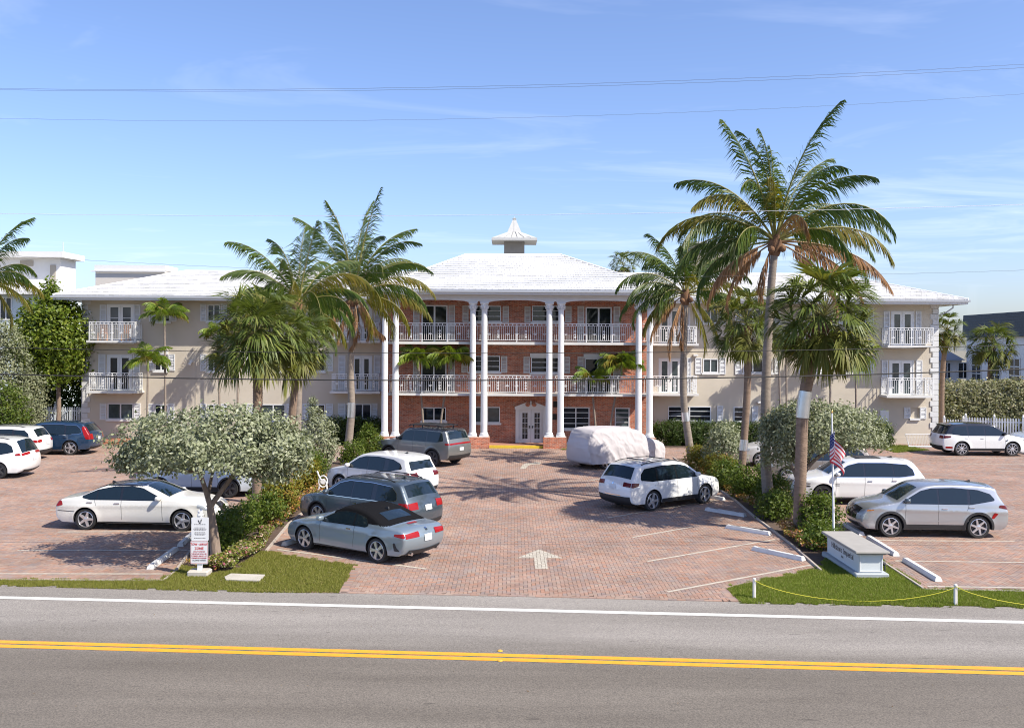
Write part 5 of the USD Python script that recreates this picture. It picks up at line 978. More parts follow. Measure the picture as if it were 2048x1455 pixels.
def frond(base, az, el, Ln, bend, rg, n=46, ll=.75, lw=.045, droop=.55, side=0.0, tw=0.0, comb=0.0):
    """feather leaf. az/el: direction at the foot; bend: how far it turns down over its length; returns (leaflets, rib)"""
    k = 14; s = np.linspace(0, 1, k); e = el - bend * s ** 1.7; a = az + side * s ** 1.5; d = np.stack([np.cos(e) * np.cos(a), np.cos(e) * np.sin(a), np.sin(e)], 1)
    p = np.vstack([[0, 0, 0], np.cumsum((d[:-1] + d[1:]) / 2 * Ln / (k - 1), 0)]) + base
    rib = tube(p, np.linspace(.035, .006, k) * (Ln / 4.5 + .2), 4, cap=False)
    t = np.linspace(.16, .995, n); P = np.stack([np.interp(t, s, p[:, i]) for i in range(3)], 1); D = np.stack([np.interp(t, s, d[:, i]) for i in range(3)], 1); D /= np.linalg.norm(D, axis=1, keepdims=True)
    sd = np.cross(D, [0, 0, 1.0]); sd /= np.linalg.norm(sd, axis=1, keepdims=True) + 1e-9; up = np.cross(sd, D); V, F = [], []
    nz = np.interp(t, np.linspace(0, 1, 9), rg.normal(0, 1, 9)); comb = comb + .42 * max(0, math.sin(el) - .5)
    for sg in (-1, 1):
        keep = rg.random(n) > .05; ang = np.interp(t, [0, .5, 1], [1.15, .9, .4]) - comb + .10 * nz; L_ = ll * np.interp(t, [.16, .3, .6, .9, 1], [.45, .9, 1, .62, .3]) * rg.uniform(.8, 1.1, n)
        hz = np.sqrt(np.maximum(0, 1 - D[:, 2] ** 2)); dn = np.clip(droop * hz * rg.uniform(.75, 1.2, n), 0, 1.25)[:, None]
        o = D * np.cos(ang)[:, None] + (sd * sg * (1 - .55 * np.minimum(dn, 1)) - np.array([0, 0, .85]) * dn + up * .18 * (1 - np.minimum(dn, 1))) * np.sin(ang)[:, None] + rg.normal(0, .10, (n, 3)); o /= np.linalg.norm(o, axis=1, keepdims=True)
        dr = (.55 * droop * rg.uniform(.6, 1.35, n) * np.clip(1 + .35 * nz, .3, 2))[:, None]; g = np.array([0, 0, -1.0]); m = o + g * dr * .4; m /= np.linalg.norm(m, axis=1, keepdims=True); q = o + g * dr * 2.3; q /= np.linalg.norm(q, axis=1, keepdims=True)
        p1 = P + m * (L_ * .5)[:, None]; p2 = p1 + q * (L_ * .5)[:, None]; w = np.cross(o, np.cross(o, g)); w = D * .8 + up * .5; w /= np.linalg.norm(w, axis=1, keepdims=True); w = w * lw / 2 * rg.uniform(.8, 1.2, (n, 1))
        v = np.stack([P - w * .5, P + w * .5, p1 + w, p1 - w, p2], 1)[keep]; nn = len(v); V.append(v.reshape(-1, 3)); F.append((np.array([[0, 1, 2], [0, 2, 3], [3, 2, 4]])[None] + 5 * np.arange(nn)[:, None, None]).reshape(-1, 3) + (0 if sg < 0 else len(V[0])))
    return (np.vstack(V), np.vstack(F)), rib
def fan(base, az, el, pl, R, rg, n=40, lw=.05, droop=.5, spread=2.45):
    """palmate leaf on its stalk"""
    d = np.array([math.cos(el) * math.cos(az), math.cos(el) * math.sin(az), math.sin(el)]); sd = np.cross(d, [0, 0, 1.0]); sd /= np.linalg.norm(sd) + 1e-9; up = np.cross(sd, d); g = np.array([0, 0, -1.0])
    q = np.linspace(0, 1, 6)[:, None]; st = base + d * pl * q + g * .12 * pl * q ** 2; h = st[-1]; stalk = tube(st, np.linspace(.022, .012, 6), 4, cap=False)
    a = np.linspace(-spread, spread, n) + rg.normal(0, .03, n); fold = .16 * (np.arange(n) % 2); L_ = R * (1 - .22 * np.abs(a) / spread) * rg.uniform(.85, 1.08, n)
    # the blade arches back along its middle rib
    tl = rg.normal(0, .3); ff = rg.uniform(.35, .75); o = d * (ff + .25 * np.cos(a))[:, None] + sd * (np.sin(a + tl) * .9)[:, None] - up * (np.cos(a + tl) * .8)[:, None] + rg.normal(0, .05, (n, 3)) + d * fold[:, None]; o /= np.linalg.norm(o, axis=1, keepdims=True)
    c = h + o * .06 * R
    dr = droop * rg.uniform(.5, 1.4, n)[:, None]; m = o + g * dr * .25; m /= np.linalg.norm(m, axis=1, keepdims=True); e = o + g * dr * 1.8; e /= np.linalg.norm(e, axis=1, keepdims=True)
    p1 = c + m * (L_ * .58)[:, None]; p2 = p1 + e * (L_ * .42)[:, None]; w = np.cross(m, up + .3 * d); w /= np.linalg.norm(w, axis=1, keepdims=True) + 1e-9; w = w * lw / 2
    v = np.stack([c - w * .35, c + w * .35, p1 + w, p1 - w, p2], 1); F = (np.array([[0, 1, 2], [0, 2, 3], [3, 2, 4]])[None] + 5 * np.arange(n)[:, None, None]).reshape(-1, 3)
    return (v.reshape(-1, 3), F), stalk
def trunk(pts, r0, r1, rings=.11, amp=.05, sides=12, flare=.25, seed=0):
    c = chaikin(pts, 3); Ln = np.linalg.norm(np.diff(c, axis=0), axis=1).sum(); n = max(12, int(Ln / rings) * 2); p = resample(c, n); s = np.linspace(0, 1, n)
    r = r0 + (r1 - r0) * s + flare * r0 * np.exp(-s * Ln / .35); r = r * (1 + amp * ((np.arange(n) % 2) - .5)); return tube(p, r, sides)
def band(T_, pts, px_y0, px_y1, Y, r):
    c = chaikin(pts, 3); z0, z1 = W(1024, px_y1, Y)[2], W(1024, px_y0, Y)[2]; z = np.linspace(z0, z1, 4); o = np.argsort(c[:, 2]); P = np.stack([np.interp(z, c[o, 2], c[o, 0]), np.interp(z, c[o, 2], c[o, 1]), z], 1)
    T_.part("metal_band", tube(P, r, 16, cap=False), bandm, smooth=True, label="bright sheet metal band round the trunk")
def coconut(label, Y, tp, cpx, fr, seed, r=(.2, .13), bandy=None, nuts=True, cat="palm tree", group=None, rnd_n=0, base=None):
    """fr: (degrees in the picture plane counter-clockwise from the right, depth lean, length, bend, kind)"""
    rg = np.random.default_rng(seed); b = np.array(base if base is not None else G(*tp[0])); Yb = b[1] if Y is None else Y
    pts = [np.array([b[0], b[1], -.05])] + [W(px, py, Yb) for px, py in tp[1:]]; c = W(*cpx, Yb)
    t = T("coconut_palm", label, cat, b, group=group); t.part("trunk", trunk(pts + [c - [0, 0, .25]], *r, seed=seed), trunkg, smooth=50)
    t.part("crown_base", MB().add(tube([c - [0, 0, .55], c - [0, 0, .2], c + [0, 0, .25]], [r[1] * 1.15, r[1] * 2.0, r[1] * 1.2], 10)), fibre, smooth=True)
    fl = list(fr)
    for _ in range(rnd_n): fl.append((rg.uniform(0, 360), rg.choice([-1, 1]) * rg.uniform(.5, 1.0), rg.uniform(3.2, 4.4), rg.uniform(.9, 1.6), "g"))
    for dg, dep, Ln, bend, kind in fl:
        a = math.radians(dg); v = np.array([math.cos(a) * math.sqrt(max(0, 1 - dep * dep)), dep, math.sin(a) * math.sqrt(max(0, 1 - dep * dep))]); az, el = math.atan2(v[1], v[0]), math.asin(np.clip(v[2], -1, 1))
        m, rm = {"g": (coco, rachm), "y": (cocoy, rachm), "d": (dead, rachd)}[kind]
        bend = bend * 1.2 + rg.uniform(.05, .4); lv, rib = frond(c + v * .12, az, el, Ln * rg.uniform(.95, 1.08), bend, rg, n=74 if Ln > 3.4 else 58, ll=.98 if kind != "d" else .8, lw=.046, droop=rg.uniform(.75, 1.3) if kind != "d" else 1.9, side=rg.normal(0, .3), comb=rg.uniform(0, .2))
        p = t.part("dead_frond" if kind == "d" else "frond", lv, m); t.part("rib", rib, rm, parent=p)
    if nuts: t.part("coconuts", MB().add((np.array(trimesh.creation.icosphere(1).vertices) * .13 + c + [.22, -.2, -.3], np.array(trimesh.creation.icosphere(1).faces))).add((np.array(trimesh.creation.icosphere(1).vertices) * .13 + c + [-.2, -.25, -.33], np.array(trimesh.creation.icosphere(1).faces))), fibre, smooth=True)
    if bandy: band(t, pts + [c - [0, 0, .25]], *bandy, Yb, bandy_r(r))
    return t
def bandy_r(r): return r[0] * .97
def sabal(label, Y, tp, cpx, n, R, seed, r=(.2, .2), bandy=None, base=None, low=-.7, light=.25, group=None, pl=1.0, boots=True, bm=None):
    rg = np.random.default_rng(seed); b = np.array(base if base is not None else G(*tp[0])); Yb = b[1] if Y is None else Y
    pts = [np.array([b[0], b[1], -.05])] + [W(px, py, Yb) for px, py in tp[1:]]; c = W(*cpx, Yb); t = T("cabbage_palm", label, "palm tree", b, group=group)
    t.part("trunk", trunk(pts + [c - [0, 0, .1]], *r, rings=.09, amp=.07), bm or trunkb, smooth=50)
    n = int(n * 1.05)
    for i in range(n):
        u = (i + .5) / n; el = math.asin(1 - u * (1 - math.sin(low)) * 1.0) if True else 0; az = i * 2.39996 + rg.normal(0, .15); el += rg.normal(0, .1)
        lo = el < -.2; lv, st = fan(c + np.array([0, 0, .25 * math.sin(el)]), az, el, pl * R * rg.uniform(.32, .72), R * rg.uniform(.46, .66), rg, lw=.042 * max(R, 1) / 1.6 + .010, droop=rg.uniform(.15, .5) + (.25 if lo else 0))
        p = t.part("fan_leaf", lv, fany if (lo and rg.random() < light * 2.2) or rg.random() < light * .3 else fanl); t.part("stalk", st, rachm, parent=p)
    if boots:
        mb = MB(); d = pts[-1] - (pts[-2] if len(pts) > 1 else b); top = c - [0, 0, .1]; lowp = W(*cpx, Yb) - [0, 0, min(1.6, R)]
        cc = chaikin(pts + [c], 3); 
        for i in range(26):
            z = c[2] - .25 - 1.2 * (i / 26); o = np.argsort(cc[:, 2]); q = np.array([np.interp(z, cc[o, 2], cc[o, 0]), np.interp(z, cc[o, 2], cc[o, 1]), z]); a = i * 2.4; v = np.array([math.cos(a), math.sin(a), 0]); mb.add(tube([q + v * r[1] * .8, q + v * (r[1] + .06) + [0, 0, .12], q + v * (r[1] + .13) + [0, 0, .3]], [.05, .04, .015], 4))
        t.part("leaf_boots", mb, fibre, kind="stuff")
    if bandy: band(t, pts + [c - [0, 0, .1]], *bandy, Yb, max(r) * 1.06)
    return t
def small_palm(label, Y, bpx, cpx, R, seed, n=10, lean=None, r=.055, shaft=True, group=None, m=None, droop=.7):
    rg = np.random.default_rng(seed); b = W(bpx[0], bpx[1], Y); b[2] = 0; c = W(*cpx, Y); t = T("christmas_palm", label, "palm tree", (b[0], Y, 0), group=group)
    t.part("trunk", trunk([[b[0], Y, -.03], [b[0] + (c[0] - b[0]) * .35, Y, c[2] * .45], c - [0, 0, .1]], r * 1.25, r, rings=.12, amp=.06, sides=9), trunkg, smooth=50)
    if shaft: t.part("crownshaft", tube([c - [0, 0, .6], c - [0, 0, .45], c + [0, 0, .05]], [r * 1.0, r * 1.5, r * .9], 9), shaftm, smooth=True)
    n = int(n * 1.6)
    for i in range(n):
        az = i * 2.39996 + rg.normal(0, .2); el = 1.2 - .95 * (i / n) + rg.normal(0, .1); lv, rib = frond(c, az, el, R * rg.uniform(.9, 1.15), rg.uniform(1.1, 1.9), rg, n=34, ll=.60 * R / 1.4, lw=.06, droop=droop * .8)
        p = t.part("frond", lv, m or (xmas if rg.random() > .2 else cocoy)); t.part("rib", rib, rachm, parent=p)
    return t
def leaves(P, N, size, rg, asp=.55, jit=.8):
    """leaf-sized rhombs at P, facing about N"""
    n = len(P); N = N + rg.normal(0, jit, (n, 3)); N /= np.linalg.norm(N, axis=1, keepdims=True); a = np.cross(N, rg.normal(0, 1, (n, 3))); a /= np.linalg.norm(a, axis=1, keepdims=True) + 1e-9; b = np.cross(N, a); s = size * rg.uniform(.65, 1.3, (n, 1))
    v = np.stack([P - a * s, P + b * s * asp - N * s * .12, P + a * s, P - b * s * asp - N * s * .12], 1); return v.reshape(-1, 3), (np.array([[0, 1, 2], [0, 2, 3]])[None] + 4 * np.arange(n)[:, None, None]).reshape(-1, 3)
def crown(c, rad, nc, per, size, rg, cl=.2, flatb=-.35, lump=.35, freq=1.1, inner=.25, seed=0, boxy=0):
    """clumps of leaves over an uneven ellipsoid, thinning inwards"""
    c, rad = np.asarray(c, float), np.asarray(rad, float); d = rg.normal(0, 1, (nc, 3)); d /= np.linalg.norm(d, axis=1, keepdims=True); d[:, 2] = np.where(d[:, 2] < flatb, flatb * rg.uniform(0, 1, nc) ** .5, d[:, 2])
    if boxy: d = d / np.maximum(np.linalg.norm(d, axis=1, keepdims=True) * (1 - boxy) + np.abs(d).max(1, keepdims=True) * boxy, 1e-6)
    inner = .5 if boxy else inner; q = 1 + lump * (meshkit.fbm(d * freq + 7.3 * seed + 11, 3, seed) - .5) * 2; dep = np.where(rg.random(nc) < inner, rg.uniform(.45, .9, nc), rg.uniform(.9, 1.04, nc)); C = c + d * rad * (q * dep)[:, None]
    P = np.repeat(C, per, 0) + rg.normal(0, cl, (nc * per, 3)) * [1, 1, .85]; N = np.repeat(d, per, 0) * [1, 1, 1] + [0, 0, .35]; k = P[:, 2] > .03; return leaves(P[k], N[k], size, rg)
def limb(pts, r0, r1, sides=8): c = chaikin(pts, 3); c = resample(c, max(6, len(c) // 2)); return tube(c, np.linspace(r0, r1, len(c)), sides)
def tree(name, label, cat, base, limbs, crowns, m, seed, group=None, tname="trunk"):
    rg = np.random.default_rng(seed); t = T(name, label, cat, (base[0], base[1], 0), group=group)
    for i, (pts, r0, r1) in enumerate(limbs): t.part("trunk" if i == 0 else "limb", limb(pts, r0, r1), barkm, smooth=50)
    mb = MB()
    for i, (c, rad, nc, per, size, kw) in enumerate(crowns): mb.add(crown(c, rad, nc, per, size, rg, seed=seed + i, **kw))
    t.part("crown", mb, m); return t
def shrub(label, x, y, rx, ry, h, m, seed, size=.06, nc=150, per=9, name="shrub", cat="shrub", group=None, boxy=0, cl=.12, base=.15, lump=.4, stem=True):
    rg = np.random.default_rng(seed); t = T(name, label, cat, (x, y, 0), group=group)
    if stem:
        mb = MB()
        for k in range(5): a = k * 1.3 + seed; mb.add(tube([(x, y, 0), (x + .35 * rx * math.cos(a), y + .35 * ry * math.sin(a), h * .4), (x + .7 * rx * math.cos(a), y + .7 * ry * math.sin(a), h * .75)], [.025, .018, .008], 5))
        t.part("stems", mb, barkm)
    t.part("foliage", crown((x, y, h * .5 + base * .2), (rx, ry, h * .5), nc, per, size, rg, cl=cl, flatb=-.98, lump=lump, seed=seed, boxy=boxy), m); return t

# --- the tall palms of the medians
coconut("tallest coconut palm, with rust-brown dead fronds, right of the driveway", None, [(1539, 1022), (1532, 940), (1530, 880), (1533, 720), (1543, 560)], (1550, 482),
        [(92, .1, 5.0, .45, "g"), (80, -.2, 5.1, .45, "g"), (86, .3, 4.7, .5, "g"), (98, -.3, 4.6, .7, "g"), (75, -.45, 4.4, 1.1, "g"), (112, -.5, 4.3, 1.2, "g"), (135, .4, 4.3, 1.2, "g"), (52, .4, 4.5, 1.1, "g"), (70, .25, 4.6, .7, "g"), (106, -.1, 4.6, .55, "g"), (120, .2, 4.4, .8, "g"), (128, -.35, 4.2, 1.3, "y"), (62, -.2, 4.4, 1.0, "g"), (98, -.45, 3.9, 1.2, "y"),
         (146, .1, 4.6, 1.35, "y"), (150, -.25, 4.4, 1.5, "g"), (38, .1, 5.0, 1.25, "g"), (45, -.3, 4.6, 1.5, "g"), (20, -.1, 4.9, 1.0, "y"), (30, .3, 4.6, 1.2, "g"), (165, .3, 4.2, 1.2, "g"), (172, -.2, 3.8, 1.1, "g"),
         (8, .2, 4.8, 1.0, "g"), (-2, -.15, 4.7, .75, "d"), (-10, .15, 4.2, .8, "d"), (-28, -.2, 3.4, .7, "d"), (200, -.1, 3.6, .9, "d"), (214, .2, 2.9, .7, "d"), (186, .25, 3.7, 1.1, "g"), (240, -.3, 2.2, .4, "d"), (60, .75, 4.2, 1.3, "g"), (120, .75, 4.2, 1.3, "g"), (30, -.75, 3.9, 1.6, "g"), (150, -.7, 3.9, 1.6, "g"), (80, -.75, 3.0, 1.7, "d")], 101, (.21, .135), (865, 887))
coconut("leaning coconut palm in front of the right end of the brick portico", None, [(1386, 935), (1376, 870), (1366, 800), (1367, 700), (1370, 640)], (1371, 588),
        [(88, .1, 3.9, .4, "g"), (76, -.2, 4.0, .6, "g"), (96, -.4, 3.6, .8, "g"), (70, .4, 3.6, .9, "g"), (112, .4, 3.6, 1.0, "g"), (100, -.6, 3.3, 1.3, "g"), (104, .2, 3.7, .6, "g"), (62, .3, 3.8, .9, "g"), (120, -.2, 3.9, .9, "g"), (138, .1, 3.7, 1.3, "g"), (150, -.2, 3.6, 1.5, "g"), (166, .2, 3.7, 1.3, "g"), (176, -.1, 3.4, 1.2, "g"), (48, -.3, 3.8, 1.3, "g"), (30, .2, 3.7, 1.2, "y"),
         (12, -.2, 3.5, 1.1, "g"), (-5, .2, 3.2, .9, "y"), (-40, -.3, 2.8, .7, "y"), (-62, -.4, 2.9, .5, "y"), (196, -.2, 3.2, .9, "y"), (215, .1, 3.0, .7, "d"), (240, -.4, 3.2, .4, "d"), (255, -.2, 2.6, .3, "d"), (90, -.7, 3.2, 1.6, "y"), (60, .8, 3.4, 1.2, "g"), (130, .8, 3.4, 1.2, "g"), (20, -.7, 3.3, 1.7, "g"), (160, -.7, 3.2, 1.7, "g")], 102, (.2, .135), (822, 840))
coconut("coconut palm with a skirt of brown fronds, at the left end of the portico", None, [(692, 928), (700, 860), (704, 810), (700, 740), (704, 680)], (707, 592),
        [(88, .1, 5.2, .3, "g"), (80, -.15, 5.4, .35, "g"), (84, .35, 4.9, .5, "g"), (94, -.35, 4.8, .7, "g"), (76, -.45, 4.6, .9, "g"), (66, .45, 4.5, 1.0, "g"), (102, .4, 4.5, .9, "g"), (58, -.45, 4.2, 1.3, "g"), (98, .1, 5.2, .35, "g"), (72, .2, 5.0, .55, "g"), (108, -.2, 5.0, .65, "g"), (64, -.2, 4.8, .85, "g"), (56, .3, 4.6, 1.1, "g"), (48, -.1, 4.6, 1.2, "g"), (36, .2, 4.5, 1.2, "y"), (26, -.2, 4.2, 1.2, "g"), (12, .1, 4.2, 1.0, "y"),
         (2, -.3, 3.8, 1.1, "y"), (-14, -.1, 3.2, .9, "y"), (196, -.2, 3.0, .8, "y"), (214, -.3, 2.8, .6, "y"), (-40, -.4, 2.6, .6, "y"), (176, -.2, 3.4, 1.2, "y"), (150, .3, 3.8, 1.2, "g"), (250, -.5, 2.4, .2, "d"), (262, -.2, 2.6, .6, "d"), (285, -.4, 2.6, 1.0, "d"), (300, -.2, 2.6, -.5, "d"), (322, -.5, 2.4, 1.2, "d"), (220, -.5, 2.3, .9, "d"), (90, -.75, 3.4, 1.7, "y"), (40, -.75, 3.4, 1.7, "y"), (130, -.75, 3.2, 1.7, "g"), (90, .8, 3.6, 1.1, "g")], 103, (.21, .14), (806, 836))
coconut("dense dark green coconut palm behind the pair of cabbage palms at the left", None, [(592, 964), (594, 860), (598, 760), (597, 660)], (596, 610),
        [(90, .1, 3.9, .4, "g"), (78, -.2, 3.9, .6, "g"), (102, .2, 3.8, .6, "g"), (66, .3, 3.8, .9, "g"), (114, -.2, 3.9, .9, "g"), (128, .1, 3.8, 1.2, "g"), (52, -.1, 3.8, 1.2, "y"), (142, -.2, 3.6, 1.4, "g"), (38, .2, 3.5, 1.3, "g"), (156, .2, 3.5, 1.3, "g"), (24, -.2, 3.2, 1.3, "g"), (170, -.1, 3.2, 1.2, "y"), (8, .2, 2.9, 1.1, "g"), (186, .2, 2.8, 1.0, "g"),
         (200, -.3, 2.8, .9, "y"), (-12, -.3, 2.8, .9, "y"), (-30, .2, 2.4, .7, "g"), (215, .2, 2.5, .7, "g"), (80, -.7, 3.4, 1.5, "y"), (110, -.7, 3.3, 1.5, "g"), (50, -.75, 3.3, 1.7, "g"), (140, -.75, 3.2, 1.6, "g"), (20, -.7, 3.0, 1.8, "g"), (70, .8, 3.4, 1.1, "g"), (120, .8, 3.4, 1.1, "g"), (160, -.8, 3.0, 1.8, "g"), (95, -.5, 3.7, 1.1, "g"), (85, .5, 3.7, 1.0, "g")], 104, (.19, .14), nuts=False)
coconut("coconut palm reaching into the picture at the left edge", 50.0, [(-40, 900), (-40, 740)], (-34, 560), [(75, .1, 3.9, .5, "g"), (60, -.2, 3.8, .8, "g"), (40, .1, 3.1, 1.2, "g"), (25, -.2, 3.0, 1.0, "g"), (10, .2, 3.1, .9, "y"), (-10, -.1, 3.0, .6, "y"), (-40, .2, 2.7, .6, "y"), (120, .2, 3.4, 1.0, "g"), (160, -.2, 3.2, 1.1, "g"), (90, -.7, 3.0, 1.4, "g")], 105, base=(-28.7, 50, 0))
sabal("stout leaning cabbage palm beside the flag, right of the driveway", None, [(1597, 1066), (1602, 930), (1605, 810), (1618, 745)], (1648, 640), 50, 2.05, 201, (.185, .2), (779, 832), light=.35)
sabal("straight cabbage palm between the tallest palm and the leaning palm", None, [(1481, 967), (1492, 830), (1497, 730)], (1491, 648), 40, 1.75, 202, (.17, .15), (876, 898))
sabal("cabbage palm nearest the big silver tree in the left median", 32.0, [(0, 0), (515, 850), (516, 760)], (515, 668), 46, 1.95, 203, (.165, .17), base=(-8.78, 32.0, 0))
sabal("leaning cabbage palm close behind the left row of cars", None, [(575, 1013), (582, 850), (593, 740)], (599, 690), 36, 1.55, 204, (.15, .14), light=.3)
sabal("small cabbage palm peeping over the roof ridge right of the centre", 76.0, [(0, 0), (1245, 600)], (1246, 533), 26, 1.35, 205, (.16, .16), base=(9.1, 76, 0), boots=False)
sabal("cabbage palm just outside the right corner of the apartment building", 61.0, [(0, 0), (1883, 760)], (1893, 665), 34, 1.35, 206, (.17, .15), base=(28.3, 61, 0), light=.6)
sabal("round-headed cabbage palm in front of the grey-roofed house at the right", 67.0, [(0, 0), (1978, 770)], (1984, 690), 36, 2.0, 207, (.19, .17), base=(34.5, 67, 0), light=.6)
# --- slender palms along the walls
SP = "slender palms against the apartment walls"
small_palm("taller slender palm on the left wall, by the upper balcony", 56.2, (331, 870), (329, 632), 1.55, 301, 11, group=SP)
small_palm("shorter slender palm with yellowish crown by the lower left balcony", 55.6, (294, 870), (296, 722), 1.5, 302, 11, group=SP)
small_palm("thin palm trunk on the left wall, left of the pair beside the cabbage palm", 56.6, (440, 860), (436, 668), 1.2, 303, 9, group=SP)
small_palm("thin palm trunk on the left wall, right of the pair beside the cabbage palm", 56.6, (476, 860), (474, 660), 1.2, 304, 9, group=SP)
small_palm("left of the two bright green palms left of the entrance", 55.35, (849, 862), (836, 718), 1.4, 305, 14, group=SP, droop=1.0)
small_palm("right of the two bright green palms left of the entrance", 55.35, (876, 862), (902, 718), 1.5, 306, 14, group=SP, droop=1.0)
small_palm("shorter bright green palm behind the covered vehicle", 55.35, (1194, 862), (1182, 758), 1.3, 307, 13, group=SP, droop=1.0)
small_palm("taller bright green palm behind the covered vehicle", 55.35, (1215, 862), (1243, 732), 1.55, 308, 14, group=SP, droop=1.0)
small_palm("thin palm on the right wall, left of the twin trunks behind the tallest palm", 56.5, (1562, 860), (1557, 702), 1.2, 309, 9, group=SP)
small_palm("thin palm on the right wall, right of the twin trunks behind the tallest palm", 56.5, (1574, 860), (1572, 694), 1.2, 310, 9, group=SP)
small_palm("thin palm on the right wall behind the stout leaning palm", 56.5, (1660, 870), (1661, 690), 1.3, 311, 9, group=SP)
small_palm("thin palm on the right wall nearest the right-hand balconies", 56.5, (1713, 870), (1711, 712), 1.25, 312, 9, group=SP)
# --- silver trees and bushes
b = G(433, 1119); q = lambda px, py, dy=0: W(px, py, b[1] + dy)
tree("silver_buttonwood", "large silver-leaved tree with a forked dark trunk behind the tow sign", "tree", b, [([[b[0], b[1], -.05], q(428, 1070), q(420, 1010)], .17, .10), ([q(421, 1012), q(405, 960), q(392, 925), q(370, 890)], .085, .035), ([q(421, 1012), q(447, 975, .2), q(478, 935, .3), q(500, 890, .4)], .085, .035), ([q(400, 945), q(350, 940, -.3), q(310, 900, -.5)], .05, .02), ([q(470, 950, .2), q(530, 925, .4), q(570, 890, .5)], .05, .02), ([q(415, 1000, .1), q(425, 940, .9), q(440, 900, 1.2)], .06, .03)],
     [((-8.35, b[1] + .2, 2.98), (2.5, 2.1, 1.18), 720, 30, .06, dict(cl=.13, lump=.38, freq=2.3, flatb=-.25, inner=.35)), ((-6.75, b[1] + .5, 2.78), (1.0, 1.0, .85), 170, 28, .06, dict(cl=.13, lump=.4, freq=2.0, flatb=-.7, inner=.35)), ((-9.9, b[1] - .2, 2.86), (.8, 1.0, .55), 90, 28, .06, dict(cl=.13, lump=.4, freq=2.0, flatb=-.6))], silv, 401)
b = np.array([9.75, 32.3, 0]); q = lambda px, py, dy=0: W(px, py, b[1] + dy)
tree("silver_buttonwood", "silver-leaved tree in the right median behind the flag", "tree", b, [([[b[0], b[1], -.05], q(1590, 985), q(1600, 955)], .14, .1), ([q(1599, 958), q(1625, 920), q(1668, 893), q(1700, 870)], .09, .035), ([q(1597, 965), q(1583, 930), q(1566, 895)], .07, .03), ([q(1610, 940), q(1632, 880, .5), q(1640, 850, .8)], .06, .03)],
     [((11.05, b[1] + .6, 2.98), (2.0, 1.8, 1.02), 480, 30, .06, dict(cl=.13, lump=.36, freq=2.2, flatb=-.5, inner=.3)), ((9.6, b[1] + .3, 2.75), (.8, 1.0, 1.05), 210, 24, .062, dict(cl=.15, lump=.3, flatb=-.8))], silv, 402)
shrub("pointed silver bush at the far end of the left median", -9.05, 43.5, .85, .8, 2.55, silv, 403, .06, 420, 12, lump=.45); 
tt = T("silver_bush", "thin upright silver sprig rising from the pointed silver bush", "shrub", (-9.35, 43.6, 0)); tt.part("foliage", crown((-9.35, 43.6, 2.9), (.22, .22, .75), 70, 12, .055, np.random.default_rng(8), cl=.08, flatb=-1), silv); tt.part("stems", tube([(-9.2, 43.6, 1.5), (-9.35, 43.6, 3.3)], [.03, .01], 5), barkm)
shrub("rounded silver bush left of the straight cabbage palm", 9.9, 43.2, .85, .8, 2.45, silv, 404, .06, 420, 12, lump=.45)
shrub("tall silver-green thicket at the left edge behind the white cars", -29.35, 52.8, 1.4, 1.5, 7.3, silvd, 405, .085, 900, 14, name="thicket", cat="thicket", lump=.5, cl=.2)
shrub("lower green and silver thicket behind the navy estate", -28.7, 54.8, .9, 1.0, 4.2, silvd, 406, .08, 560, 14, name="thicket", cat="thicket", lump=.5, cl=.2)
shrub("bright green bush in the thicket at the left edge", -28.3, 51.8, 1.2, .9, 3.6, green, 407, .08, 360, 13, name="thicket", cat="thicket", lump=.5, cl=.2)
b = np.array([-28.2, 57.6, 0]); q = lambda px, py, dy=0: W(px, py, b[1] + dy)
tree("broadleaf_tree", "dark broad-leaved tree at the left corner of the apartment building", "tree", b, [([b, [b[0] + .1, b[1], 2.2], [b[0], b[1], 4.2]], .16, .12), ([[b[0], b[1], 3.8], [b[0] - .9, b[1], 5.5], [b[0] - 1.4, b[1], 7]], .09, .03), ([[b[0], b[1], 3.6], [b[0] + .8, b[1], 5.2], [b[0] + 1, b[1], 7]], .09, .03)],
     [((-28.0, 57.8, 6.1), (1.75, 2.0, 2.6), 620, 14, .13, dict(cl=.26, lump=.35, flatb=-.9)), ((-29.3, 57.4, 6.1), (1.6, 1.5, 2.1), 420, 14, .13, dict(cl=.26, lump=.4, flatb=-.9)), ((-28.9, 58.2, 9.0), (.5, .5, .9), 70, 14, .12, dict(cl=.2))], glossy, 408)
b = np.array([-30.2, 60.5, 0])
tree("broadleaf_tree", "lower dark trees filling the gap behind the white gate", "tree", b, [([b, [b[0], b[1], 3.5]], .15, .1), ([[b[0], b[1], 2], [b[0] + 1.6, b[1], 4]], .08, .04)], [((-29.4, 60.5, 3.4), (2.8, 1.3, 2.6), 520, 13, .14, dict(cl=.3, lump=.4, flatb=-.95))], dkgreen, 409)
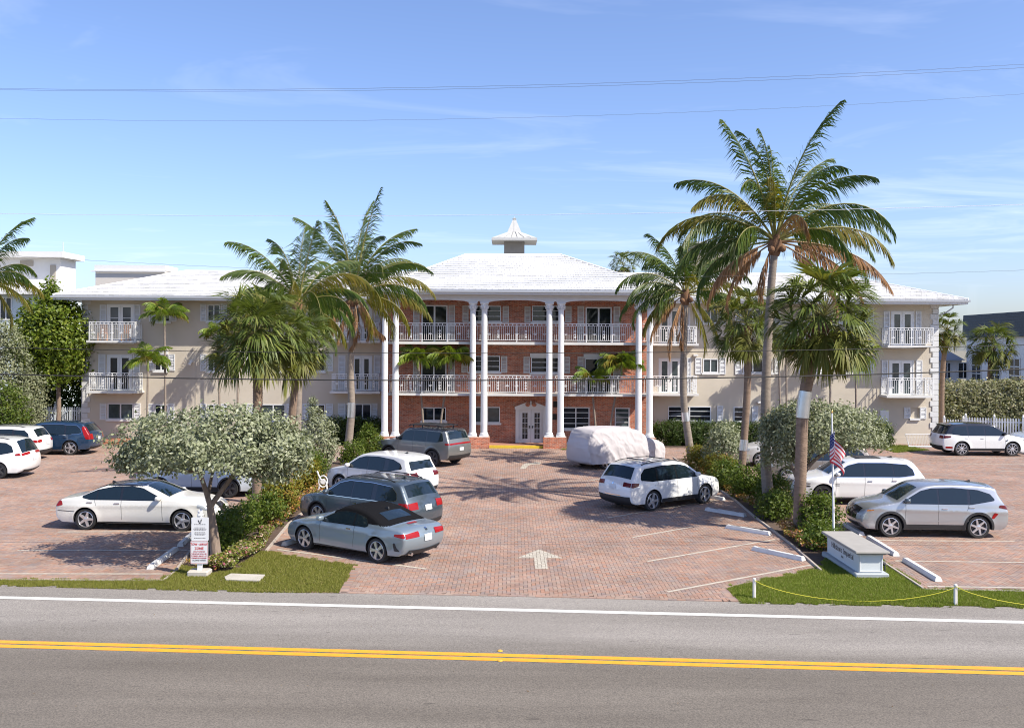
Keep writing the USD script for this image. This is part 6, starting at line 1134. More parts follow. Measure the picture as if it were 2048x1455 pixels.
# --- hedges
shrub("tall olive hedge in front of the houses at the right", 37.2, 63.0, 9.2, 1.1, 3.65, olive, 410, .10, 6500, 12, name="hedge", cat="hedge", boxy=.9, lump=.14, stem=False, cl=.16)
shrub("clipped green hedge under the wide window right of the portico", WX(1372, 56.6), 56.7, 1.9, .6, 1.35, dkgreen, 411, .06, 1000, 13, name="hedge", cat="hedge", boxy=.8, lump=.12, stem=False)
shrub("clipped green hedge under the next window along the right wall", WX(1490, 56.6), 56.8, 1.5, .55, 1.3, dkgreen, 412, .06, 800, 13, name="hedge", cat="hedge", boxy=.8, lump=.12, stem=False)
shrub("small clipped upright hedge beside the white service door", WX(1766, 56.3), 56.3, .5, .45, 1.4, dkgreen, 413, .05, 420, 12, name="hedge", cat="hedge", boxy=.8, lump=.1, stem=False)
shrub("dark hedge in the shade left of the portico columns", WX(712, 56.8), 56.9, 1.6, .55, 1.5, dkgreen, 414, .06, 800, 13, name="hedge", cat="hedge", boxy=.7, lump=.2, stem=False)
shrub("dark low bush at the left foot of the portico", WX(742, 55.8), 55.9, .75, .5, 1.0, dkgreen, 415, .05, 150, 12)
# --- shrubs of the medians
for i, (lab, x, y, rx, h, m) in enumerate([
    ("green shrub just behind the forked trunk of the silver tree", -8.3, 26.9, .6, .95, green), ("green shrub at the foot of the nearest left cabbage palm", -8.5, 28.6, .7, 1.15, green), ("dark green shrub left of the slate SUV's bonnet", -8.1, 30.4, .65, 1.15, green), ("golden-green tall shrub beside the leaning left palm", -8.05, 32.4, .55, 1.45, golden),
    ("bushy green shrub behind the nearest left cabbage palm", -8.9, 33.6, .6, 1.2, green), ("golden shrub by the white metal wheel ornament", -8.55, 35.6, .55, 1.6, golden), ("orange-tinted shrub left of the white compact SUV", -8.5, 38.2, .6, 1.5, golden), ("green shrub in the left median beyond the ornament", -8.6, 39.5, .7, 1.6, green),
    ("green shrub at the foot of the skirted coconut palm", -7.6, 44.6, .6, 1.4, green), ("yellow-green shrub between the skirted palm and the boxy SUV", -7.3, 49.4, .7, 1.15, golden), ("tall green bush right of the skirted palm", -7.4, 48.0, .6, 1.9, green),
    ("yellow-green bush beside the leaning palm right of the drive", 9.1, 44.6, .7, 1.6, golden), ("second yellow-green bush behind the white SUV's bonnet", 9.3, 41.6, .75, 1.6, golden), ("large green bush at the foot of the straight cabbage palm", 9.0, 38.9, .75, 1.5, green), ("bright green bush between the straight palm and the tallest palm", 9.35, 36.6, .75, 1.6, green),
    ("green bush right behind the tallest palm trunk", 9.75, 34.6, .65, 1.6, green), ("dark green bush left of the stout leaning palm", 9.2, 32.2, .65, 1.35, green), ("leafy bush between the tallest and the stout palm trunks", 9.7, 33.4, .5, 1.0, golden), ("big bright bush behind the flag pole", 9.75, 29.2, .62, 1.75, green), ("low bush at the right foot of the stout palm", 9.4, 28.3, .5, .9, green), ("green bush at the near end of the right median, touching the monument sign", 9.2, 27.5, .5, .8, green)]):
    rx, h = rx * .88, h * (.74 if x > 0 else .9); shrub(lab, x, y, rx, rx * .95, h, m, 500 + i, .055, int(230 * rx / .6 * h), 11, group="shrubs of the two medians", cl=.11, lump=.7)
# --- flowers and grass
def carpet(P, n, h, size, m, name, label, cat, seed, per=1):
    rg = np.random.default_rng(seed); x0, y0, x1, y1 = P.bounds; q = np.column_stack([rg.uniform(x0, x1, n * 4), rg.uniform(y0, y1, n * 4)]); q = q[shapely.contains_xy(P, q[:, 0], q[:, 1])][:n]
    hh = h * (.35 + .9 * meshkit.fbm(np.column_stack([q * 2.2, np.zeros(len(q))]), 3, seed)) * rg.uniform(.5, 1.0, len(q)); single(name, leaves(np.column_stack([q, hh]), np.tile([0, 0, 1.0], (len(q), 1)), size, rg, .7, .6), m, label, cat, kind="stuff")
FB = Polygon([G(405, 1140)[:2], G(418, 1146)[:2], G(465, 1143)[:2], G(530, 1102)[:2], (-7.55, 29.6), (-8.0, 29.4), G(520, 1085)[:2], G(470, 1110)[:2]])
carpet(FB, 6500, .40, .04, flow, "flower_bed", "pink and white bedding flowers edging the left median", "flowers", 61)
carpet(Polygon([(-8.1, 24.6), (-7.75, 24.3), (-7.6, 24.9), (-8.5, 25.6), (-8.9, 25.2)]), 700, .2, .035, flow2, "flower_bed", "small reddish plants at the foot of the tow sign", "flowers", 62)
carpet(Polygon([(8.5, 27.2), (9.3, 26.9), (9.4, 30), (8.7, 30.5), (8.55, 29)]), 1800, .42, .04, flow2, "flower_bed", "low mottled plants along the right median kerb", "flowers", 63)
carpet(Polygon([(8.75, 34), (9.1, 34), (9.2, 44), (8.75, 44)]), 2200, .4, .045, flow2, "flower_bed", "low yellow and red plants along the far right median", "flowers", 64)
carpet(Polygon([(-7.5, 30), (-8.0, 30), (-8.0, 42), (-7.5, 42)]), 2600, .45, .045, flow2, "flower_bed", "orange and yellow plants beside the left row of cars", "flowers", 65)
def grass(P, n, h, m, label, seed):
    rg = np.random.default_rng(seed); x0, y0, x1, y1 = P.bounds; q = np.column_stack([rg.uniform(x0, x1, n * 5), rg.uniform(y0, y1, n * 5)]); Q = P.buffer(.15); q = q[shapely.contains_xy(Q, q[:, 0], q[:, 1]) & (shapely.contains_xy(P, q[:, 0], q[:, 1]) | (meshkit.fbm(np.column_stack([q * 4.0, np.zeros(len(q))]), 3, seed) > .5)) & (np.abs(q[:, 0]) < .6 * q[:, 1] + 1)][:n]; n = len(q)
    hh = h * rg.uniform(.5, 1.2, n) * (.7 + .6 * meshkit.fbm(np.column_stack([q * 1.5, np.zeros(n)]), 3, seed)); a = rg.uniform(0, 6.283, n); w = .008; ln = rg.normal(0, .5, (n, 2)) * hh[:, None]
    v = np.stack([np.column_stack([q[:, 0] - w * np.cos(a), q[:, 1] - w * np.sin(a), np.full(n, -.004)]), np.column_stack([q[:, 0] + w * np.cos(a), q[:, 1] + w * np.sin(a), np.full(n, -.004)]), np.column_stack([q + ln, hh])], 1).reshape(-1, 3)
    single("grass", (v, np.arange(3 * n).reshape(-1, 3)), m, label, "grass", kind="stuff")
grass(LAWN_L, 74000, .055, grassy, "short dry grass at the left of the driveway mouth", 71)
grass(LAWN_R, 125000, .06, grassm, "green grass round the monument sign", 72)
for i, (P, lab) in enumerate([(BEDS[1].intersection(sbox(-7.9, 53.5, -5, 54.6)), "strip of grass at the left foot of the portico"), (BEDS[4], "strip of grass at the right foot of the portico"), (BEDS[3], "patch of grass beside the small clipped hedge"), (BEDS[5], "strip of grass in front of the brick wall left of the entrance")]): grass(P, 9000, .08, grassm, lab, 80 + i)

def litter(P, n, size, m, name, label, cat, seed):
    rg = np.random.default_rng(seed); x0, y0, x1, y1 = P.bounds; q = np.column_stack([rg.uniform(x0, x1, n * 6), rg.uniform(y0, y1, n * 6)]); q = q[shapely.contains_xy(P, q[:, 0], q[:, 1])][:n]
    single(name, leaves(np.column_stack([q, rg.uniform(.006, .02, len(q))]), np.tile([0, 0, 1.0], (len(q), 1)), size, rg, .45, .12), m, label, cat, kind="stuff")
dryleaf = leafm("dry_leaf", [(.16, .10, .05), (.22, .15, .08), (.09, .06, .035), (.3, .22, .12), (.12, .09, .05)], .1, .7, .2)
pale = leafm("pale_petal", [(.6, .56, .46), (.5, .42, .3), (.35, .27, .15)], .1, .7, .2)
litter(LAWN_L.buffer(-.1), 160, .03, pale, "leaf_litter", "pale fallen petals and bits on the left lawn", "litter", 91); litter(LAWN_R.buffer(-.1), 90, .03, pale, "leaf_litter", "pale fallen bits on the right lawn", "litter", 92)
litter(LineString([(x, y + .1) for x, y in edge]).buffer(.35).intersection(sbox(-14, 0, 14, 40)), 160, .022, dryleaf, "leaf_litter", "dry leaves along the edge of the road", "litter", 93)
litter(ROADP.intersection(sbox(-12, 11, 12, 24)), 70, .024, dryleaf, "leaf_litter", "scattered dark bits on the asphalt", "litter", 94); litter(PAVE.intersection(sbox(-24, 24, 24, 52)), 500, .03, dryleaf, "leaf_litter", "scattered dry leaves on the brick paving", "litter", 95)
# ------------------------------------------------------------ signs, stops, posts, fences, wires, neighbours
txtd = pm("lettering_dark", (.10, .085, .075), .6); txtr = pm("lettering_red", (.55, .05, .05), .5); txtb = pm("lettering_black", (.03, .03, .03), .6)
signw = pm("sign_white", (.74, .75, .76), .4)
def text_on(t, s, h, org, ux, uz, m, parent=None, depth=.006, name="lettering", bold=False, center=False):
    """lettering on a wall: ux reading direction, uz up"""
    tm = meshkit.text_mesh(s, h, depth, bold); v, f = np.array(tm.vertices), np.array(tm.faces); ux, uz = np.asarray(ux, float), np.asarray(uz, float); n = np.cross(ux, uz)
    if center: v[:, 0] -= (v[:, 0].min() + v[:, 0].max()) / 2
    t.part(name, (np.asarray(org, float) + v[:, :1] * ux + v[:, 1:2] * uz + v[:, 2:3] * n, f), m, parent=parent)
# tow-away sign
b = G(400, 1149); x, y = b[0], b[1]; s = T("tow_away_sign", "white post with two white notice plates, red lettering on the lower one", "sign", b)
zt = 5.96 - (1018 - 693 + 3) * y / FPX
s.part("footing", cbx(x - .28, x + .26, y - .2, y + .2, -.02, .14, .03), concr)
s.part("post", cbx(x - .06, x + .06, y - .06, y + .06, .14, zt - .16, .01), white)
s.part("post_cap", revolve([(.085, 0), (.085, .03), (.05, .045), (.07, .08), (.07, .12), (.03, .165), (0, .17)], 10, (x, y, zt - .16)), white, smooth=35)
def plate(z0, z1, xa, xb):
    P = sbox(xa, z0, xb, z1).buffer(-.03).buffer(.03); return slab_xz(P, y - .078, y - .066)
zz = lambda py: 5.96 - (py - 693 + 3) * y / FPX; xx = lambda px: (px - 1024) * y / FPX
u = s.part("notice_plate", plate(zz(1079.5), zz(1033), xx(386.5), xx(421)), signw, label="upper plate with a small black emblem and grey small print")
lo = s.part("notice_plate", plate(zz(1126), zz(1080), xx(385), xx(420)), signw, label="lower plate lettered in red")
UX, UZ, yf = (1, 0, 0), (0, 0, 1), y - .078
xc = (xx(386.5) + xx(421)) / 2
for k, (w_, zc_) in enumerate([(.30, 1047), (.28, 1053.5), (.33, 1056), (.30, 1058), (.27, 1063), (.29, 1065.5), (.24, 1067.5), (.3, 1074)]):
    mb = MB(); r_ = np.random.default_rng(k)
    xs = xc - w_ / 2
    while xs < xc + w_ / 2: wd = r_.uniform(.015, .05); mb.box(xs, min(xs + wd, xc + w_ / 2), yf - .003, yf - .0005, zz(zc_) - .006, zz(zc_) + .006); xs += wd + .012
    s.part("small_print", mb, txtb if k == 0 else txtd, parent=u, kind="stuff")
lf = lambda dx, dz, a: [(xc + dx + .05 * math.cos(a), zz(1041) + dz + .05 * math.sin(a)), (xc + dx + .018 * math.cos(a + 1.5), zz(1041) + dz + .018 * math.sin(a + 1.5)), (xc + dx - .04 * math.cos(a), zz(1041) + dz - .04 * math.sin(a)), (xc + dx - .016 * math.cos(a + 1.5), zz(1041) + dz - .016 * math.sin(a + 1.5))]
s.part("emblem", MB().add(slab_xz(Polygon(lf(-.03, 0, 2.0)), yf - .004, yf - .0005)).add(slab_xz(Polygon(lf(.03, .02, 1.2)), yf - .004, yf - .0005)).add(slab_xz(Polygon(lf(.0, -.04, .5)), yf - .004, yf - .0005)), txtb, parent=u)
xc2 = (xx(385) + xx(420)) / 2
for tx, h_, py, m, bo in (("TOW-AWAY", .054, 1088.5, txtr, True), ("ZONE", .062, 1097, txtr, True), ("UNAUTHORIZED", .028, 1102, txtr, False), ("VEHICLES WILL BE", .03, 1106.5, txtr, False), ("TOWED AWAY AT", .034, 1111, txtr, False), ("OWNER'S EXPENSE", .03, 1115, txtr, False), ("ATLANTIC TOWING", .026, 1119.5, txtb, False)):
    text_on(s, tx, h_, (xc2, yf - .001, zz(py)), UX, UZ, m, parent=lo, depth=.004, bold=bo, center=True)
mb = MB(); r2 = (xx(385) + .012, xx(420) - .012, zz(1126) + .012, zz(1080) - .012)
for a in ((r2[0], r2[1], r2[2], r2[2] + .006), (r2[0], r2[1], r2[3] - .006, r2[3]), (r2[0], r2[0] + .006, r2[2] + .007, r2[3] - .007), (r2[1] - .006, r2[1], r2[2] + .007, r2[3] - .007)): mb.box(a[0], a[1], yf - .003, yf - .0005, a[2], a[3])
s.part("border", mb, txtr, parent=lo)
# concrete utility pad in the left lawn
pad = Polygon([G(449, 1156)[:2], G(462, 1149.5)[:2], G(530, 1152)[:2], G(518, 1164)[:2], G(452, 1162)[:2]]); v, f = prism(pad, .05); single("utility_cover", (v + [0, 0, .0], f), concr, "flat pale concrete utility cover set in the left lawn", "utility cover")
# monument sign
gx0, gx1, gy0, gy1 = 8.97, 9.80, 24.06, 26.72; ms = T("monument_sign", "low white monument sign with a grey cap, lettered on its long side", "sign", ((gx0 + gx1) / 2, (gy0 + gy1) / 2, 0))
capm = pm("cap_stone", (.36, .34, .31), .8, var=.08, vs=3); plm = pm("plinth_grey", (.40, .43, .44), .7, var=.06, vs=3); bodym = pm("sign_body", (.66, .70, .71), .6, var=.03, vs=2)
ztp = .70
ms.part("plinth", cbx(gx0 - .02, gx1 + .02, gy0, gy1, -.02, .12, .02), plm)
ms.part("body", bx(gx0 + .10, gx1 - .10, gy0 + .12, gy1 - .12, .12, ztp - .10), bodym)
ms.part("panel_moulding", MB().box(gx0 + .12, gx1 - .12, gy0 + .105, gy0 + .118, .15, .17).box(gx0 + .12, gx0 + .14, gy0 + .105, gy0 + .118, .171, ztp - .13).box(gx1 - .14, gx1 - .12, gy0 + .105, gy0 + .118, .171, ztp - .13).box(gx0 + .12, gx1 - .12, gy0 + .105, gy0 + .118, ztp - .129, ztp - .11), white)
ms.part("cap", MB().add(cbx(gx0 + .03, gx1 - .03, gy0 + .05, gy1 - .05, ztp - .098, ztp - .055, .01)).add(cbx(gx0 - .03, gx1 + .03, gy0 - .01, gy1 + .01, ztp - .053, ztp, .015)), capm)
text_on(ms, "Hillsboro Imperial", .145, (gx0 + .099, (gy0 + gy1) / 2, .36), (0, -1, 0), (0, 0, 1), txtd, depth=.006, center=True)
text_on(ms, "1156", .05, (gx0 + .099, (gy0 + gy1) / 2, .24), (0, -1, 0), (0, 0, 1), txtd, depth=.006, center=True)
# spotlight behind the sign
sp = T("spotlight", "small black ground spotlight beside the monument sign", "spotlight", (9.98, 24.75, 0)); sp.part("spike", MB().add(tube([(9.98, 24.75, 0), (9.98, 24.75, .16)], .02, 6)).box(9.93, 10.03, 24.7, 24.8, 0, .03), txtb); sp.part("lamp_head", tube([(10.0, 24.78, .2), (9.86, 24.8, .27)], [.05, .075], 10), txtb, smooth=35)
# flag
fb = np.array([9.62, 27.62, 0]); fl = T("flag_pole", "white flag pole with a gilt finial behind the monument sign", "flag pole", fb); tp_ = W(1664, 826, 27.62)
fl.part("pole", tube([fb, fb * .5 + tp_ * .5, tp_], [.035, .03, .022], 10), white, smooth=True); fl.part("finial", revolve([(.0, 0), (.03, .015), (.035, .05), (.015, .09), (0, .12)], 8, tp_), pm("gilt", (.7, .45, .15), .3, metal=.8), smooth=True)
red_, blu_, wht_ = pm("flag_red", (.50, .03, .045), .8), pm("flag_blue", (.025, .04, .16), .8), pm("flag_white", (.72, .70, .70), .8)
FT = T("flag", "limp red, white and blue striped flag hanging from the pole", "flag", (tp_[0], 27.62, 2.5))
def flagpt(u, v):
    """u along the fly, v down the hoist, hanging in folds"""
    z = WZ(1664, 855, 27.6) - v * .80 - u * .62 - .04 * np.sin(u * 9); r = .02 + .16 * u * (1 - .35 * u); a = 3.3 + 5.4 * u + .4 * np.sin(6 * v)
    return np.stack([tp_[0] - .01 - (.34 * np.minimum(u, .5) ** .8) * np.sin(5.2 * u + .5 * v) * .62 + .30 * np.maximum(u - .42, 0) * (1 + .4 * np.sin(9 * v)), 27.56 - .05 - .12 * np.cos(4.2 * u) ** 2 - .05 * np.sin(8 * u + 2 * v), z], -1)
nu, nv = 30, 26
U, V_ = np.meshgrid(np.linspace(0, 1, nu), np.linspace(0, 1, nv), indexing="ij"); FP = flagpt(U, V_).reshape(-1, 3); FF = grid_faces(nu, nv); fc_u, fc_v = U.ravel()[FF].mean(1), V_.ravel()[FF].mean(1); stripe_i = np.minimum((fc_v * 13).astype(int), 12); canton = (fc_u < .45) & (fc_v < 7 / 13)
FT.part("red_stripes", (FP, FF[(stripe_i % 2 == 0) & ~canton]), red_, smooth=True); FT.part("white_stripes", (FP, FF[(stripe_i % 2 == 1) & ~canton]), wht_, smooth=True); FT.part("blue_canton", (FP, FF[canton]), blu_, smooth=True)
mb = MB()
for i in range(5):
    for j in range(4): c = flagpt(np.array(.06 + .085 * i), np.array(.06 + .125 * j)); mb.add(shift(rotz_y(revolve([(.014, 0), (.007, .006), (0, .006)], 5)), c - [0, .012, 0]))
FT.part("stars", mb, wht_, kind="stuff")
# wheel stops
stopm = pm("wheel_stop_white", (.68, .67, .65), .75, var=.1, vs=5)
def stop(label, a, bb, text=(), seed=0):
    a, bb = G(*a), G(*bb); c = (a + bb) / 2; h_ = math.atan2(bb[1] - a[1], bb[0] - a[0]); Ln = np.linalg.norm(bb - a); t = T("wheel_stop", label, "wheel stop", (c[0], c[1], 0), h_, "white concrete wheel stops of the bays")
    P = Polygon([(-.09, 0), (.09, 0), (.085, .05), (.055, .115), (-.055, .115), (-.085, .05)]); v, f = prism(P, Ln); v = np.stack([v[:, 2] - Ln / 2, v[:, 0], v[:, 1] + .003], 1); e = np.abs(v[:, 0]) > Ln / 2 - .01; v[:, 0] -= np.where(e, np.sign(v[:, 0]) * v[:, 2] * .35, 0)
    t.part("block", (v, f[:, ::-1] if True else f), stopm, local=True)
    for tx, px_ in text:
        tm = meshkit.text_mesh(tx, .07, .002, True); vv, ff = np.array(tm.vertices), np.array(tm.faces); vv[:, 0] -= vv[:, 0].mean(); t.part("lettering", (np.column_stack([px_ * Ln + vv[:, 0], vv[:, 1] - .035, vv[:, 2] + .119]), ff), txtb, local=True)
    return t
stop("near wheel stop lettered OWNER 01 right of the drive", (1506, 1099), (1608, 1121), (("OWNER", -.30), ("01", .32)))
stop("second wheel stop from the road, lettered OWNER 03, right of the drive", (1453, 1055), (1541, 1070), (("OWNER", -.30), ("03", .30)))
stop("third wheel stop lettered OWNER 04, in the palm shadow right of the drive", (1412, 1020), (1491, 1033), (("OWNER", -.30), ("04", .30)))
stop("wheel stop just ahead of the white SUV with roof rails", (1405, 992), (1448, 1000))
stop("wheel stop in front of the convertible", (567, 1091), (605, 1080))
stop("wheel stop in the tree shadow, left of the tow sign", (300, 1138), (352, 1100)); stop("half hidden wheel stop behind the tow sign", (360, 1093), (388, 1068))
stop("wheel stop nearest the road in the right lot", (1878, 1163), (1810, 1122)); stop("wheel stop behind the monument sign in the right lot", (1793, 1112), (1737, 1077)); stop("wheel stop under the nose of the silver SUV", (1724, 1071), (1690, 1050))
stop("low wheel stop beside the right-hand picket fence", (2035, 905), (2075, 913))
# rope posts and yellow rope
postm = pm("post_white", (.72, .69, .63), .6)
ends = []
for (px, py, pt), lab in (((1508.5, 1196, 1155), "left short white post of the yellow rope"), ((1911, 1209, 1167), "right short white post of the yellow rope"), ((2330, 1222, 1178), "short white post of the rope beyond the right edge")):
    g = G(px, py); zt_ = 5.96 - (un(px, pt)[1]) * g[1] / FPX; t = T("rope_post", lab, "post", g, group="posts of the yellow rope"); t.part("post", cbx(g[0] - .035, g[0] + .035, g[1] - .035, g[1] + .035, -.02, zt_, .012), postm); t.part("hook", tube([(g[0] - .02, g[1] - .04, zt_ - .04), (g[0] - .02, g[1] - .07, zt_ - .05)], .008, 5), chrome); ends.append(np.array([g[0], g[1] - .045, zt_ - .05]))
ropem = pm("yellow_rope", (.70, .62, .04), .7)
for a, bb, lab in ((ends[0], ends[1], "slack yellow rope sagging between the two posts"), (ends[1], ends[2], "slack yellow rope leaving the picture at the right")):
    u_ = np.linspace(0, 1, 30); P = a + (bb - a) * u_[:, None]; dip = np.minimum(a[2], bb[2]) - .03; P[:, 2] -= np.minimum((4 * u_ * (1 - u_)) ** .8 * dip, P[:, 2] - .03); single("rope", tube(P, .0065, 6), ropem, lab, "rope", smooth=True)
# white wheel-shaped ornament in the left bed
ow = T("garden_ornament", "white wheel-shaped metal ornament with a raised arm among the shrubs", "garden ornament", (-7.4, 36.4, 0)); k = lambda px, py: W(px, py, 36.4)
a_ = np.linspace(0, 2 * np.pi, 25); c = k(646, 962); ow.part("wheel_rim", tube(np.stack([c[0] + .17 * np.cos(a_), np.full(25, 36.4) + .02 * np.sin(a_), c[2] + .22 * np.sin(a_)], 1), .024, 7), white, smooth=True)
ow.part("arm", tube([k(634, 941), k(638, 952), k(648, 968)], [.035, .03, .03], 7), white, smooth=True); ow.part("leg", tube([k(640, 966), [k(633, 990)[0], 36.4, 0]], .035, 7), white, smooth=True); ow.part("leg", tube([k(652, 962), [k(656, 990)[0], 36.4, 0]], .035, 7), white, smooth=True); ow.part("hub_plate", tube([c + [0, -.05, 0], c + [0, .05, 0]], .1, 12), white)
# fences
def picket(name, label, A, Bp, h, gap=.15, w=.085, m=white, postn=2, point=True):
    A, Bp = np.array([*A, 0.]), np.array([*Bp, 0.]); d = Bp - A; Ln = np.linalg.norm(d); th = math.atan2(d[1], d[0]); t = T(name, label, "fence", A, th)
    for z in (.25, h - .3): t.part("rail", bx(0, Ln, .012, .045, z, z + .08), m, local=True)
    for i in range(int(Ln / gap)):
        x_ = i * gap + .02; P = Polygon([(x_, .05), (x_ + w, .05), (x_ + w, h - .08), (x_ + w / 2, h), (x_, h - .08)]) if point else sbox(x_, .05, x_ + w, h); t.part("picket", slab_xz(P, -.012, .01), m, local=True)
    for i in range(postn + 1):
        x_ = Ln * i / postn; t.part("post", bx(x_ - .06, x_ + .06, -.06, .06, 0, h + .05), m, local=True); t.part("post_cap", revolve([(.08, 0), (.08, .03), (.04, .05), (.06, .1), (0, .17)], 8, (x_, 0, h + .05)), m, local=True, smooth=30)
    return t
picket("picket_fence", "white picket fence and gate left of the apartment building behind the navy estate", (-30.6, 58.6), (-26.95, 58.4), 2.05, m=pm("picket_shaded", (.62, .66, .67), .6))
picket("picket_fence", "longer white picket fence at the right in front of the olive hedge", (28.05, 57.3), (31.0, 56.2), 1.78)
lt = picket("picket_fence", "short white fence piece with a lattice panel at the right corner of the building", (27.0, 57.9), (28.05, 57.6), 1.6, postn=1)
mb = MB()
for k_ in range(-6, 7):
    for sg in (1, -1): mb.add(slab_xz(LineString([(k_ * .14, .2), (k_ * .14 + sg * 1.3, 1.5)]).buffer(.014).intersection(sbox(0, .2, .5, 1.5)), -.03 - .008 * (sg > 0), -.022 - .008 * (sg > 0))) if LineString([(k_ * .14, .2), (k_ * .14 + sg * 1.3, 1.5)]).buffer(.014).intersection(sbox(0, .2, .5, 1.5)).area > 1e-4 else None
lt.part("lattice", mb, white, local=True)
rk = T("metal_rack", "low white metal rack leaning beside the right corner of the building", "rack", (W(1840, 890, 56.2)[0], 56.2, 0)); x0_, x1_ = WX(1813, 56.2), WX(1868, 56.2); mb = MB()
rk.part("frame", MB().add(tube([(x0_ + .15, 56.1, .05), (x0_, 56.3, .78), (x1_, 56.3, .78), (x1_, 56.1, .05)], .03, 6)).add(tube([(x0_ + .1, 56.1, .05), (x1_, 56.1, .05)], .045, 6)), railm)
for x_ in np.arange(x0_ + .12, x1_ - .03, .095): mb.add(tube([(x_ + .02, 56.12, .06), (x_, 56.29, .77)], .008, 4))
rk.part("bars", mb, railm)
# terracotta landing at the left wing and brick edging
single("landing", cbx(WX(205, 56.6), WX(300, 56.6), 55.6, 57.9, 0, .14, .01), pm("terracotta", (.36, .14, .075), .85, var=.15, vs=5), "low terracotta tiled landing below the left wing", "landing", kind="structure")
# patio chairs on the upper left balcony and window air details
chm = pm("orange_chair", (.62, .27, .10), .6)
def chair(px, label, Yc=57.5, pz=682, m=chm):
    x_ = WX(px, Yc); z_ = WZ(222, 680.5, 56.96); t = T("balcony_chair", label, "chair", (x_, Yc, z_)); B_ = dict(local=True)
    t.part("seat", bx(-.24, .24, -.24, .24, .42, .46), m, **B_)
    for k_ in range(4): t.part("back_slat", bx(-.22 + .12 * k_, -.14 + .12 * k_, .2, .23, .46, 1.0), m, **B_)
    for sx_ in (-1, 1):
        for sy_ in (-1, 1): t.part("leg", bx(sx_ * .2 - .025, sx_ * .2 + .025, sy_ * .2 - .025, sy_ * .2 + .025, 0, .42), m, **B_)
chair(205, "left orange chair on the upper left balcony"); chair(252, "right orange chair on the upper left balcony")
# overhead lines
wirem = pm("cable_black", (.02, .018, .017), .7); wirel = pm("cable_grey", (.08, .085, .095), .6)
def wire(label, pts, Y, r, m=wirem):
    X = np.array([p[0] for p in pts], float); Yp = np.array([p[1] for p in pts], float); co = np.polyfit(X, Yp, 2); xs = np.linspace(-500, 2548, 60); single("overhead_cable", tube([W(x_, np.polyval(co, x_), Y) for x_ in xs], r, 6), m, label, "cable", smooth=True)
wire("upper of the two thick black cables crossing the building", [(0, 695), (512, 703), (900, 705.5), (1312, 705.5), (1600, 700), (2048, 689)], 25.6, .011)
wire("lower and thickest black cable crossing in front of the building", [(0, 747.5), (512, 758.5), (800, 760), (1312, 757), (1600, 752), (2048, 738)], 25.6, .019)
wire("topmost thin cable across the sky", [(0, 177), (820, 178), (1200, 164), (2048, 129)], 24.0, .0035, wirel); wire("thin cable just under the topmost one", [(0, 178), (300, 185), (820, 180), (1200, 170), (2048, 136)], 24.0, .0035, wirel)
wire("faint cable across the middle of the sky", [(100, 239), (700, 240), (1200, 232), (1600, 214)], 26, .003, wirel); wire("pale cable passing through the tall palm crown", [(0, 427), (600, 432), (1347, 425), (1796, 416), (2048, 409)], 24.6, .006, pm("cable_pale", (.6, .6, .62), .5)); wire("faint lowest sky cable in front of the roofs", [(160, 520), (500, 535), (1000, 551), (1500, 552), (2048, 540)], 30, .004, wirel)
# --- neighbouring buildings
nw, nb, nsh = pm("neighbour_white", (.78, .77, .75), .8, var=.03), pm("neighbour_pale_blue", (.66, .74, .76), .8, var=.04), pm("shingle_dark", (.075, .085, .095), .8, var=.25, vs=7)
ngw = pm("neighbour_grey", (.78, .77, .77), .8, var=.05); louv = pm("louvre_beige", (.42, .38, .32), .8)
Yn = 74.0; n1 = T("white_house", "white flat-roofed neighbour at the left, beyond the trees", "house", (-39, Yn + 5, 0)); xa, xb = WX(-160, Yn), WX(120, Yn); zr = WZ(100, 516, Yn); zl = WZ(60, 585, Yn)
n1.part("upper_storey", MB().box(xa, xb, Yn, Yn + 2.6, zl - .3, zr), nw); n1.part("flat_roof", bx(xa - .3, xb + .55, Yn - .8, Yn + 3.0, zr + .003, zr + .45), nw); n1.part("lower_storey", bx(xa - 1, WX(100, Yn - 2.5), Yn - 2.5, Yn + 2.6, 0, zl - .31), nb); n1.part("eave", bx(xa - 1.2, WX(115, Yn - 2.5), Yn - 3.4, Yn - .003, zl - .3, zl - .02), nw)
c = W(133, 575, Yn); n1.part("louvre", MB().box(WX(100, Yn), WX(111, Yn), Yn - .06, Yn - .003, WZ(130, 585, Yn), WZ(130, 530, Yn)), louv); n1.part("louvre", bx(WX(40, Yn), WX(66, Yn), Yn - .06, Yn - .003, WZ(50, 532, Yn), WZ(50, 521, Yn)), louv)
n1.part("antenna", tube([(WX(113, Yn), Yn + 1, zr + .45), (WX(113, Yn), Yn + 1, zr + 1.4)], .03, 5), greyc)
for a0, a1, b0, b1 in ((0, 24, 594, 640), (43, 63, 597, 625), (-40, -15, 594, 640), (75, 95, 600, 626)):
    xw0, xw1, zw0, zw1 = WX(a0, Yn - 2.5), WX(a1, Yn - 2.5), WZ(20, b1, Yn - 2.5), WZ(20, b0, Yn - 2.5); mb = MB().box(xw0, xw1, Yn - 2.56, Yn - 2.503, zw0, zw0 + .08).box(xw0, xw1, Yn - 2.56, Yn - 2.503, zw1 - .08, zw1); xm_ = (xw0 + xw1) / 2
    for x_ in (xw0, xm_ - .04, xw1 - .08): mb.box(x_, x_ + .08, Yn - 2.56, Yn - 2.503, zw0 + .08, zw1 - .08)
    p = n1.part("window", mb, white); n1.part("pane", bx(xw0 + .04, xw1 - .04, Yn - 2.53, Yn - 2.504, zw0 + .04, zw1 - .04), glassd, parent=p)
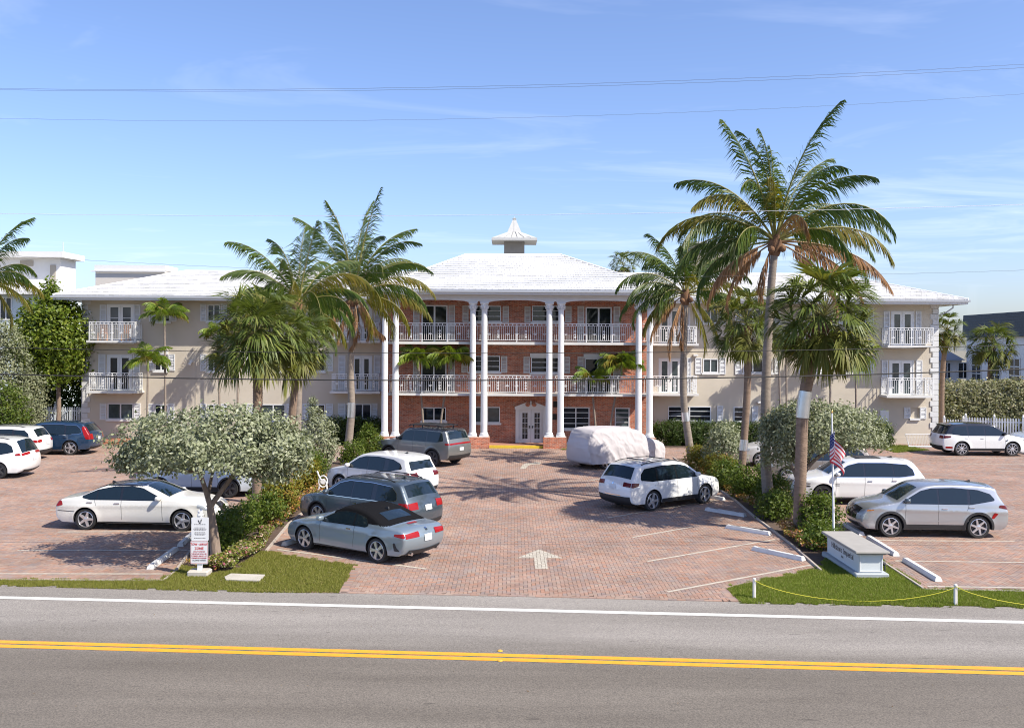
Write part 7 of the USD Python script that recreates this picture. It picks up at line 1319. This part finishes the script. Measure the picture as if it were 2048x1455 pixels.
n2 = T("white_house", "low white roof block showing above the left end of the main roof", "house", (WX(245, 85), 88, 0)); zr = WZ(240, 541, 85); n2.part("wall", bx(WX(190, 85), WX(330, 85), 85, 88, 0, zr), pm("neighbour_cream", (.66, .61, .55), .8)); n2.part("parapet", bx(WX(189, 85), WX(331, 85), 84.9, 88.1, zr + .003, zr + .5), nw); n2.part("ledge", bx(WX(183, 85), WX(331, 85), 84.75, 84.89, zr - .12, zr - .02), nw)
# grey house with dark mansard at the right: its long wall runs towards the camera
hx, y0_, y1_ = 39.2, 60.0, 80.0; n3 = T("grey_house", "grey house with dark shingled mansard roof at the right edge", "house", (hx + 5, 70, 0))
ztm = 8.85; zb_ = 7.55; n3.part("wall", bx(hx, hx + 11, y0_, y1_, 0, zb_), ngw)
v = np.array([[hx - .35, y0_ - .3, zb_ - .6], [hx - .35, y1_ + .05, zb_ - .6], [hx - .27, y1_ + .05, ztm], [hx - .27, y0_ - .25, ztm], [hx + 11, y0_ - .3, zb_ - .6], [hx + 11, y1_ + .05, zb_ - .6], [hx + 11, y1_ + .05, ztm], [hx + 11, y0_, ztm]])
n3.part("mansard", (v, np.array([[0, 2, 1], [0, 3, 2], [0, 4, 7], [0, 7, 3], [1, 2, 6], [1, 6, 5], [3, 6, 2], [3, 7, 6], [0, 1, 5], [0, 5, 4]])), nsh)
mb = MB()
for k_ in range(9):
    z_ = zb_ - .55 + k_ * .21; xo = hx - .35 + .08 * (z_ - zb_ + .6) / (ztm - zb_ + .6); mb.box(xo - .03, xo + .02, y0_ - .3, y1_, z_, z_ + .03)
n3.part("shingle_course", mb, nsh)
def hwin(yc, w_, z0, z1, nh=2):
    mb = MB(); mb.box(hx - .06, hx - .003, yc - w_ / 2, yc + w_ / 2, z1 - .1, z1).box(hx - .06, hx - .003, yc - w_ / 2, yc + w_ / 2, z0, z0 + .1)
    for y_ in (yc - w_ / 2, yc - .04, yc + w_ / 2 - .08): mb.box(hx - .06, hx - .003, y_, y_ + .08, z0 + .1, z1 - .1)
    for k_ in range(1, nh): z_ = z0 + (z1 - z0) * k_ / nh; mb.box(hx - .05, hx - .003, yc - w_ / 2 + .08, yc + w_ / 2 - .08, z_ - .04, z_ + .04)
    p = n3.part("window", mb, white); n3.part("pane", bx(hx - .03, hx - .004, yc - w_ / 2 + .05, yc + w_ / 2 - .05, z0 + .05, z1 - .05), glassd, parent=p)
for yc in (72.3, 75.2, 78.2, 66.5): hwin(yc, 1.6, 3.2, 5.3, 3)
mb = MB()
n4 = T("grey_house", "lower pale house with a grey gable between the cabbage palms at the right", "house", (36, 84, 0)); a0, a1 = WX(1870, 78), WX(1962, 78); n4.part("wall", bx(a0, 38.9, 80.2, 88, 0, WZ(1900, 720, 80)), ngw)
zz4 = WZ(1900, 720, 80); n4.part("roof", (np.array([[a0 - .5, 79.7, zz4 + .002], [39, 79.7, zz4 + .002], [39, 88, zz4 + .002], [a0 - .5, 88, zz4 + .002], [a0 + 2.5, 84, zz4 + 2.2], [37, 84, zz4 + 2.2]]), np.array([[0, 1, 5], [0, 5, 4], [1, 2, 5], [2, 3, 4], [2, 4, 5], [3, 0, 4], [0, 3, 2], [0, 2, 1]])), pm("house_roof_grey", (.30, .31, .33), .8))
for px0, px1 in ((1886, 1902), (1915, 1938), (1944, 1956)):
    xw0, xw1 = WX(px0, 80.2), WX(px1, 80.2); zw0, zw1 = WZ(1900, 757, 80.2), WZ(1900, 724, 80.2); m_ = (xw0 + xw1) / 2
    p = n4.part("window", MB().box(xw0, xw1, 80.13, 80.197, zw0, zw0 + .08).box(xw0, xw1, 80.13, 80.197, zw1 - .08, zw1).box(xw0, xw0 + .08, 80.13, 80.197, zw0 + .08, zw1 - .08).box(xw1 - .08, xw1, 80.13, 80.197, zw0 + .08, zw1 - .08).box(m_ - .04, m_ + .04, 80.13, 80.197, zw0 + .08, zw1 - .08), white); n4.part("pane", bx(xw0 + .05, xw1 - .05, 80.16, 80.196, zw0 + .05, zw1 - .05), glassd, parent=p)
n5 = T("roof_block", "beige stair block behind the right roof, seen through the palm crowns", "roof block", (WX(1430, 78), 80, 0)); n5.part("wall", bx(WX(1382, 78), WX(1492, 78), 78, 84, 8, WZ(1430, 488, 78)), pm("neighbour_beige", (.42, .36, .29), .8)); n5.part("roof", bx(WX(1375, 78), WX(1500, 78), 77.6, 84.4, WZ(1430, 488, 78) + .003, WZ(1430, 484, 78)), greyc); n5.part("vent_pipe", tube([(WX(1462, 77.9), 79, 12), (WX(1462, 77.9), 79, WZ(1462, 470, 78))], .1, 8), white)
